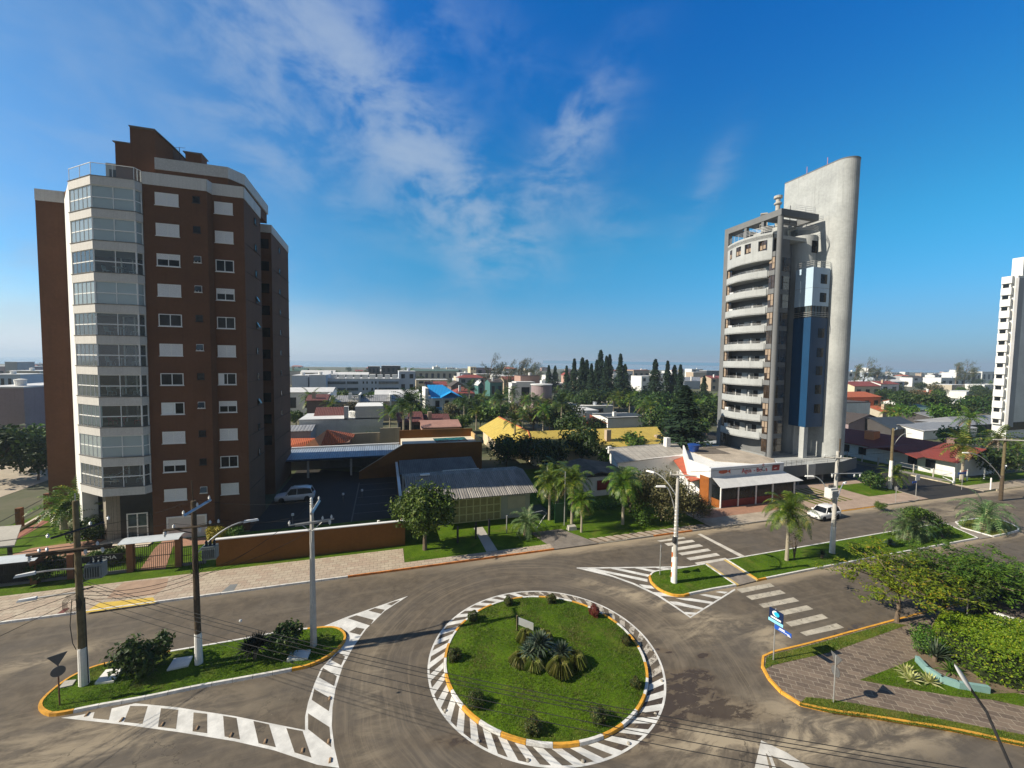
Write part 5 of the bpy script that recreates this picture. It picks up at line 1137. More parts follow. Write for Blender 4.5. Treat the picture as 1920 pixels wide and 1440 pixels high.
# garden wall and blank white house
fb('white blank walled house with two chimney fins behind the palms',561,718,789,92,'white',dep=10)
t=bpy.data.objects['house']; 
u0,z0_=PV(666,762,92); u1,_=PV(718,762,92); MB().box(u0,u1,91.9,100,z0_-4.5,z0_).build('upper_wall',WM['white'],t)
u0,_=PV(645,762,92); u1,_=PV(653,762,92); MB().box(u0,u1,91.9,93,z0_-4.5,z0_).build('chimney',WM['white'],t)
u0,_=PV(585,785,95); u1,_=PV(645,785,95); MB().slab([(u0,95,PV(600,789,95)[1]),(u1,95,PV(600,789,95)[1]),(u1,101,z0_-1),(u0,101,z0_-1)],.1).build('roof',RM['maroon'],t)
bwall=thing('garden_wall','beige block garden wall below the blank white house','wall',(0,85,0)); a=PV(598,815,85); c=PV(750,812,85); MB().box(a[0],c[0],85,85.3,0,a[1]).build('wall',WM['beige'],bwall)
a=PV(712,803,84.6);c=PV(751,803,84.6); MB().box(a[0],c[0],84.6,84.9,0,a[1]).build('end_wall',WM['beige'],bwall)
OH=thing('orange_roof_house','house with a bright orange hipped tile roof behind the carport','house',(-8,78,0))
A=G3(613,805.5,5.6); B=G3(663,820,3.6); Cc=G3(661,833,3.3); Dd=G3(600,838,3.2); E_=G3(566,840,3.2); Fz=G3(590,822,4.6)
MB().poly([A,Dd,(B[0]-1,B[1]-3,3.3),B]).poly([A,B,(B[0],B[1]+5,3.4)]).build('roof',RM['orange'],OH)
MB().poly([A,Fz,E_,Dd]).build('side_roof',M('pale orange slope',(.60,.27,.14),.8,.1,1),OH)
a=G3(530,822,4.4);c=G3(598,821,4.4);d_=G3(578,838,3.2);e=G3(520,842,3.2); MB().slab([e,d_,c,a],.1).build('rear_roof',RM['orange'],OH)
MB().prism([(A[0]-9,A[1]-4),(B[0]-.6,B[1]-2),(B[0]-.6,B[1]+4),(A[0]-9,A[1]+5)],0,3.1).build('wall',WM['brown'],OH)
fb('grey corrugated shed roof left of the orange tiled house',528,582,803,84,'grey','gu','grey',.5,7)
tr=fb('long terrace of houses with grey corrugated roofs and white party fins',612,788,744,128,'beige','gu','grey',1.4,9,win=(8,1))
a_,zt_=PV(612,744,128); c_,_=PV(788,744,128)
for k in range(4): x_=a_+(c_-a_)*k/3-.2; MB().box(x_,x_+.5,127.4,137.4,zt_-3.6,zt_+.5).build('party_fin',WM['white'],tr)
for k in range(6): x_=a_+(c_-a_)*(k+.5)/6; MB().box(x_,x_+.25,127.5,127.9,0,zt_-1.5).build('porch_post',WM['white'],tr)
fb('low maroon roofed house left of the terrace row',575,612,742,122,'brown','gu','maroon',1.2,10)
fb('white flat roofed shed cluster below the blank end walls',533,622,729,142,'white','gu','white',1.,14,win=(3,1))
fb('pale grey barrel roofed hall behind the terrace row',704,785,733,150,'white','gu','white',1.2,12)
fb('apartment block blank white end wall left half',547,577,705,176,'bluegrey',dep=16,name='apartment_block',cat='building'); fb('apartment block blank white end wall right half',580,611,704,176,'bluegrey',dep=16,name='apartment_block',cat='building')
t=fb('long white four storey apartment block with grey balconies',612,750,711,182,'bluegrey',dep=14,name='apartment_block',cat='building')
u0,zt=PV(612,711,182);u1,_=PV(750,711,182)
for k in range(3):
    z=zt-1.9-2.7*k
    for a,c in ((.02,.25),(.27,.42),(.70,.98)): MB().box(u0+(u1-u0)*a,u0+(u1-u0)*c,181.6,182.05,z-.1,z+1.0).build('balcony',m_wingrey,t)
    for a in (.48,.53,.60,.65): MB().box(u0+(u1-u0)*a,u0+(u1-u0)*(a+.02),181.9,182.05,z,z+1.0).build('window',m_win,t)
for i in range(9): a=u0+(u1-u0)*(.05+i*.105); MB().box(a,a+2.2,183,186,zt,zt+1.9).build('penthouse_wall',WM['white'],t)
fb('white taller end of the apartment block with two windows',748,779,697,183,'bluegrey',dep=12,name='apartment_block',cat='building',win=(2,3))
fb('dark open concrete frame building on the skyline, left part',690,712,687,320,'dark',dep=14,name='unfinished_building',cat='building',win=(3,2)); fb('dark open concrete frame building on the skyline, right part',715,751,686,320,'dark',dep=14,name='unfinished_building',cat='building',win=(4,2))
fb('long low building with a green grey roof right of the dark frame',772,860,692,360,'beige','gu','green',1.5,14,win=(8,1)); fb('green gabled roof house on the left skyline beside the brown tower',540,574,690,320,'grey','gu','green',2,12)
fb('white box on top of the long green roofed building',813,825,688,372,'white'); 
# blue roofed house
BH=thing('blue_roof_house','house with a bright blue hipped roof and white veranda','house',(40,150,0))
v=140; a=PV(803,723,v);c=PV(833,724,v);e=PV(868,745,v);f_=PV(808,746,v); ul=PV(797,728,v)
MB().box(a[0],e[0],v,v+12,0,e[1]-.3).build('wall',WM['white'],BH)
MB().poly([(f_[0],v-1,f_[1]),(e[0],v-1,e[1]),(c[0],v+5,a[1]),(a[0],v+5,a[1])]).poly([(e[0],v-1,e[1]),(e[0],v+12,e[1]),(c[0],v+5,a[1])]).build('roof',RM['blue'],BH)
m_=(f_[0]+e[0])/2+1; MB().poly([(m_-3.5,v-2.2,e[1]+.1),(m_,v-2.2,e[1]+2),(m_,v+2,e[1]+2),(m_-3.5,v-.2,e[1]+.6)]).poly([(m_,v-2.2,e[1]+2),(m_+3.5,v-2.2,e[1]+.1),(m_+3.5,v-.2,e[1]+.6),(m_,v+2,e[1]+2)]).build('dormer_roof',RM['blue'],BH)
MB().box(f_[0],e[0],v-1,v-.9,e[1]-4.2,e[1]-3.2).build('veranda_rail',M('blue rail',(.0,.18,.5),.5),BH)
for k in range(4): x=f_[0]+.3+(e[0]-f_[0]-.6)*k/3; MB().box(x-.1,x+.1,v-1.1,v-.95,0,e[1]).build('veranda_post',m_frame,BH)
for k in range(3): x=f_[0]+1.5+k*3.2; MB().box(x,x+1.4,v-.05,v+.02,e[1]-3.2,e[1]-1).build('window',m_win,BH)
MB().prism([(ul[0],v-.5),(a[0],v-.5),(a[0],v+11),(ul[0],v+11)],0,ul[1]).build('gable_wall',m_wall,BH)
L=[('dark maroon tiled roof house behind the two tall dark palms',748,792,777,95,'dark','gu','maroon',1.6,10,(2,1)),('striped red tiled roof right of the dark palms',792,843,781,97,'brown','gu','maroon',1.5,9,(0,0)),
('pink flat roofed house above the pool terrace wall',793,862,793,88,'pink','gu','pinkr',.9,8,(0,0)),('dark red hipped roof house right of the blue roof',853,890,727,165,'mauve','hip','red',2.2,12,(2,1)),
('brown gabled house with a white chimney behind the blue roof',846,872,715,200,'brown','gv','dark',2.5,12,(1,1)),('red roof strip behind the bright blue roof',800,838,716,185,'white','gu','red',1.5,10,(0,0)),
('cream two storey house with a stepped roof',857,876,707,235,'cream','flat','white',1,12,(3,2)),('white tower block left half of the mauve building on the skyline',882,893,688,300,'cream','flat','white',1,10,(2,4)),
('mauve apartment building on the skyline behind the wispy pines',893,921,690,305,'mauve','flat','dark',1,14,(2,2)),('teal gabled cottage with white trim left of the palm',897,907,715,200,'teal','gv','white',2,9,(1,1)),
('teal house with a dark tiled roof behind the palm crown',919,943,711,185,'teal','gu','dark',1.3,10,(2,1)),('white cube of the modern house behind the palm mass',960,968,719,165,'white','flat','white',1,5,(0,0)),
('pink brown upper block of the modern house',976,1012,705,172,'pink','flat','dark',1,9,(1,1)),('white terrace parapet of the modern house',968,1003,717,166,'white','flat','white',1,6,(1,1)),
('white flat roofed garage by the pale avenue, nearer one',1062,1122,772,112,'white','flat','white',1,9,(0,0)),('white flat roofed building beside the pale avenue, farther one',1082,1150,763,125,'white','flat','white',1,12,(1,1)),
('small orange hipped roof pavilion beyond the yellow roof',1094,1138,781,92,'white','hip','orange',1.9,7,(0,0)),('dark low roof between the white avenue buildings and yellow roof',1140,1208,780,100,'white','gu','slate',.4,9,(0,0)),
('white house with a dark band behind the middle conifers',1170,1187,696,300,'white','flat','dark',1,10,(2,1)),('tan villa with a terracotta box behind the middle conifers',1188,1218,694,310,'tan','flat','orange',1,12,(3,1)),
('pink house peeking between the left conifers',1062,1072,699,240,'pink','gv','red',1.5,8,(1,1)),('white long villa with terraces right of the conifer gap',1203,1246,706,230,'white','flat','white',1,12,(4,2)),
('low white villa with a dark window band beneath the right conifers',1233,1256,701,260,'white','flat','white',1,10,(1,1)),('long grey blue warehouse roof left of the grey tower',1283,1352,708,250,'bluegrey','gu','grey',2.5,25,(0,0)),
('white block on the skyline left of the grey tower',1297,1318,692,420,'white','flat','white',1,12,(2,2)),('dark and white houses on the skyline next to the grey tower',1325,1350,695,400,'dark','flat','white',1,12,(3,1)),
('tan block on the skyline before the grey tower',1300,1325,698,390,'tan','flat','white',1,12,(0,0)),('small house with an orange roof at the foot of the grey tower',1334,1356,760,118,'white','gu','orange',1.3,7,(0,0)),
('white cottage with a dark doorway left of the grey tower base',1337,1352,781,104,'white','gv','white',1,5,(1,1)),
('mauve two storey house at the far left edge',-40,44,728,92,'mauve','flat','white',1,14,(0,0)),('mauve house wing with a small window left of the brown tower',49,97,742,97,'mauve','flat','white',1,14,(2,2)),
('white blue two storey house behind the mauve houses',-30,38,703,190,'bluegrey','flat','white',1,12,(5,2)),('beige flat house with dark windows at left skyline',12,74,696,230,'beige','flat','white',1,12,(4,1)),
('grey rooftop box on the left skyline',9,32,679,300,'grey','flat','white',1,12,(0,0)),('mauve flat house on the left skyline under the grey box',-40,60,687,310,'mauve','flat','white',1,14,(6,1)),('small white houses on the skyline beside the brown tower',62,92,692,380,'white','gu','grey',1,12,(3,1)),
('brown gabled warehouse with stained wall right of the grey blade',1592,1664,778,76,'mauve','gv','dark',2.1,13,(0,0)),('bright orange house with a low tiled roof right of the blade',1583,1652,737,108,'orange','gu','orange',1.5,12,(4,1)),
('white parapet house between the orange and brown houses',1583,1632,756,92,'white','flat','dark',1,8,(0,0)),('dark red roofed house with two white chimneys',1603,1652,716,150,'cream','gu','red',2.2,12,(3,1)),
('white houses on the skyline right of the blade, nearest',1590,1612,697,270,'white','flat','white',1,10,(2,2)),('white and blue block on the skyline right of the blade',1620,1650,699,285,'bluegrey','flat','white',1,10,(4,2)),('white box on the skyline behind the red roofs',1628,1643,690,330,'white','flat','white',1,10,(1,1)),
('dark blue long roof on the right skyline',1640,1680,705,230,'bluegrey','gu','slate',1.5,10,(3,1)),('white gabled house with a red roof edge on the right',1652,1686,715,170,'white','gu','red',1.6,10,(2,1)),
('white house with a green sheet roof behind the dark hall',1698,1762,771,100,'white','gu','green',1.2,14,(0,0)),('orange tiled roof strip above the green roof',1705,1760,762,120,'white','gu','orange',1.6,10,(0,0)),('red tiled roof left of the green roofed house',1655,1696,774,98,'beige','gu','orange',1.5,10,(0,0)),
('dark slate curved roof hall behind the red roofed house',1672,1728,795,70,'dark','gu','slate',2.2,10,(0,0)),('dark corrugated shed with a sloping edge beside the green roof',1745,1788,781,84,'dark','gu','grey',1.,9,(0,0)),('grey flat hall with a long white wall behind the red roof',1732,1832,803,66,'white','gu','grey',.8,10,(0,0)),
('grey round edged pavilion roof below the white tower',1800,1935,796,70,'dark','hip','grey',1.5,10,(0,0)),
('white stepped villa on the right skyline, left one',1795,1840,699,300,'white','flat','white',1,14,(5,1)),('white stepped villa on the right skyline, right one',1842,1868,697,310,'white','flat','white',1,12,(3,1)),('tall white cube on the right skyline',1797,1808,694,305,'white','flat','white',1,8,(1,2)),
('white terrace house with carport among the right trees',1765,1812,709,215,'white','flat','white',1,12,(4,1)),('beige box house among the right trees',1785,1812,722,180,'beige','flat','white',1,10,(1,1)),('white house with dark terrace next to the white tower',1846,1872,722,170,'white','flat','white',1,10,(2,1)),
('white flat house half hidden by trees left of the white tower',1812,1846,735,150,'white','flat','white',1,10,(2,1)),('orange roof glimpsed between the right hand trees',1740,1765,733,150,'white','gu','orange',1.5,9,(0,0)),('low white house by the avenue under the right palms',1800,1870,755,115,'white','flat','white',1,10,(3,1)),
('pale roofed shed row on the skyline behind the white apartment block',600,690,698,260,'grey','gu','white',1.2,14,(6,1)),('grey flat house on the skyline left of the mauve building',862,882,700,280,'grey','flat','white',1,12,(2,1)),('white house glimpsed behind the wispy pines',925,945,701,260,'white','gu','white',1.4,10,(2,1)),('tan house on the skyline behind the palm mass',945,990,706,220,'tan','gu','red',1.6,12,(2,1)),('white house right of the tallest conifers',1150,1170,702,260,'white','flat','white',1,10,(2,1))]
for q in L: fb(q[0],q[1],q[2],q[3],q[4],q[5],q[6],q[7],q[8],q[9],win=q[10])
# many small far roofs towards the beach, each its own house
r=random.Random(5); tones=['white','cream','grey','bluegrey','tan','pink','beige','white','white']; rms=['white','red','orange','grey','dark','white']
ct={'white':'white','cream':'cream','grey':'grey','bluegrey':'pale blue','tan':'tan','pink':'pink','beige':'beige'}
seen=set(); k=0
for i in range(120):
    px=r.choice([r.uniform(0,95),r.uniform(540,900),r.uniform(900,1350),r.uniform(1590,1870)]); v=r.choice([240,300,360,450,560,700,850])+r.uniform(-30,30)
    u,_=PV(px,700,v); w_=r.uniform(8,22); h=r.choice([4,5,6.5,7,9]); tn=r.choice(tones); rf=r.choice(['flat','flat','gu','hip']); rmm=r.choice(rms) if rf!='flat' else 'white'
    if any(abs(u-a)<12 and abs(v-c)<16 for a,c in seen): continue
    seen.add((u,v)); k+=1
    house('distant_house',f'distant {ct[tn]} house among the crowded roofs towards the sea',u,u+w_,v,v+10,h,tn,rf,rmm,1.5,(r.choice([2,3,4]),1 if h<6 else 2),group=f'distant {ct[tn]} houses towards the sea')
# modern house with the curved drum
CM=thing('curved_house','mauve round walled house at the edge of the palm mass','house',(60,130,0)); v=128
a=PV(1004,723,v);c=PV(1041,721,v); cx=(a[0]+c[0])/2; rr=(c[0]-a[0])/2
MB().lathe((cx,v+rr,0),[(rr,0),(rr,a[1])],28).build('round_wall',WM['mauve'],CM); MB().lathe((cx,v+rr,a[1]),[(rr+.25,0),(rr+.25,.35),(.1,.6)],28).build('roof',RM['white'],CM); MB().box(cx,cx+1.4,v+rr,v+rr+1.2,a[1],a[1]+1.6).build('chimney',m_wall,CM)
# red roofed bungalow across the side street
RH=thing('red_roof_bungalow','long white bungalow with a red tiled roof toned dark for shade and dark garden beside the side street','house',(90,50,0))
MB().prism([(89.5,41.5),(103,41.5),(103,62.5),(89.5,62.5)],0,2.8).build('wall',WM['white'],RH)
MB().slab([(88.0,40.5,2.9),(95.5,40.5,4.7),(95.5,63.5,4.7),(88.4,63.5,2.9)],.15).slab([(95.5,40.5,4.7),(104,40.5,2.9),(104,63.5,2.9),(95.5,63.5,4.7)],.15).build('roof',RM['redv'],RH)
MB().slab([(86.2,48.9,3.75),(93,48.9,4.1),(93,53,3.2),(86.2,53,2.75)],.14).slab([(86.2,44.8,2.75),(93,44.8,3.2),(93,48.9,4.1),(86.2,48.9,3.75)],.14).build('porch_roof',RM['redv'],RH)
for v in (44,46.5,54.5,57.5,60.3): MB().box(89.42,89.5,v,v+1.3,.8,2.3).build('window',m_win,RH)
MB().box(91.5,93.2,54.5,56.2,3.4,5.4).build('chimney',WM['orange'],RH)
MB().box(96.,97.2,44.8,46.2,4,5.6).build('chimney',WM['brown'],RH)
rf=thing('street_fence','white post and wire fence along the side street garden','fence',(85.5,48,0)); n=9
for i in range(n): y=39.5+i*2.6; MB().box(85.2,85.35,y-.07,y+.07,0,1.75).build('post',m_conc,rf)
MB().box(85.24,85.31,39.5,60.4,1.0,1.05).box(85.24,85.31,39.5,60.4,1.6,1.65).build('rail',m_steel,rf); MB().box(85.15,85.4,39.5,60.4,0,.3).build('plinth',m_concd,rf)
flat('bungalow_lawn',[(85.4,39.4),(89.4,39.4),(89.4,62),(85.4,62)],.05,m_grass)
x,y=G(1788,910,.12); wg=thing('white_gate','white triangular braced gate post at the corner lawn','gate',(x,y,.12))
a=G3(1768,897,.12);c=G3(1788,906,.12); MB().box(c[0]-.12,c[0]+.12,c[1]-.12,c[1]+.12,.1,1.9).build('post',m_frame,wg); MB().tube([(c[0],c[1],1.8),(a[0],a[1],.7)],.07,6).build('brace',m_frame,wg); MB().tube([(a[0],a[1],.35),(c[0],c[1],.3)],.06,6).build('lower_rail',m_frame,wg)
for i,(px,py) in enumerate(((1800,902),(1813,901),(1845,898),(1857,918))):
    x,y=G(px,py,.12); tag(MB().lathe((x,y,.12),[(.09,0),(.09,1.7),(.02,1.78)],8).build('white_post',m_frame),['white post left of the blue street sign','white post right of the blue street sign','white post beneath the tall palm on the right','white post on the kerb left of the dark utility pole'][i],'post')
# far white tower cut by the right edge
FW=thing('white_tower','tall white tower with stacked balconies cut by the right edge','building',(150,61,0))
kk=(4.168); vv=62.; s_=vv/4.168; uu=10.339*s_; hh=18+vv/2.6*1.0
MB().box(uu+.0,uu+40,vv,vv+2.7,0,hh).build('wall',WM['white'],FW)
MB().box(uu-.15,uu+2.2,vv-.25,vv+.3,3.,hh-.6).build('dark_strip',WM['grey'],FW)
nfl=13
for k in range(nfl):
    z=hh-1.9-k*(hh-4)/nfl
    b_=MB().box(uu-1.1,uu-.15,vv+.6,vv+2.5,z,z+1.8).build('balcony',WM['white'],FW)
    MB().box(uu-.7,uu,vv+.9,vv+2.6,z-1.4,z).build('balcony_room',m_wall,FW)
    w_=MB().box(uu-.76,uu-.7,vv+1.2,vv+2.3,z-1.1,z-.1).build('window',m_win,FW)
    if k>3: MB().hexa([(uu+8,vv-.02,z-1.4),(uu+14,vv-.02,z-1.4),(uu+14,vv+.1,z-1.4),(uu+8,vv+.1,z-1.4)],[(uu+8,vv-.9,z+.3),(uu+14,vv-.9,z+.3),(uu+14,vv+.1,z+.3),(uu+8,vv+.1,z+.3)]).build('ledge',WM['grey'],FW)
MB().box(uu,uu+30,vv-.15,vv,2.2,4.2).build('ground_band',m_win,FW); MB().box(uu+3,uu+40,vv+.5,vv+2.5,hh,hh+5).build('roof_block',WM['white'],FW)
# glass fronted terrace at right edge behind the hedge
GR=thing('glass_terrace','terrace with a tinted glass balustrade and a white wall behind the hedge','terrace',(45,15,0))
MB().prism([(39.6,13.2),(47,10.5),(52,15.5),(40.4,16.9)],.1,1.35).build('terrace_floor',M('brown deck',(.11,.09,.075),.8,.2,2),GR)
MB().prism([(38.9,15.6),(39.1,15.6),(40.1,12.7),(39.9,12.6)],0,1.75).build('white_wall',m_wall,GR)
MB().prism([(39.6,12.7),(39.9,12.5),(47,9.7),(47,10.2)],0,1.75).build('front_wall',WM['tan'],GR)
MB().prism([(38.3,16.65),(52,17.4),(52,17.45),(38.3,16.7)],.6,1.9).build('glass_panel',m_wingrey,GR); mb=MB().tube([(38.3,16.67,1.93),(52,17.42,1.93)],.05,6)
mb.build('top_rail',m_steel,GR)
for t in (0,.15,.3,.45,.6): MB().box(38.3+13.7*t,38.36+13.7*t,16.58+.75*t,16.64+.75*t,.3,1.9).build('baluster',m_steel,GR)
cw=thing('planter_wall','low pale cyan wall edging the corner garden','wall',(31,14,.1))
mb=MB(); P=[G(1716,1226,.6),G(1735,1246,.6),G(1766,1266,.6),G(1800,1277,.6),G(1858,1286,.6)]
for i in range(len(P)-1):
    a=Vector(P[i]);c=Vector(P[i+1]);n=Vector((-(c-a).y,(c-a).x)).normalized()*.2; mb.hexa([(a.x,a.y,.1),(c.x,c.y,.1),(c.x+n.x,c.y+n.y,.1),(a.x+n.x,a.y+n.y,.1)],[(a.x,a.y,.5),(c.x,c.y,.5),(c.x+n.x,c.y+n.y,.5),(a.x+n.x,a.y+n.y,.5)])
mb.build('wall',M('pale cyan paint',(.20,.34,.32),.8,.12,2,streak=.3),cw)
flat('corner_bed',[(31,15.5),(32,12.6),(50,8),(55,17),(38,17.2),(34.6,17.2)],.14,m_soil)
# ---------------------------------------------------------------- vegetation
L_mid=Mleaf('broad leaves',(.035,.085,.008),(.10,.185,.018),(.20,.27,.05)); L_dark=Mleaf('dark leaves',(.016,.04,.007),(.05,.09,.014),(.09,.12,.02)); L_yel=Mleaf('yellow green leaves',(.075,.15,.006),(.25,.33,.016),(.35,.27,.02),trans=.35)
L_hedge=Mleaf('bright hedge leaves',(.08,.18,.004),(.21,.35,.010),(.36,.40,.03),trans=.35,clump=1.2); L_palm=Mleaf('palm leaflets',(.045,.095,.008),(.12,.19,.015),(.30,.30,.05),rough=.4,trans=.25,clump=.8); L_pind=Mleaf('blue green palm leaflets',(.055,.105,.03),(.14,.22,.075),(.28,.30,.14),rough=.5,trans=.15)
L_con=Mleaf('conifer needles',(.007,.022,.010),(.022,.05,.018),trans=.08,rough=.8); L_cas=Mleaf('wispy pine needles',(.055,.07,.03),(.12,.13,.06),trans=.2,rough=.8); L_olive=Mleaf('brownish shrub leaves',(.05,.05,.018),(.13,.11,.045),(.20,.15,.07),trans=.2)
L_agave=Mleaf('grey green blades',(.03,.055,.03),(.10,.14,.09),(.16,.18,.12),rough=.45,trans=.05); L_varieg=Mleaf('cream striped blades',(.32,.36,.10),(.60,.60,.30),trans=.15); L_tuft=Mleaf('yellow green tuft grass',(.14,.19,.03),(.34,.36,.10),(.5,.46,.2),trans=.35); L_red=Mleaf('reddish clipped leaves',(.13,.035,.015),(.25,.07,.03),trans=.2); L_ball=Mleaf('clipped leaves',(.028,.05,.008),(.08,.10,.018),(.15,.09,.03),trans=.2); L_bronze=Mleaf('bronze palm leaves',(.10,.05,.02),(.20,.11,.05)); L_dead=Mleaf('dead fronds',(.20,.12,.06),(.36,.24,.13)); L_ybush=Mleaf('yellow bush leaves',(.28,.26,.02),(.52,.44,.05),trans=.3)
m_bark=M('bark',(.16,.12,.085),.95,.3,3,.6,14,streak=.3,world=False); m_palmt=M('palm trunk',(.33,.29,.22),.9,.2,3,.5,12,streak=.2,world=False); m_wtrunk=M('whitewashed trunk',(.55,.52,.45),.9,.12,3,.3,14,world=False)
def leafquad(mb,c,n,s,r,asp=.55):
    t=Vector((r.uniform(-1,1),r.uniform(-1,1),r.uniform(-1,1))); t=(t-n*t.dot(n)); t=t.normalized() if t.length>.01 else n.orthogonal().normalized(); b_=n.cross(t)
    a=Vector(c); mb.poly([a-t*s,a-b_*s*asp+n*s*.12,a+t*s,a+b_*s*asp+n*s*.12])
def leafcloud(mb,blobs,n,s,r,shell=.55,flat_=1.):
    tot=sum(b_[3]**2 for b_ in blobs)
    for b_ in blobs:
        for k in range(int(n*b_[3]**2/tot)):
            d=Vector((r.gauss(0,1),r.gauss(0,1),r.gauss(0,1))).normalized(); q=r.uniform(shell,1.08)**.8; lump=1+.16*math.sin(5*d.x+b_[0])+.14*math.sin(6*d.y+2*b_[1])+.12*math.sin(7*d.z)
            sc_=b_[4] if len(b_)>4 else flat_; p=Vector((b_[0]+d.x*b_[3]*q*lump,b_[1]+d.y*b_[3]*q*lump,b_[2]+d.z*b_[3]*q*sc_*lump))
            nn=(d+Vector((r.gauss(0,.7),r.gauss(0,.7),r.gauss(.3,.6)))).normalized(); leafquad(mb,p,nn,s*r.uniform(.6,1.35),r)
    return mb
def tree_proto(name,cat,blobs,n,s,leafm,th,tr,seed,barkm=None,shell=.5,limbs=True,label='tree',flat_=1.):
    r=random.Random(seed); t=thing(name,label,cat); mb=MB()
    mb.tube([(0,0,-.1),(.04*th,.02*th,th*.5),(.0,.0,th)],[tr,tr*.75,tr*.6],8)
    if limbs:
        for b_ in blobs: m_=Vector((b_[0]*.45,b_[1]*.45,th+(b_[2]-th)*.45)); mb.tube([(0,0,th*.9),tuple(m_),(b_[0]*.85,b_[1]*.85,b_[2])],[tr*.5,tr*.33,tr*.1],6)
    mb.build('trunk',barkm or m_bark,t); leafcloud(MB(),blobs,n,s,r,shell,flat_).build('crown',leafm,t); return t
def blobs_round(r,R_,h,n,rb,fl=.8):
    o=[]
    for k in range(n): a=r.uniform(0,6.28); q=R_*math.sqrt(r.random()); o.append((q*math.cos(a),q*math.sin(a),h+r.uniform(-1,1)*R_*fl*.6*(1-.5*q/R_),rb*r.uniform(.7,1.2)))
    return o
def frond(mb,az,el,L,droop,ll,n,r,w=.035,z0=0,vee=.5,r0=.0,hang=.35):
    d=Vector((math.cos(az)*math.cos(el),math.sin(az)*math.cos(el),math.sin(el))); p=Vector((math.cos(az)*r0,math.sin(az)*r0,z0)); st=L/n; P=[p.copy()]
    for i in range(n):
        p=p+d*st; P.append(p.copy()); d=(d+Vector((0,0,-droop/n*(.4+1.4*i/n)))).normalized()
    side=Vector((-math.sin(az),math.cos(az),0))
    for i in range(n): a,b_=P[i],P[i+1]; ww=.03*(1-i/n)+.01; mb.poly([a-side*ww,b_-side*ww,b_+side*ww,a+side*ww])
    for i in range(1,n+1):
        t=i/n; l=ll*(math.sin(math.pi*min(1,.18+.8*t))**.7)*r.uniform(.85,1.1); dd=(P[i]-P[i-1]).normalized()
        for sgn in (-1,1):
            q=(side*sgn*.85+dd*.5+Vector((0,0,vee*.6-.1*r.random()))).normalized(); m_=P[i]+q*l*.55; e=m_+(q+Vector((0,0,-hang-.9*vee))).normalized()*l*.5; 
            mb.poly([P[i]-dd*w,m_-dd*w*.9,e,m_+dd*w*.9,P[i]+dd*w])
def palm_proto(name,label,h,nf,L,ll,leafm,seed,tr=.14,droop=1.6,dead=0,n=14,el0=1.2,w=.05,trunkm=None,cat='palm tree',lean=0.,vee=.35,hang=.35,bulge=1.):
    r=random.Random(seed); t=thing(name,label,cat); mb=MB(); mb.tube([(0,0,-.1),(lean*.2,0,h*.3),(lean*.6,0,h*.7),(lean,0,h)],[tr*1.25,tr*bulge,tr*.9,tr*.75],10); mb.build('trunk',trunkm or m_palmt,t)
    mb=MB()
    for k in range(nf):
        q=k/nf; el=el0-(el0+.5)*q+r.uniform(-.12,.12); frond(mb,k*2.39996+r.uniform(-.2,.2),el,L*r.uniform(.85,1.1),droop*r.uniform(.8,1.2),ll,n,r,w,z0=h+.1,vee=vee,hang=hang)
    o=mb.build('crown',leafm,t)
    for v_ in o.data.vertices: v_.co.x+=lean
    if dead:
        mb=MB()
        for k in range(dead): frond(mb,r.uniform(0,6.28),-.5,L*.75,1.6,ll*.7,9,r,w,z0=h-.1,vee=.1)
        o=mb.build('dead_fronds',L_dead,t)
        for v_ in o.data.vertices: v_.co.x+=lean
    return t
def rosette(mb,n,L,w,r,el0=.2,el1=1.45,curve=.35,z0=0,c=(0,0)):
    for k in range(n):
        a=k*2.39996; el=el0+(el1-el0)*(k/n); l=L*r.uniform(.8,1.1)*(1-.25*k/n); d=Vector((math.cos(a)*math.cos(el),math.sin(a)*math.cos(el),math.sin(el))); s=Vector((-math.sin(a),math.cos(a),0)); p=Vector((c[0],c[1],z0)); 
        m_=p+d*l*.55+Vector((0,0,-.02)); e=p+d*l+Vector((0,0,-curve*l*(1-k/n))); mb.poly([p-s*w*.5,m_-s*w*.55,e,m_+s*w*.55,p+s*w*.5])
    return mb
rv=random.Random(3)
PROTO={}
PROTO['queen']=palm_proto('queen_palm','queen palm',4.1,32,2.5,.66,L_palm,1,.13,2.2,4,22,1.35,.034,vee=.1,hang=.8)
PROTO['queenf']=palm_proto('queen_palm','queen palm',5.2,18,3.2,.8,L_palm,12,.17,1.7,3,10,1.2,.10,vee=.1,hang=.7)
PROTO['pindo']=palm_proto('pindo_palm','pindo palm',1.1,34,2.3,.42,L_pind,2,.32,2.2,0,16,1.25,.032,vee=.5,trunkm=m_bark)
PROTO['royal']=palm_proto('tall_palm','tall palm',7.0,16,3.0,.85,L_dark,3,.18,1.3,0,10,1.15,.11,vee=.2)
PROTO['bright']=palm_proto('slender_palm','slender palm',6.0,14,2.6,.7,L_palm,4,.12,1.2,0,10,1.1,.09)
PROTO['date']=palm_proto('date_palm','date palm',1.6,26,2.0,.45,L_palm,6,.2,1.5,0,12,1.2,.05)
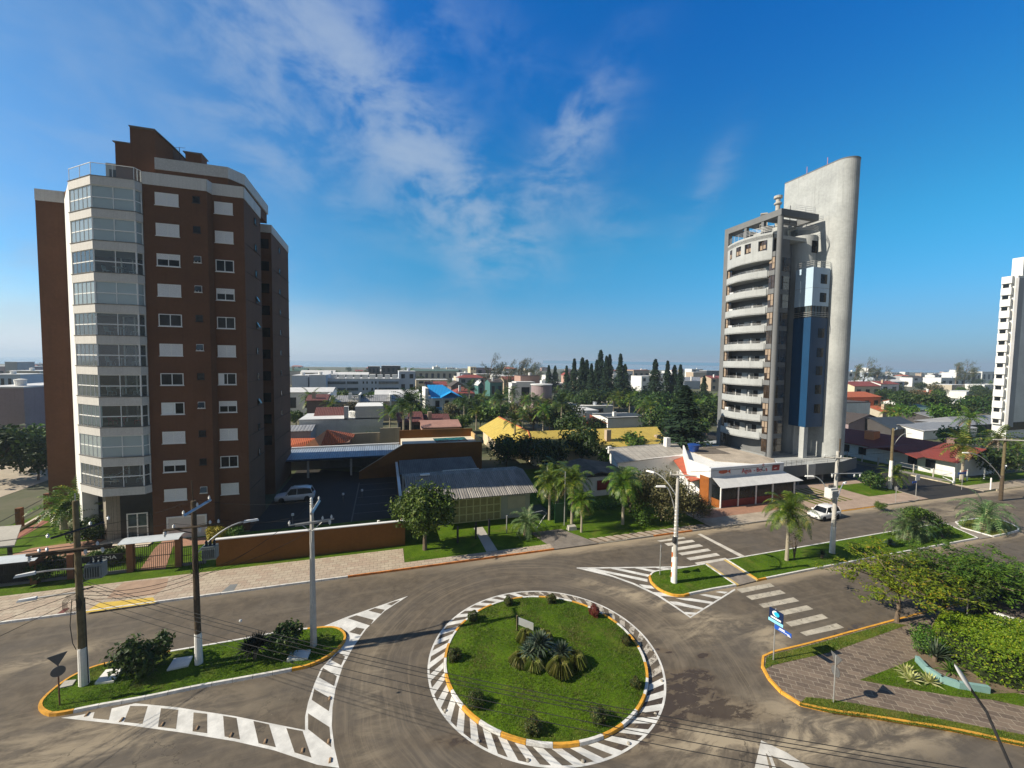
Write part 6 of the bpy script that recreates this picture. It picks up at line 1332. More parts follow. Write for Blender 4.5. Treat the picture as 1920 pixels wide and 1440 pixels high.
def conifer(seed,h,w,dens,m=None):
    r=random.Random(seed); t=thing('columnar_conifer','conifer','conifer'); MB().tube([(0,0,-.1),(0,0,h*.97)],[.28,.04],7).build('trunk',m_bark,t); mb=MB()
    for k in range(dens):
        z=h*(.1+.9*r.random()**.85); q=(1-z/h); rad=w*(.05+.95*min(1,q*1.45)**.9)*(.82+.18*math.sin(z*2.4)); a=r.uniform(0,6.28); rr=rad*r.uniform(.35,1.08)
        p=Vector((rr*math.cos(a),rr*math.sin(a),z+.18*rr)); d=Vector((math.cos(a),math.sin(a),.35)); leafquad(mb,p,(Vector((0,0,1))+d*.6+Vector((r.gauss(0,.4),r.gauss(0,.4),0))).normalized(),.34*r.uniform(.6,1.3),r,.4)
    mb.build('crown',m or L_con,t); return t
PROTO['con']=conifer(1,12,1.9,2600); PROTO['con2']=conifer(2,12,2.5,3000)
def wispy(seed):
    r=random.Random(seed); t=thing('wispy_pine','wispy pine','tree'); mb=MB(); lb=MB()
    mb.tube([(0,0,0),(.2,0,4),(.9,0,8.5)],[.22,.16,.05],6)
    for k in range(16):
        z=2.5+6*r.random(); a=r.uniform(-.9,.9)+(0 if r.random()<.75 else 3.1); l=r.uniform(1.2,2.8); p=Vector((.1*z,0,z)); e=p+Vector((math.cos(a)*l,math.sin(a)*l,r.uniform(.8,2.2))); mb.tube([tuple(p),tuple((p+e)/2+Vector((0,0,.2))),tuple(e)],[.06,.04,.015],4)
        for j in range(46): q=r.uniform(.3,1.1); c=p.lerp(e,q)+Vector((r.gauss(0,.3),r.gauss(0,.3),r.gauss(0,.3))); leafquad(lb,c,Vector((r.gauss(0,1),r.gauss(0,1),.3)).normalized(),.34,r,.12)
    mb.build('trunk',m_bark,t); lb.build('crown',L_cas,t); return t
PROTO['wisp']=wispy(1); PROTO['wisp2']=wispy(5)
def simple(key,name,leafm,seed,R_,h,nb,rb,n,s,th,tr,fl=.8,**k): PROTO[key]=tree_proto(name,k.pop('cat','tree'),blobs_round(random.Random(seed),R_,h,nb,rb,fl),n,s,leafm,th,tr,seed,**k)
simple('round','round_tree',L_mid,21,1.15,2.7,13,1.05,11000,.115,1.2,.16,shell=.5)
simple('far','leafy_tree',L_dark,22,2.6,4.6,11,1.9,1900,.34,2.4,.22); simple('far2','leafy_tree',L_mid,23,2.8,4.2,11,1.8,1900,.34,2.2,.22); simple('far3','leafy_tree',L_olive,24,2.6,4.4,10,1.8,1700,.34,2.2,.22)
simple('umb','spreading_tree',L_dark,25,4.6,6.3,13,1.8,2400,.36,4.0,.26,fl=.3,flat_=.45)
simple('bigsh','dense_shrub_tree',L_olive,27,2.4,2.6,14,1.5,9000,.11,1.,.14); simple('shrub','leafy_shrub',L_mid,28,.7,.9,7,.55,1600,.08,.3,.05,cat='shrub'); simple('shrubd','leafy_shrub',L_dark,29,.9,1.0,7,.6,1500,.11,.3,.05,cat='shrub')
def tabeb(seed,m):
    r=random.Random(seed); t=thing('street_tree','street tree','tree'); mb=MB(); lb=MB(); mb.tube([(0,0,-.1),(.05,0,1.0),(.0,.05,2.0)],[.14,.11,.10],9)
    for k in range(19):
        a=k*2.4; l=r.uniform(1.2,3.5); e=Vector((math.cos(a)*l,math.sin(a)*l,2.6+r.uniform(0,2.1)*(1.2-l/3.6))); m_=Vector((e.x*.45,e.y*.45,2.5+(e.z-2.5)*.4)); mb.tube([(0,0,1.9),tuple(m_),tuple(e)],[.06,.04,.015],5)
        for j in range(9):
            c=e.lerp(Vector((0,0,2.4)),.55*r.random())+Vector((r.gauss(0,.55),r.gauss(0,.55),r.gauss(0,.42)))
            for q in range(34):
                aa=r.uniform(0,6.28); g=Vector((math.cos(aa),math.sin(aa),r.uniform(-.5,.4))); leafquad(lb,c+g*r.uniform(.05,.5),(g*.3+Vector((0,0,1))+Vector((r.gauss(0,.4),r.gauss(0,.4),0))).normalized(),.12*r.uniform(.7,1.3),r,.35)
    mb.build('trunk',m_bark,t); lb.build('crown',m,t); return t
PROTO['tab']=tabeb(4,L_yel); PROTO['tab2']=tabeb(9,Mleaf('fine dark leaflets',(.035,.085,.006),(.11,.19,.014),(.10,.15,.03),trans=.3))
def pt(key,px,py,label,s=1.,z0=.1,rz=None,group=None):
    x,y=G(px,py,z0); return place(PROTO[key],(x,y,z0),rv.uniform(0,6.28) if rz is None else rz,s,label,group)
# near trees
pt('round',797,1031,'round leafy tree with a pale trunk beside the end of the orange wall',1.45)
pt('queen',1090,998,'shorter queen palm in front of the pair on the verge',.8); pt('queen',1072,982,'taller yellowing queen palm in the verge pair',1.15); pt('queen',1167.5,983,'queen palm with a stout trunk before the red shuttered house',1.15); pt('queen',1475,1051,'queen palm on the median beside a bare shrub',1.12)
pt('queen',1030,975,'dim queen palm in the dark garden left of the verge pair',1.05,rz=1.); pt('queen',1045,962,'second dim queen palm deep in the dark garden',1.1,rz=2.)
pt('pindo',988,1003,'bushy blue green palm in front of the corrugated house wall',1.05); pt('pindo',1700,1010,'blue green pindo palm pair on the median',1.15); pt('pindo',1713,1006,'second pindo palm behind its twin on the median',1.1); pt('pindo',1846,992,'large silvery pindo palm on the last median island',1.45)
pt('date',1677,915,'short feathery palm in front of the white footed pole',1.2)
pt('bigsh',1240,975,'big brownish green shrub tree left of the restaurant',1.15); pt('bigsh',1300,972,'second dense shrub tree touching the restaurant side wall',.62); pt('shrub',1200,985,'green bush under the queen palm by the big shrub',1.3)
pt('far',1182,960,'dark tree behind the queen palms',.62); 
pt('queenf',1803,903,'tall palm with drooping crown and dead fronds at the far corner',1.12,rz=.4); pt('queenf',1868,880,'hanging palm behind the tall corner palm',1.05); pt('queenf',1840,862,'third palm in the dark garden under the white tower',.9); pt('queenf',1905,885,'palm half cut by the right edge',.8)
pt('tab',1681,1166,'yellow flecked street tree on the corner verge',1.08); pt('tab2',1815,1152,'dark feathery street tree near the glass terrace',1.15); pt('tab2',1768,1150,'green street tree between the yellow flecked one and the feathery one',1.0); pt('tab2',1880,1140,'rightmost feathery street tree over the glass terrace',.9)
# bare shrub on the median
t=thing('bare_shrub','crooked nearly bare shrub beside the median queen palm','shrub',G3(1489,1049,.12)); x,y,z=G3(1489,1049,.12); r=random.Random(8); mb=MB(); lb=MB()
for k in range(7):
    a=r.uniform(0,6.28); P=[(x,y,z),(x+.15*math.cos(a),y,z+.8),(x+.5*math.cos(a),y+.3*math.sin(a),z+1.4),(x+.9*math.cos(a),y+.5*math.sin(a),z+1.7+r.random()*.6)]; mb.tube(P,[.05,.04,.025,.01],5)
    for j in range(22): leafquad(lb,Vector(P[-1])+Vector((r.gauss(0,.14),r.gauss(0,.14),r.gauss(0,.12))),Vector((r.gauss(0,1),r.gauss(0,1),1)).normalized(),.07,r)
mb.build('branches',m_bark,t); lb.build('leaves',L_olive,t)
# leaning arch shrub on the median
t=thing('arching_tree','low tree arching over the median to the right of the pindo palms','tree',G3(1768,1008,.12)); x,y,z=G3(1768,1008,.12); r=random.Random(18); lb=MB(); pts=[(x,y,z),(x-.2,y+.2,1.0),(x-1.2,y+.6,2.3),(x-2.8,y+.8,2.9),(x-4.2,y+.6,3.1)]
MB().tube(pts,[.16,.13,.1,.07,.04],7).build('trunk',m_bark,t); leafcloud(lb,[(x-4.3,y+.5,3.0,.8,.6),(x-3.2,y+.7,3.0,.8,.6),(x-2.1,y+.6,2.7,.7,.6),(x-1.,y+.4,2.1,.7,.7),(x-.2,y+.2,1.3,.8,.8),(x+.5,y,.8,.6,.8)],3200,.09,r).build('crown',L_mid,t)
# yuccas, island planting
def rosthing(px,py,label,n,L,w,m,trunk=0.,seed=1,name='yucca',cat='yucca',z0=.13,el0=.1,heads=1,curve=.3):
    x,y=G(px,py,z0); r=random.Random(seed); t=thing(name,label,cat,(x,y,z0)); mb=MB()
    for k in range(heads): a=k*2.1+seed; q=0 if heads==1 else .28; rosette(mb,n,L,w,r,el0,1.5,curve,z0+trunk*(1+.3*k),(x+q*math.cos(a),y+q*math.sin(a)))
    if trunk: MB().tube([(x,y,z0-.05),(x,y,z0+trunk)],.11,8).build('stem',m_bark,t)
    mb.build('blades',m,t); return t
rz_=.34
rosthing(1011,1232,'tallest spiky grey green rosette, back one on the round island',110,1.15,.095,L_agave,.75,2,'agave','agave',z0=.3); rosthing(995,1238,'front left spiky rosette above the yellow tufts',90,.95,.085,L_agave,.45,3,'agave','agave',z0=.3); rosthing(1052,1240,'right hand spiky rosette on the round island',90,1.0,.085,L_agave,.5,4,'agave','agave',z0=.3)
def tuft(px,py,label,n,h,rad,seed,m=None):
    x,y=G(px,py,.3); r=random.Random(seed); t=MB()
    for k in range(n):
        a=r.uniform(0,6.28); q=rad*.35*math.sqrt(r.random()); e=rad*r.uniform(.5,1.1); hh=h*r.uniform(.6,1.1); b0=Vector((x+q*math.cos(a),y+q*math.sin(a),.28)); m_=b0+Vector((math.cos(a)*e*.4,math.sin(a)*e*.4,hh)); e_=b0+Vector((math.cos(a)*e,math.sin(a)*e,hh*.35)); s=Vector((-math.sin(a),math.cos(a),0))*.012
        t.poly([b0-s,m_-s,e_,m_+s,b0+s])
    return tag(t.build('grass_tuft',m or L_tuft),label,'grass tuft')
tuft(975,1244,'loose yellow tuft at the left foot of the rosettes',900,.55,.55,1); tuft(1000,1252,'middle yellow green tuft below the front rosette',800,.55,.5,2); tuft(1050,1262,'long drooping yellow tuft at the front right',1500,.75,.62,3); tuft(1077,1246,'pale yellow tuft right of the drooping one',1100,.7,.6,4); tuft(985,1205,'thin upright tuft behind the white notice board',500,.8,.45,5); tuft(1022,1208,'feathery tuft behind the tallest rosette',500,.85,.45,6)
balls=[(953,1133,'small dark clipped ball at the upper left rim of the island',.26,0),(1034,1129,'dark clipped ball at the top rim of the island',.27,0),(887,1162,'clipped ball at the left rim beside the pole shadow',.28,0),(1114,1153,'reddish clipped ball at the upper right rim',.30,1),(1174,1206,'low brownish clipped ball on the right rim',.24,0),(852,1236,'olive clipped ball on the far left rim',.30,0),(1192,1286,'dim low clipped ball by the right kerb',.22,0),(891,1322,'large olive clipped ball at the lower left',.33,0),(1000,1372,'clipped ball at the bottom rim of the island',.31,0),(1121,1352,'brownish clipped ball at the lower right rim',.32,0)]
for i,(px,py,lb_,s,red_) in enumerate(balls):
    x,y=G(px,py,.2); z=domez(x,y)-.02; r=random.Random(40+i); t=thing('clipped_shrub',lb_,'shrub',(x,y,z),'clipped ball shrubs round the island'); MB().tube([(x,y,z),(x,y,z+s)],.03,6).build('stem',m_bark,t)
    leafcloud(MB(),[(x,y,z+s*1.15,s*1.18,1.0)],2600,.036,r,.78).build('crown',L_red if red_ else L_ball,t)
# left island shrubs
t=pt('shrubd',275,1258,'big dark leafy shrub in the middle of the left island',1.25); 
rosthing(268,1258,'spiky strap leaf clump inside the big island shrub',80,1.5,.09,Mleaf('dark strap leaves',(.012,.02,.008),(.04,.055,.02)),.2,7,'strap_plant','plant',curve=.2)
rosthing(478,1234,'dark spiky yucca cluster on the left island',90,1.1,.07,Mleaf('near black blades',(.008,.012,.008),(.03,.04,.022)),.5,8,heads=3); pt('shrubd',538,1226,'upright leafy shrub left of the concrete pole',1.0); 
rosthing(1668,1021,'small yucca rosette on the median left of the pindo palms',60,.9,.07,L_agave,.1,9); rosthing(1541,1046,'dark small yucca beside the median pole',50,.8,.06,Mleaf('dark blades',(.01,.02,.008),(.03,.05,.02)),.3,10)
for px,py,lb_,sd in ((1700,1262,'upper left cream striped rosette by the cyan wall',21),(1707,1275,'lower left cream striped rosette by the cyan wall',22),(1742,1279,'right hand cream striped rosette by the cyan wall',23)): rosthing(px,py,lb_,42,.72,.10,L_varieg,.0,sd,'striped_agave','agave',el0=.15,curve=.15)
rosthing(1752,1240,'dark spiky yucca in front of the bright hedge',60,1.5,.08,L_agave,.3,24,el0=.5); rosthing(1783,1262,'small leafy yucca under the hedge front',50,.9,.07,L_mid,.1,25)
# bright hedge: one clipped mass following its outline
hd_=thing('hedge','big bright green clipped hedge at the right edge','hedge',(38,14,.1)); r=random.Random(77); mb=MB()
HP=[(33.0,15.9),(35.2,16.9),(38.6,15.3),(41.5,12.6),(45.5,10.4),(46,8.0),(40,8.9),(35.,10.6),(32.4,13.2)]
k=0
while k<30000:
    x=r.uniform(32,46); y=r.uniform(8,17)
    if not inpoly(x,y,HP): continue
    dd=min((Vector((x,y))-Vector(HP[i])-(Vector(HP[(i+1)%9])-Vector(HP[i]))*max(0,min(1,(Vector((x,y))-Vector(HP[i])).dot(Vector(HP[(i+1)%9])-Vector(HP[i]))/(Vector(HP[(i+1)%9])-Vector(HP[i])).length_squared))).length for i in range(9))
    top=1.95*min(1,(dd/.5))**.45+.12*math.sin(x*2.1)*math.sin(y*2.7)
    z=.1+top*(1 if r.random()<.7 else r.random()) ; k+=1
    leafquad(mb,(x,y,z+r.uniform(-.08,.06)),Vector((r.gauss(-.2,.6),r.gauss(-.2,.6),1)).normalized(),.075*r.uniform(.6,1.3),r,.5)
mb.build('foliage',L_hedge,hd_)
mb=MB(); mb.prism(inset(HP,.45),.1,1.5); mb.build('inner_branches',M('hedge inside',(.02,.03,.008),.95,.3,3),hd_)
r=random.Random(78); x,y=G(1735,1225,.1); tag(leafcloud(MB(),[(x,y,.8,.75,1.),(x+.5,y+.3,.9,.7,1.)],2600,.06,r,.5).build('clipped_bush',L_mid),'darker rounded bush at the left end of the hedge','bush')
# garden of the brown tower
pt('date',120,992,'broad glossy palm clump left of the tower bay',1.35); pt('date',148,985,'broad glossy palm just right of the first clump',1.55); pt('date',190,1000,'broad glossy palm against the stone pier',1.25)
pt('shrubd',165,1018,'dark rounded shrub under the palms by the tower entrance',1.3); pt('shrubd',205,1005,'low dark shrub before the stone pier',.9)
pt('shrub',178,1060,'dense green shrub row behind the name plate, left',1.0); pt('shrub',210,1056,'dense green shrub row behind the name plate, right',1.0); pt('shrubd',85,1088,'dark shrub behind the left garden fence',1.1)
x,y=G(403,1030,.1); r=random.Random(91); t=thing('yellow_shrub','yellow leaved shrub by the garage drive','shrub',(x,y,.1)); MB().tube([(x,y,.1),(x,y,1.0)],.05,6).build('stem',m_bark,t); leafcloud(MB(),[(x,y,1.3,.6,1),(x+.4,y,1.7,.5,1),(x-.3,y+.2,1.9,.5,1)],1500,.09,r).build('crown',L_ybush,t)
pt('shrub',440,1012,'green shrub beside the yellow one behind the wall',.9)
# left side street greenery
for px,py,k_,s,l in ((-15,905,'far',1.1,'dark tree at the left edge above the sandy road'),(40,885,'far',.95,'dark tree in front of the mauve house'),(75,868,'far2',1.0,'lighter green tree beside the brown tower corner'),(15,872,'queenf',.8,'small palm in front of the mauve wall'),(72,900,'far',.7,'low dark bush by the sandy road'),(60,735,'royal',1.2,'palm crown above the mauve wing')): pt(k_,px,py,l,s,0)
# shadowed gardens and the middle palm mass
mid=[('far',1090,873,.95,'leafy tree before the yellow tiled roof, larger one'),('far2',1181,862,.8,'rounded tree before the yellow roof chimneys'),('far',1030,890,.8,'black green tree in the shaded garden left'),('far',950,880,.8,'dark tree in the shade right of the pool terrace'),('far',990,872,.7,'dark tree in the shade below the yellow eaves'),('far2',1140,880,.55,'small bright tree tip beside the pale annex roof'),
('royal',965,858,1.0,'solitary palm standing before the yellow side roof'),('royal',757,845,1.25,'left of the two tall dark palms behind the white wall'),('royal',770,848,1.4,'right of the two tall dark palms behind the white wall'),('bright',731,838,1.2,'slender bright palm in front of the beige wall'),
('queenf',583,790,1.3,'palm at the left of the white terrace row'),('far2',555,800,.7,'green garden tree beside the brown tower'),('far2',588,796,.6,'hedge like tree by the blank white house'),('bright',765,745,1.9,'palm rising before the white apartment block end'),('shrub',800,832,2.0,'bright bush behind the beige wall'),
('shrub',690,838,2.,'low bright bush row before the beige wall, left'),('shrub',715,836,2.,'low bright bush row before the beige wall, middle'),('shrub',745,835,2.,'low bright bush row before the beige wall, right'),
('far2',868,812,.75,'leafy tree left of the yellow side roof'),('far3',850,790,.8,'olive tree below the blue roofed house'),('far',885,790,1.,'dark tree between blue house and palms'),('far',1070,840,1.0,'dark tree behind the yellow ridge, left'),('far',1120,818,.6,'bush beside the orange pavilion'),('shrubd',805,792,3,'round dark bush below the blue house'),('far2',835,800,.6,'small pale green tree under the blue veranda')]
for k_,px,py,s,l in mid: pt(k_,px,py,l,s,0)
r=random.Random(31)
pp=[(870,800),(893,806),(915,800),(938,808),(958,797),(980,812),(1000,800),(1018,815),(1036,806),(1052,820),(905,782),(930,778),(960,775),(985,782),(1010,786),(880,770),(1045,790)]
for i,(px,py) in enumerate(pp): t=pt('queenf' if i%3 else 'royal',px,py,'feathery palm in the dense palm grove behind the yellow roof',r.uniform(.95,1.25),0,group='palms of the dense grove')
for i,(px,py) in enumerate(((900,800),(925,805),(1000,806),(1030,812),(860,780),(975,800),(1060,812),(945,790),(1020,780))): pt(('far','far2','far3')[i%3],px,py,'leafy tree between the palms of the dense grove',r.uniform(.85,1.1),0,group='leafy trees of the dense grove')
o=PROTO['queenf']
# conifers: photo x, foot y, top y
cons=[(1028,745,685),(1040,745,686),(1061,760,686),(1075,768,673),(1090,770,671),(1098,768,675),(1107,772,682),(1117,760,675),(1124,758,657),(1135,762,668),(1141,762,665),(1161,765,664),(1170,762,683),(1226,775,674),(1249,772,677),(1262,772,685),(1273,778,684),(1318,775,705)]
cl=['small conifer left of the palm crowns','second small conifer left of the row','short conifer at the left start of the row','tall narrow conifer, first of the main row','broad tall conifer, second of the main row','slim conifer third in the main row','shorter conifer fourth in the main row','conifer leaning against the tallest one','tallest pointed conifer above the avenue','left conifer of the joined pair','right conifer of the joined pair','lone pointed conifer right of the pair','small conifer beside the lone pointed one','feathery conifer left of the open gap','second feathery conifer after the gap','ragged conifer third after the gap','round topped conifer near the warehouse','short conifer beside the grey tower']
for (px,py,yt),l in zip(cons,cl):
    x,y=G(px,py,0); h=PV(px,yt,y)[1]; t=place(PROTO['con' if px%2 else 'con2'],(x,y,0),rv.uniform(0,6),1,l,'columnar conifers above the avenue'); t.scale=(h/12*.95,h/12*.95,h/12)
x,y=G(1280,868,0); h=PV(1276,724,y)[1]; t=place(PROTO['con2'],(x,y,0),0,1,'big dark ragged conifer behind the pale annex roof'); t.scale=(1.7*h/12,1.7*h/12,h/12)
r=random.Random(61)
for i,(px,py) in enumerate(((1205,800),(1218,802),(1300,800),(1312,798),(1180,778),(1160,775),(1135,772),(1150,782),(1190,770),(1230,775),(1110,768),(1330,790),(1130,760),(1095,758),(1290,815))):
    pt('queenf',px,py,['first drooping palm of the park by the pale avenue','second drooping palm of the park close to the first'][i] if i<2 else 'queen palm standing in the park beyond the yellow roof',r.uniform(1.,1.3),0,group='queen palms of the park')
for i,(px,py) in enumerate(((1060,765),(1075,770),(1092,775),(1110,775),(1170,775),(1200,782),(1240,790),(1255,800),(1290,790),(1325,795),(1340,785),(1180,762),(1140,758),(1215,762),(1245,765),(1300,770),(1330,765),(1250,815),(1235,825),(1300,830),(1325,815))):
    pt(('far','far2','far')[i%3],px,py,'dark leafy tree in the park beyond the yellow roof',r.uniform(.9,1.3),0,group='dark leafy trees of the park')
# wispy pines on the skyline
wz=[(915,742,672),(927,742,680),(950,740,682),(968,740,673),(980,738,680),(990,736,680),(1002,735,688),(1600,735,683),(1617,735,678),(1635,735,690),(1655,735,693),(1790,735,680),(1805,735,682),(1820,735,690)]
wl=['tallest swaying bare pine above the mauve building','second thin pine right of the tallest','wispy pine in the middle of the clump, left','fullest wispy pine of the clump','wispy pine right of the fullest one','wispy pine leaning right on the clump edge','last low wispy pine of the clump','wispy tree right of the grey blade, first','wispy tree right of the grey blade, second','thin tree right of the grey blade, third','bare twiggy tree right of the grey blade, last','grey bushy bare tree on the right skyline, left','grey bushy bare tree on the right skyline, middle','grey bushy bare tree on the right skyline, right']
for i,((px,py,yt),l) in enumerate(zip(wz,wl)):
    x,y=G(px,py,0); h=PV(px,yt,y)[1]; t=place(PROTO['wisp' if i%2 else 'wisp2'],(x,y,0),-.3+rv.uniform(-.4,.4),h/9.6,l); 
# right hand gardens
rt=[('umb',1745,785,1.15,'flat crowned dark tree rising above the right skyline'),('umb',1790,800,.95,'spreading dark tree left of the white tower'),('far3',1725,770,1.2,'brown green tree behind the orange roofs'),('far',1690,775,1.2,'dark leafy tree right of the orange house'),('far2',1700,790,.9,'palm like bush between the red and green roofs'),('queenf',1665,805,1.,'left palm before the striped wall'),('queenf',1683,808,1.,'right palm before the slate roof'),
('far2',1770,800,1.1,'bright leafy tree behind the tall corner palm'),('far',1820,790,1.2,'dark tree between white villas on the right'),('far',1850,775,1.1,'dark tree beside the white tower foot'),('far3',1755,745,1.2,'olive tree on the right near skyline'),('far',1835,750,1.1,'round tree among the white villas'),('far',1680,740,1.,'small dark round tree on the right skyline'),('far2',1720,870,.5,'leafy bush behind the bungalow porch'),('far2',1790,850,.9,'green palm like tree behind the red roof'),('queenf',1815,835,1.2,'broad palm behind the red bungalow'),('far',1875,900,.7,'dark bush by the right edge garden')]
for k_,px,py,s,l in rt: pt(k_,px,py,l,s,0)
t=pt('shrubd',1632,915,'dark green bush on the tower forecourt lawn',1.5); t=pt('shrub',1650,955,'small bush left of the planter',.7)
t=pt('royal',1723,868,'banana like palm beside the bungalow chimney',.45); 
for i in range(64):
    px=r.choice([r.uniform(545,800),r.uniform(800,1060),r.uniform(1590,1860)]); v=r.uniform(100,185); x,_=PV(px,760,v)
    if any(abs(x-a)<3.5 and abs(v-c)<5 for a,c in [(q.location.x,q.location.y) for q in bpy.data.objects if q.parent is None and q.get('category') in ('tree','palm tree')]): continue
    k_=r.choice(['far','far2','far2','far3','queenf','far']); place(PROTO[k_],(x,v,0),r.uniform(0,6),r.uniform(.65,1.1),{'far':'dark garden tree between the houses behind','far2':'green garden tree between the houses behind','far3':'olive garden tree between the houses behind','queenf':'garden palm between the houses behind'}[k_],{'far':'dark garden trees between the houses','far2':'green garden trees between the houses','far3':'olive garden trees between the houses','queenf':'garden palms between the houses'}[k_])
# scattered far greenery, each tree its own thing
seen2=[]
for i in range(150):
    px=r.choice([r.uniform(0,95),r.uniform(540,900),r.uniform(900,1350),r.uniform(1590,1870)]); v=r.uniform(190,620); x,_=PV(px,700,v)
    if any(abs(x-a)<5 and abs(v-c)<8 for a,c in seen2): continue
    seen2.append((x,v)); k_=r.choice(['far','far2','far3','far','queenf']); s=r.uniform(.7,1.15)
    place(PROTO[k_],(x,v,0),r.uniform(0,6),s,{'far':'distant dark tree among the far roofs','far2':'distant green tree among the far roofs','far3':'distant olive tree among the far roofs','queenf':'distant palm among the far roofs'}[k_],{'far':'distant dark trees','far2':'distant green trees','far3':'distant olive trees','queenf':'distant palms'}[k_])
# low ground cover in the shaded gardens
fl=MB(); 
struct('garden_ground',MB().poly([(1.9,44,.03),(62,57,.03),(62,64,.03),(15,64,.03),(15,52,.03),(1.9,56,.03)]),m_grass)
mb=MB(); r=random.Random(99)
for k in range(2600): x=r.uniform(19,38); y=44+r.uniform(-.8,1.2); leafquad(mb,(x,y,r.uniform(.1,1.1)),Vector((r.gauss(0,.6),r.gauss(-.4,.6),1)).normalized(),.12,r)
tag(mb.build('creeper_hedge',L_mid),'low green creeper hedge behind the verge palms','hedge',kind='stuff')
for nm,o in PROTO.items():
    if o not in _used:
        for ch in list(o.children): bpy.data.objects.remove(ch)
        bpy.data.objects.remove(o)
# ---------------------------------------------------------------- poles, lamps, signs, cables, cars
def insul(c,parent,h=.22,r=.07,down=False):
    s=-1 if down else 1
    MB().lathe(c,[(r*.5,0),(r,s*h*.25),(r*.6,s*h*.4),(r,s*h*.6),(r*.5,s*h*.75),(r*.35,s*h)][::s],8).build('insulator',m_cer,parent)
def pole(px,py,h,r0,r1,m,label,paint=1.9,lean=(0,0),name='utility_pole',cat='utility pole',z0=.12,square=False):
    x,y=G(px,py,z0); t=thing(name,label,cat,(x,y,z0)); n=4 if square else 12; a=MB()
    N=8; path=[(x+lean[0]*i/N,y+lean[1]*i/N,z0+h*i/N) for i in range(N+1)]; rr=[r0+(r1-r0)*i/N for i in range(N+1)]
    a.tube(path,rr,n); a.build('pole',m,t,smooth=False)
    if paint:
        MB().tube([(x,y,z0),(x+lean[0]*paint/h,y+lean[1]*paint/h,z0+paint)],[r0+.03,r0+(r1-r0)*paint/h+.015],n).build('painted_base',m_limewash,t)
    return t,lambda z:(x+lean[0]*(z-z0)/h,y+lean[1]*(z-z0)/h,z)
def arm(c,dx,L0,L1,m,parent,name='crossarm',dz=0.,dy=0.,w=.06,ins=(),down=()):
    d=Vector((dx[0],dx[1],dz)); a=Vector(c)+d*L0; b_=Vector(c)+d*L1
    n=Vector((-dx[1],dx[0],0)).normalized()*(w+.11); o=MB().tube([a-n,b_-n],w,4).build(name,m,parent)
    for s in ins: p=Vector(c)+d*s-n; insul((p.x,p.y,p.z+w),parent)
    for s in down: p=Vector(c)+d*s-n; insul((p.x,p.y,p.z-w),parent,.3,.09,True)
    return o
def lamp(c,dirv,L,rise,parent,m=None):
    d=Vector((dirv[0],dirv[1],0)); m=m or m_steel; P=[]
    for i in range(9): t=i/8; P.append(Vector(c)+d*L*t+Vector((0,0,rise*math.sin(t*math.pi/2)**.9)))
    MB().tube(P,[.045]*9,7).build('lamp_arm',m,parent)
    e=P[-1]; q=MB(); q.hexa([(e.x-.1*d.y-.05*d.x,e.y+.1*d.x-.05*d.y,e.z-.06),(e.x+.1*d.y-.05*d.x,e.y-.1*d.x-.05*d.y,e.z-.06),(e.x+d.x*.75+.07*d.y,e.y+d.y*.75-.07*d.x,e.z-.07),(e.x+d.x*.75-.07*d.y,e.y+d.y*.75+.07*d.x,e.z-.07)],[(e.x-.08*d.y,e.y+.08*d.x,e.z+.07),(e.x+.08*d.y,e.y-.08*d.x,e.z+.07),(e.x+d.x*.68+.04*d.y,e.y+d.y*.68-.04*d.x,e.z+.05),(e.x+d.x*.68-.04*d.y,e.y+d.y*.68+.04*d.x,e.z+.05)]); q.build('lamp_head',m_frame,parent)
def transformer(c,parent,s=1.,m=None):
    x,y,z=c; m=m or M('grey transformer paint',(.20,.22,.21),.5,.1,4)
    t=MB().box(x-.42*s,x+.42*s,y-.3*s,y+.3*s,z,z+.95*s).build('transformer',m,parent)
    mb=MB()
    for k in range(7): q=x-.38*s+.76*s*k/6; mb.box(q-.015,q+.015,y-.42*s,y-.3*s,z+.1,z+.8*s)
    mb.build('cooling_fin',m,t)
    for k in (-.25,0,.25): MB().lathe((x+k*s,y,z+.95*s),[(.05,0),(.08,.08),(.05,.14),(.08,.2),(.03,.32)],8).build('bushing',m_dark,t)
p1,f1=pole(158,1283,10.2,.195,.115,m_wood2,'leftmost utility pole, greenish wood with a transformer and a white painted foot',2.1,(-.05,.0))
c=f1(10.1); MB().tube([(c[0],c[1],c[2]-.2),(c[0],c[1],c[2]+.6)],.03,6).build('top_rod',m_steel,p1)
arm(f1(8.75),(.55,.83),-1.1,1.1,m_dark,p1,ins=(-1.2,.5,1.3)); arm(f1(7.75),(.99,.1),-1.9,1.5,m_wood,p1,w=.075,ins=(-1.4,-1.1,.9),down=(-1.8,.4,1.1)); arm(f1(7.62),(.99,.1),-1.7,1.6,m_wood,p1,w=.055,dy=.3)
transformer((f1(5.9)[0]+.75,f1(5.9)[1],6.05),p1,.85)
for q in (5.4,6.6): MB().tube([f1(q),(f1(q)[0]+.6,f1(q)[1],q+.1)],.04,5).build('bracket',m_dark,p1)
lamp(f1(6.6),(-.96,-.25),1.6,.2,p1); lamp(f1(5.3),(-.99,-.1),1.7,.05,p1)
c=f1(5.2); mb=MB()
for k in range(5):
    rr=.22+.05*k; mb.tube([(c[0]-.2+rr*math.cos(t*.7),c[1]-.25,c[2]-.4+rr*1.3*math.sin(t*.7)) for t in range(10)],.014,4,False)
mb.tube([(c[0]-.28,c[1]-.1,5),(c[0]-.38,c[1]-.15,3.6),(c[0]-.3,c[1]-.15,2.6),(c[0]-.2,c[1]-.1,2.2)],.02,4).tube([(c[0]+.26,c[1]-.1,5),(c[0]+.27,c[1]-.1,.2)],.025,4)
mb.build('cable_loops',m_black,p1)
p2,f2=pole(373,1244,9.7,.175,.125,m_wood,'dark wooden utility pole with a slanted top crossarm and white foot',1.85,(-.05,0))
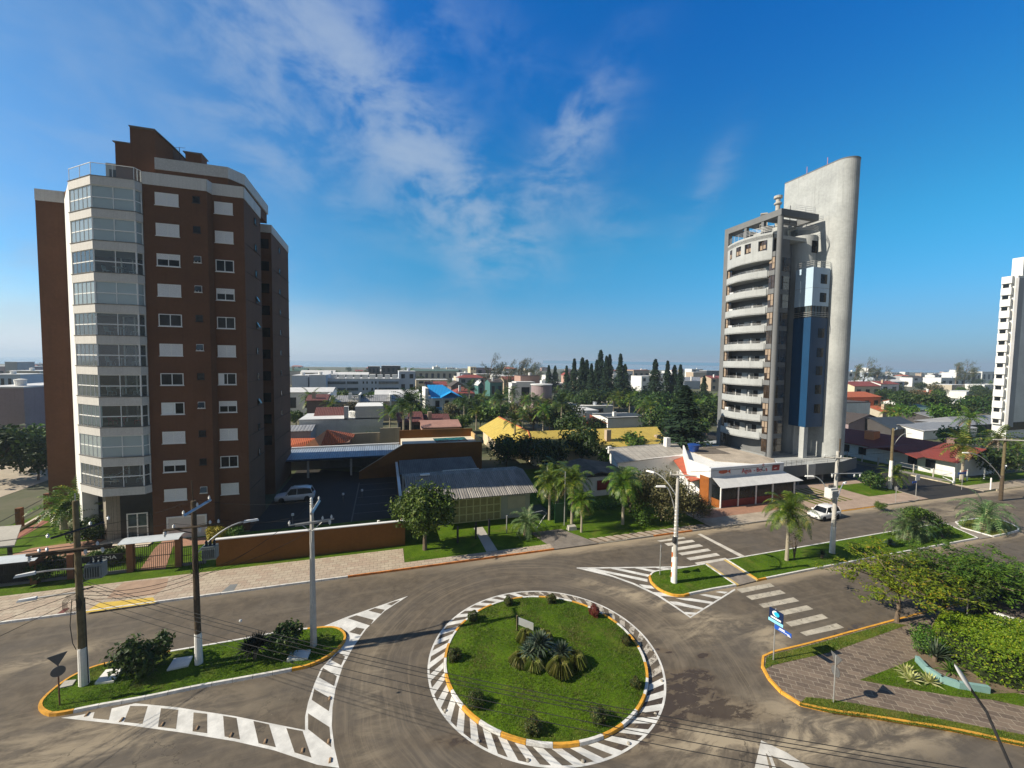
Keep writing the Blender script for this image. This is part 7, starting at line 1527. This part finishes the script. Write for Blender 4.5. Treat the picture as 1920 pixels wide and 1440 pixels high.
c=f2(9.8); MB().tube([(c[0],c[1],9.6),(c[0]-.06,c[1],11.0)],.03,6).build('top_rod',m_wood,p2)
arm(f2(9.4),(.22,.975),-1.15,1.15,m_steel,p2,w=.09,dz=.05,ins=(-1.1,.0,1.05)); arm(f2(8.35),(.995,.1),-1.35,1.45,m_wood,p2,w=.07,ins=(-.9,.8,1.2),down=(-1.3,.3)); MB().tube([f2(7.9),(f2(8.3)[0]-.8,f2(8.3)[1]-.2,8.3)],.03,5).build('brace',m_dark,p2)
transformer((f2(6)[0]+.75,f2(6)[1],6.35),p2,.8); lamp(f2(6.6),(.96,.28),2.4,1.5,p2)
c=f2(6); mb=MB()
for k in range(4): mb.tube([(c[0]+.15+.12*k*math.cos(t*.8),c[1]-.3,c[2]+.2+(.3+.1*k)*math.sin(t*.8)) for t in range(9)],.014,4,False)
mb.build('cable_loops',m_black,p2)
p3,f3=pole(588,1212,9.0,.20,.11,m_pole,'tall pale concrete utility pole at the right tip of the left island',0,(-.02,0),square=True)
arm(f3(8.1),(.985,.17),-1.25,1.25,m_steel,p3,w=.05,ins=(-1.2,.6,1.1),down=(1.0,)); arm(f3(8.0),(.985,.17),-.9,.95,m_steel,p3,w=.035)
MB().lathe(f3(9.1),[(.05,0),(.1,.1),(.06,.16),(.1,.24),(.06,.3),(.1,.38),(.03,.48)],9).build('top_insulator',m_cer,p3); c=f3(9.1); arm(f3(8.95),(.05,.998),-1.1,1.15,m_steel,p3,w=.1,ins=(-1.0,1.1))
for sx in (-1,1): MB().tube([(f3(7.5)[0],f3(7.5)[1]-.15,7.5),(f3(8)[0]+sx*.6,f3(8)[1]-.2,8.05)],.025,5).build('brace',m_steel,p3)
p4,f4=pole(1264,1092,9.25,.20,.11,m_pole,'pale concrete utility pole on the small island with two curved lamp arms',2.2)
arm(f4(9.1),(.9,-.44),-.65,1.4,m_pole,p4,w=.055,ins=(-.6,.1),down=()); lamp(f4(5.4),(-.93,.35),1.0,2.7,p4); lamp(f4(7.2),(-.35,.93),2.2,1.6,p4)
MB().tube([f4(8.2),(f4(8.9)[0]+.5,f4(8.9)[1]-.2,8.85)],.025,5).build('brace',m_steel,p4)
MB().lathe((f4(3.6)[0]-.2,f4(3.6)[1]-.1,3.5),[(.15,0),(.18,.2),(.15,.5)],8).build('junction_box',m_dark,p4)
mb=MB()
for k in range(12): c=f4(4+k*.3); mb.lathe(c,[(.20-.008*k,0),(.215-.008*k,.03),(.2-.008*k,.06)],10)
mb.build('steel_bands',m_steel,p4)
p5,f5=pole(1560,1037,9.9,.21,.13,m_pole,'concrete utility pole on the long median with a transformer and twin lamps',2.6)
arm(f5(9.4),(.9,-.44),-1.3,1.1,m_pole,p5,w=.06,ins=(-1.2,.2)); arm(f5(7.9),(.97,-.2),-.7,2.5,m_steel,p5,w=.05,ins=(),down=(-.6,1.7,2.3)); transformer((f5(6)[0]-.62,f5(6)[1],5.6),p5,1.0,M('white transformer',(.6,.6,.58),.5,.1))
lamp(f5(4.6),(-.9,.43),2.0,2.9,p5); lamp(f5(4.2),(.93,.37),3.0,2.2,p5); c=f5(9.9); MB().tube([(c[0]+.2,c[1],8.5),(c[0]+.25,c[1],11.2)],.06,6).build('top_rod',m_wood,p5)
mb=MB()
for k in range(5): c=f5(3.+k*.22); mb.tube([(c[0]-.2,c[1]-.22,c[2]),(c[0]+.2,c[1]-.2,c[2]+.25)],.02,4)
mb.build('painted_marks',m_dark,p5)
p6,f6=pole(1668,916,9.,.22,.15,m_wood2,'weathered pole with white foot and one lamp beside the side street',4.2); lamp(f6(6.2),(.9,-.4),1.8,2.2,p6); arm(f6(8.9),(.95,.3),-.3,1.2,m_steel,p6,ins=(1.0,))
p7,f7=pole(1876,937,8.6,.2,.14,m_wood2,'utility pole with a long pale crossarm near the right edge',0); arm(f7(8.4),(.9,-.44),-1.6,3.0,m_pole,p7,w=.09,ins=(-.2,)); lamp(f7(2.9),(-.93,.36),4.6,3.6,p7); lamp(f7(2.6),(.95,.3),3.,1.8,p7)
MB().lathe((f7(.1)[0],f7(.1)[1],.12),[(.215,0),(.2,3.4)],12).build('dark_base',m_wood,p7)
# near lamp post, cut by the frame at bottom right
lx,ly=14.6,7.2
NL=thing('street_lamp','curved grey street lamp arm reaching in at the bottom right corner','street lamp',(0,0,0))
hd=Vector(PD(1800,1262,11.2)); e0=Vector(PD(1850,1335,10.8)); e1=Vector(PD(1905,1460,10.4)); base=Vector((e1.x+.35,e1.y-.25,0))
NL.location=(base.x,base.y,0)
MB().tube([(base.x,base.y,0),(base.x,base.y,e1.z-1.2),(base.x-.1,base.y+.05,e1.z-.6),tuple(e1),tuple(e0),tuple(hd+(e0-hd)*.35)],[.09,.07,.045,.036,.034,.032],10).build('post_and_arm',m_dark,NL,smooth=True)
d=(hd-e0).normalized(); s=Vector((d.y,-d.x,0)).normalized(); u_=Vector((0,0,1)); q=MB(); a=hd+(e0-hd)*.42; N=8; prev=None
for i in range(N+1):
    t=i/N; w_=.15*math.sin(math.pi*min(1,.12+t*.86))**.6; hh=.09*math.sin(math.pi*min(1,.15+t*.8))**.6; c=a+d*(t*.62)
    ring_=[q.vert(c+s*w_*math.cos(k*math.pi/4)+u_*hh*math.sin(k*math.pi/4)) for k in range(8)]
    if prev:
        for k in range(8): q.face((prev[k],prev[(k+1)%8],ring_[(k+1)%8],ring_[k]))
    prev=ring_
q.build('lamp_head',M('grey lamp cover',(.42,.43,.43),.5,.08),NL,smooth=True)
# cables
def cable(a,b_,sag,r,label,m=m_black,n=16,balls=()):
    a=Vector(a);b_=Vector(b_); P=[a.lerp(b_,i/n)-Vector((0,0,sag*4*(i/n)*(1-i/n))) for i in range(n+1)]
    o=MB().tube(P,r,5).build('overhead_cable',m); return tag(o,label,'cable')
RP=base
for i,(z0_,z1_,sg_,dx) in enumerate(((6.0,7.6,.75,0),(5.85,7.45,.8,.05),(5.6,7.3,.8,.1),(5.1,6.9,.75,.1),(4.8,6.6,.8,.15))):
    cable((f1(z0_)[0]+.2,f1(z0_)[1]-.15,z0_),(RP.x+1.2,RP.y-1.2+dx,z1_),sg_,.012,['uppermost thick black cable crossing the roundabout','second black cable crossing the roundabout from the top','third cable over the roundabout, slightly apart','fourth thin cable over the roundabout','lowest cable crossing in front of the roundabout'][i])
for i,(z0_,tgt) in enumerate(((5.5,(-46,5,9)),(5.3,(-40,2,7)),(5.0,(-34,-2,5)))): cable((f1(z0_)[0],f1(z0_)[1],z0_),tgt,.6,.013,['upper cable running left out of the frame','middle cable running down left out of the frame','lower cable running down left past the island'][i])
for i,(a,c_) in enumerate(((8.2,8.9),(7.7,8.4),(8.0,9.5))):
    cable((f1(8.4)[0]+(-1.2,1.3,.5)[i],f1(8.4)[1]-.1,8.9-.5*(i==1)),(f2(8.5)[0]+(-1.2,1.2,0)[i],f2(8.5)[1],(8.6,8.6,9.9)[i]),.25,.01,['thin wire between the two wooden poles, left one','thin wire between the two wooden poles, right one','thin wire to the slanted crossarm of the dark pole'][i])
    cable((f2(8.5)[0]+(-1.,1.2,0)[i],f2(8.5)[1],(8.6,8.6,9.9)[i]),(f3(8)[0]+(-1.2,1.1,.1)[i],f3(8)[1],(8.4,8.4,9.4)[i]),.3,.01,['thin wire from the dark pole to the concrete pole, left one','thin wire from the dark pole to the concrete pole, right one','topmost thin wire from the dark pole to the concrete pole'][i])
    cable((f3(8)[0]+(-1.2,1.1,.1)[i],f3(8)[1],(8.2,8.2,9.3)[i]),(f2(6)[0]-.2,f2(6)[1]-.1,5.6-.2*i),.5,.012,['drop wire from the concrete pole crossarm, left one','drop wire from the concrete pole crossarm, right one','drop wire from the top of the concrete pole'][i])
for i in range(3): cable((f2(5.4)[0],f2(5.4)[1],5.6-.25*i),(f1(5.2)[0]+.2,f1(5.2)[1],5.3-.2*i),.35,.014,['upper black bundle between the wooden poles','middle black bundle between the wooden poles','lower black bundle between the wooden poles'][i])
for i in range(4):
    cable((-75,24+i*.6,9.2-.2*i),(f1(8)[0]-1.2+.6*i,f1(8)[1],8.6 if i<2 else 7.9),.7,.011,f"thin wire left of the leftmost pole, {['highest','second','third','lowest'][i]} of four")
for i in range(3): cable((f4(9)[0]+(-.6,.1,1.2)[i],f4(9)[1]-.05*i,9.3),(f5(9.3)[0]+(-1.2,.2,1.)[i],f5(9.3)[1],9.7),.35,.007,['thin wire between the two median poles, left one','thin wire between the two median poles, middle one','thin wire between the two median poles, right one'][i],n=14)
for i in range(2): cable((f5(9.3)[0]+(-.8,.9)[i],f5(9.3)[1],9.6),(f7(8.4)[0]+(-1,.8)[i],f7(8.4)[1],8.7),.4,.008,['thin wire running to the far right pole, left one','thin wire running to the far right pole, right one'][i],n=14)
b_=thing('cable_marker','small pale ball hanging on the cable over the left island','cable marker',PD(451,1164,22))
q=MB(); x,y,z=PD(451,1164,19.5); b_.location=(x,y,z); q.lathe((x,y,z),[(.01,-.07),(.05,-.05),(.07,0),(.05,.05),(.01,.07)],10); q.build('ball',m_cer,b_)
# road signs
m_sb=M('grey sign back',(.11,.11,.11),.6,.15,4)
def prismY(mb,pts,c,rz,t=.03):
    cx,cy,cz=c; f=[]; g=[]
    for x,z in pts:
        f.append(mb.vert((cx+x*math.cos(rz),cy+x*math.sin(rz),cz+z))); g.append(mb.vert((cx+x*math.cos(rz)-t*math.sin(rz),cy+x*math.sin(rz)+t*math.cos(rz),cz+z)))
    mb.face(f); mb.face(g[::-1]); n=len(f)
    for i in range(n): mb.face((f[i],g[i],g[(i+1)%n],f[(i+1)%n]))
    return mb
circ=lambda r:[(r*math.cos(k*math.pi/10),r*math.sin(k*math.pi/10)) for k in range(20)]
tri=lambda s:[(-s,s*.55),(0,-s*1.15),(s,s*.55)]
m_redb=M('sign red border',(.5,.02,.02),.5,.05); m_ora=M('orange post paint',(.6,.16,.03),.6,.2,6)
def giveway(px,py,label,rz,post=m_steel,h=2.55,z0=.13,s=.36,back=m_sb):
    x,y=G(px,py,z0); t=thing('traffic_sign',label,'road sign',(x,y,z0)); MB().tube([(x,y,z0),(x,y,z0+h)],.032,8).build('post',post,t)
    d=(math.sin(rz)*.05,-math.cos(rz)*.05)
    p=prismY(MB(),tri(s),(x+d[0],y+d[1],z0+h-.18),rz).build('triangular_plate',back,t); prismY(MB(),circ(.27),(x+d[0],y+d[1],z0+h-.88),rz).build('round_plate',back,t); return t
giveway(112,1322,'dark backed triangular give way sign over a round plate on a rusty post',R(28),M('rusty post',(.16,.08,.05),.8,.2),2.7)
giveway(1237,1078,'give way sign on the small island seen from behind beside the pole',R(62),m_steel,2.6)
giveway(1562.5,1317,'give way sign seen edge on at the paved corner',R(76),m_steel,2.6)
q=thing('marker_post','white and orange striped post leaning on the concrete island pole','marker post',G3(1259,1091,.13)); x,y=G(1259,1091,.13)
for k in range(7): MB().tube([(x+.0,y,.13+k*.42),(x,y,.13+(k+1)*.42)],.06,8).build('band',m_frame if k%2==0 else m_ora,q)
x,y=G(1450,1237,.13); t=thing('tourist_sign','dark blue information sign with a white and cyan emblem on a grey post','sign',(x,y,.13))
MB().tube([(x,y,.13),(x,y,3.35)],.035,8).build('post',m_steel,t); rz=R(-62)+math.pi
rz=R(-84)
navy=M('navy sign face',(.008,.02,.07),.4,.05); cy=M('cyan sign ink',(.02,.42,.62),.4,.05); bl=M('royal blue plate',(.02,.09,.42),.4,.08)
dirx,diry=math.cos(rz),math.sin(rz); nx,ny=math.sin(rz),-math.cos(rz)
def onb(mb,pts,off,t=.01): return prismY(mb,pts,(x+nx*off,y+ny*off,2.85),rz,t)
rect=lambda a,b_,c,d:[(a,c),(b_,c),(b_,d),(a,d)]
bd=onb(MB(),rect(-.35,.5,-.36,.44),.06,.025).build('board',navy,t)
onb(MB(),rect(-.37,.52,-.38,-.2),.085,.012).build('cyan_band',M('pale cyan band',(.25,.62,.8),.4),bd)
onb(MB(),[(.06+.22*math.cos(k*.5),.2+.17*math.sin(k*.5)) for k in range(3,13)],.075).build('emblem',m_frame,bd); onb(MB(),[(.12+.17*math.cos(k*.5),.2+.14*math.sin(k*.5)) for k in range(0,12)],.089).build('emblem_disc',cy,bd)
onb(MB(),rect(-.24,.38,-.14,-.04),.075).build('text_bar',m_frame,bd)
pl=onb(MB(),rect(.0,1.0,-.72,-.46),.05,.02).build('street_plate',bl,t); onb(MB(),rect(.3,.62,-.56,-.5),.062).build('text_bar',m_frame,pl); onb(MB(),rect(.25,.9,-.63,-.60),.062).build('text_bar',m_frame,pl); onb(MB(),rect(.78,.96,-.70,-.66),.062).build('text_bar',m_frame,pl)
x,y=G(1717,930,.12); t=thing('street_sign','white board over a small blue plate on a pole at the side street corner','sign',(x,y,.12)); MB().tube([(x,y,.12),(x,y,2.6)],.04,8).build('post',m_steel,t)
MB().box(x-.35,x+.55,y-.07,y-.03,2.35,3.15).build('white_board',m_frame,t); MB().box(x-.9,x,y-.03,y+.0,2.0,2.25).build('blue_plate',bl,t)
x,y=G(1679,942,.12); t=thing('street_sign','thin pole with a small dark sign edge on the tower pavement','sign',(x,y,.12)); MB().tube([(x,y,.12),(x,y,2.3)],.035,8).build('post',m_steel,t); MB().box(x-.02,x+.12,y-.2,y+.2,1.8,2.2).build('plate',m_sb,t)
x,y=G(1803,918,.12); t=thing('street_sign','blue crossed street name plates with a red top on the far corner','sign',(x,y,.12)); MB().tube([(x,y,.12),(x,y,3.0)],.035,8).build('post',m_steel,t); MB().box(x-1.1,x+.8,y-.04,y,2.45,2.75).build('blue_plate',bl,t); MB().box(x-.3,x+1.,y-.1,y-.05,2.85,2.95).build('red_plate',m_redb,t)
x,y=G(982,1186,.2); t=thing('notice_board','small leaning white board on a wooden stake in the round island','sign',(x,y,.2))
MB().hexa([(x-.45,y+.1,.2),(x-.36,y+.1,.2),(x-.36,y+.19,.2),(x-.45,y+.19,.2)],[(x-.47,y+.1,1.35),(x-.38,y+.1,1.35),(x-.38,y+.19,1.35),(x-.47,y+.19,1.35)]).build('stake',m_wood2,t); MB().hexa([(x-.36,y+.1,.75),(x+.6,y-.2,.35),(x+.6,y-.16,.35),(x-.36,y+.14,.75)],[(x-.36,y+.1,1.25),(x+.6,y-.2,.85),(x+.6,y-.16,.85),(x-.36,y+.14,1.25)]).build('board',m_frame,t)
# slabs on the left island
def slabt(pts,h,label,m=m_limewash): 
    t=MB(); P=pg(pts,.14); t.slab([(a,c,.13+h) for a,c,_ in P],h); return tag(t.build('inspection_slab',m),label,'slab')
z5=lambda x,y:(x/4.3636,1140+y/4.3636)
slabt([z5(775,648),z5(930,632),z5(1003,522),z5(868,537)],.12,'white painted concrete slab left of the big island shrub'); slabt([z5(1365,537),z5(1540,498),z5(1578,420),z5(1425,442)],.1,'white concrete slab between the shrub and the dark pole'); slabt([z5(480,682),z5(590,657),z5(626,610),z5(530,622)],.06,'small grey slab near the left tip of the island',m_conc); slabt([z7(600,545),z7(770,530),z7(797,462),z7(640,468)],.14,'mossy white slab under the concrete pole')
# studs along the hatched line
for i,q in enumerate(([163,1340],[228,1350],[304,1359],[369,1366],[433,1379],[497,1391],[567,1408],[619,1426],[616,1391],[535+83,1310])):
    x,y=G(*q); t=MB().hexa([(x-.06,y-.13,0.005),(x+.06,y-.13,0.005),(x+.06,y+.13,0.005),(x-.06,y+.13,0.005)],[(x-.03,y-.1,.07),(x+.03,y-.1,.07),(x+.03,y+.1,.07),(x-.03,y+.1,.07)]).build('road_stud',M('worn stud',(.3,.2,.12),.8) if i==0 else bpy.data.materials['worn stud'])
    tag(t,'worn tan road stud along the hatched splitter line','road stud','road studs on the hatched line')
for i in range(8):
    a=R(200+i*21); x,y=CX+(RO-.22)*math.cos(a),CY+(RO-.22)*math.sin(a); t=MB().lathe((x,y,.005),[(.09,0),(.08,.05),(.03,.07)],8).build('road_stud',m_kc); tag(t,'small pale stud inside the ring line of the roundabout','road stud','studs round the roundabout')
# ------------------------------------------------ cars
def car(label,loc,rz,paint,suv=False):
    L,Wd,Hh=(4.55,1.85,1.68) if suv else (3.95,1.68,1.48); s=L/4.0; t=thing('parked_car',label,'car',(0,0,0))
    bel=.92 if suv else .86
    prof=[(-1.,.42,.62,.66),(-.985,.32,.74,.80),(-.92,.24,.78,.88),(-.75,.2,bel*.93,.95),(-.5,.2,bel,.99),(-.1,.2,bel+.01,1.),(.35,.2,bel+.02,1.),(.75,.2,bel+.04,.98),(.93,.24,bel+.02,.92),(.985,.36,.86,.84),(1.,.45,.7,.78)]
    mb=MB(); prev=None
    for fx,zb,zt,hw in prof:
        x=fx*L/2; w_=hw*Wd/2; sec=[(-w_*.9,zb),(-w_,zb+.12),(-w_,zb+(zt-zb)*.6),(-w_*.96,zt-.04),(-w_*.8,zt),(w_*.8,zt),(w_*.96,zt-.04),(w_,zb+(zt-zb)*.6),(w_,zb+.12),(w_*.9,zb)]
        rg=[mb.vert((x,y,z)) for y,z in sec]
        if prev:
            for k in range(10): mb.face((prev[k],rg[k],rg[(k+1)%10],prev[(k+1)%10]))
        else: mb.face(rg)
        prev=rg
    mb.face(prev[::-1]); body=mb.build('body',paint,t,smooth=True)
    # greenhouse: glass hull, then roof and pillars proud of it
    st=[(-.46,bel-.01,.80,.80),(-.2,Hh-.08,.66,.66),(.0,Hh-.02,.67,.67),(.5,Hh-.03,.66,.66),(.78,Hh-.16,.62,.62),(.93,bel+.02,.74,.74)]
    def hull(sc,dz,z0=None):
        mb=MB()
        lo=[(fx*L/2,.90*Wd/2*sc) for fx in (-.46,-.2,0,.5,.78,.93)]; hi=[(fx*L/2,hw*Wd/2*sc*1.08,zt+dz) for fx,zt,hw,_ in st]
        pr=None
        for (x,w_),(x2,w2,z2) in zip(lo,hi):
            rg=[mb.vert((x,-w_,bel-.03)),mb.vert((x2,-w2,z2)),mb.vert((x2,w2,z2)),mb.vert((x,w_,bel-.03))]
            if pr:
                for k in range(3): mb.face((pr[k],rg[k],rg[k+1],pr[k+1]))
            pr=rg
        return mb
    g=hull(1,0).build('windows',m_win,t)
    mb=MB(); rf=[(-.24,.62),(-.05,.66),(.5,.66),(.78,.62),(.82,.6)]
    zz={-.24:Hh-.1,-.05:Hh+.02,.5:Hh+.01,.78:Hh-.10,.82:Hh-.17}; pr=None
    for fx,hw in rf:
        x=fx*L/2; w_=hw*Wd/2*1.1; rg=[mb.vert((x,-w_,zz[fx]-.05)),mb.vert((x,-w_*.9,zz[fx])),mb.vert((x,w_*.9,zz[fx])),mb.vert((x,w_,zz[fx]-.05))]
        if pr:
            for k in range(3): mb.face((pr[k],rg[k],rg[k+1],pr[k+1]))
        pr=rg
    mb.build('roof',paint,t,smooth=True)
    for sy in (-1,1):
        for (x0_,x1_) in ((-.46,-.22),(.12,.13),(.93,.80)):
            MB().tube([(x0_*L/2,sy*.905*Wd/2,bel-.02),(x1_*L/2,sy*.73*Wd/2,Hh-.09)],.035,5).build('pillar',paint,t)
        m_=MB().box(-.36*L/2,-.30*L/2,sy*Wd/2*.98,sy*(Wd/2+.16),bel,bel+.14) if sy>0 else MB().box(-.36*L/2,-.30*L/2,sy*(Wd/2+.16),sy*Wd/2*.98,bel,bel+.14); m_.build('mirror',paint,t)
        for wx in (-.63,.62):
            c=(wx*L/2,sy*(Wd/2-.1)); q=MB(); rr=.34 if suv else .30
            q.lathe((0,0,0),[(rr*.7,-.1),(rr,-.09),(rr,.09),(rr*.7,.1)],20); o=q.build('tyre',m_black,t); o.rotation_euler=(R(90),0,0); o.location=(c[0],c[1],rr)
            q=MB(); q.lathe((0,0,0),[(rr*.66,-.11),(rr*.66,.11),(rr*.5,.12),(.05,.10)],14); r_=q.build('rim',m_steel,o); r_.parent=o; r_.scale=(1,1,1 if sy<0 else 1)
        h=MB().hexa([(-.985*L/2,sy*.45*Wd/2,.6),(-.9*L/2,sy*.89*Wd/2,.62),(-.9*L/2,sy*.80*Wd/2,.62),(-.95*L/2,sy*.45*Wd/2,.6)],[(-.97*L/2,sy*.45*Wd/2,.75),(-.86*L/2,sy*.9*Wd/2,.8),(-.86*L/2,sy*.8*Wd/2,.8),(-.93*L/2,sy*.45*Wd/2,.75)]).build('headlight',m_cer,t)
        MB().hexa([(.96*L/2,sy*.6*Wd/2,.7),(.93*L/2,sy*.88*Wd/2,.7),(.9*L/2,sy*.8*Wd/2,.7),(.93*L/2,sy*.6*Wd/2,.7)],[(1.0*L/2,sy*.6*Wd/2,.92),(.95*L/2,sy*.9*Wd/2,.92),(.9*L/2,sy*.8*Wd/2,.92),(.93*L/2,sy*.6*Wd/2,.92)]).build('tail_light',m_redb,t)
    MB().box(-1.0*L/2-.01,-.98*L/2,-.5,.5,.36,.5).build('grille',m_dark,t); MB().box(-1.0*L/2-.03,-1.0*L/2-.01,-.25,.25,.40,.5).build('licence_plate',m_frame,t)
    MB().box(-.9*L/2,.9*L/2,-.82*Wd/2,.82*Wd/2,.15,.22).build('underbody',m_black,t)
    if suv:
        for sy in (-1,1): MB().tube([(-.1*L/2,sy*.55*Wd/2,Hh+.06),(.65*L/2,sy*.55*Wd/2,Hh+.05)],.025,5).build('roof_rail',m_steel,t)
    t.location=loc; t.rotation_euler=(0,0,rz); return t
m_car=M('white car paint',(.78,.78,.77),.25,.03,1,spec=.6)
x,y=G(1546,973,.0); car('white hatchback parked at the kerb before the grey tower',(x+.3,y+.3,.01),R(4),m_car)
x,y=G(553,939,.02); car('white SUV parked in the dark yard behind the orange wall',(x,y+.3,.03),R(3),m_car,True)
# ---------------------------------------------------------------- sea air: even haze round the whole place
hm=bpy.data.materials.new('sea haze'); hm.use_nodes=True; hn=hm.node_tree; hn.nodes.clear(); hv=hn.nodes.new('ShaderNodeVolumePrincipled'); ho=hn.nodes.new('ShaderNodeOutputMaterial')
hv.inputs['Color'].default_value=(.70,.85,1.,1); hv.inputs['Density'].default_value=.00030; hv.inputs['Anisotropy'].default_value=.2; hn.links.new(hv.outputs[0],ho.inputs['Volume'])
o=MB().box(-6800,7200,-600,8400,-2.5,70).build('haze',hm); o['kind']='stuff'; o['label']='thin even sea haze fading the far roofs'
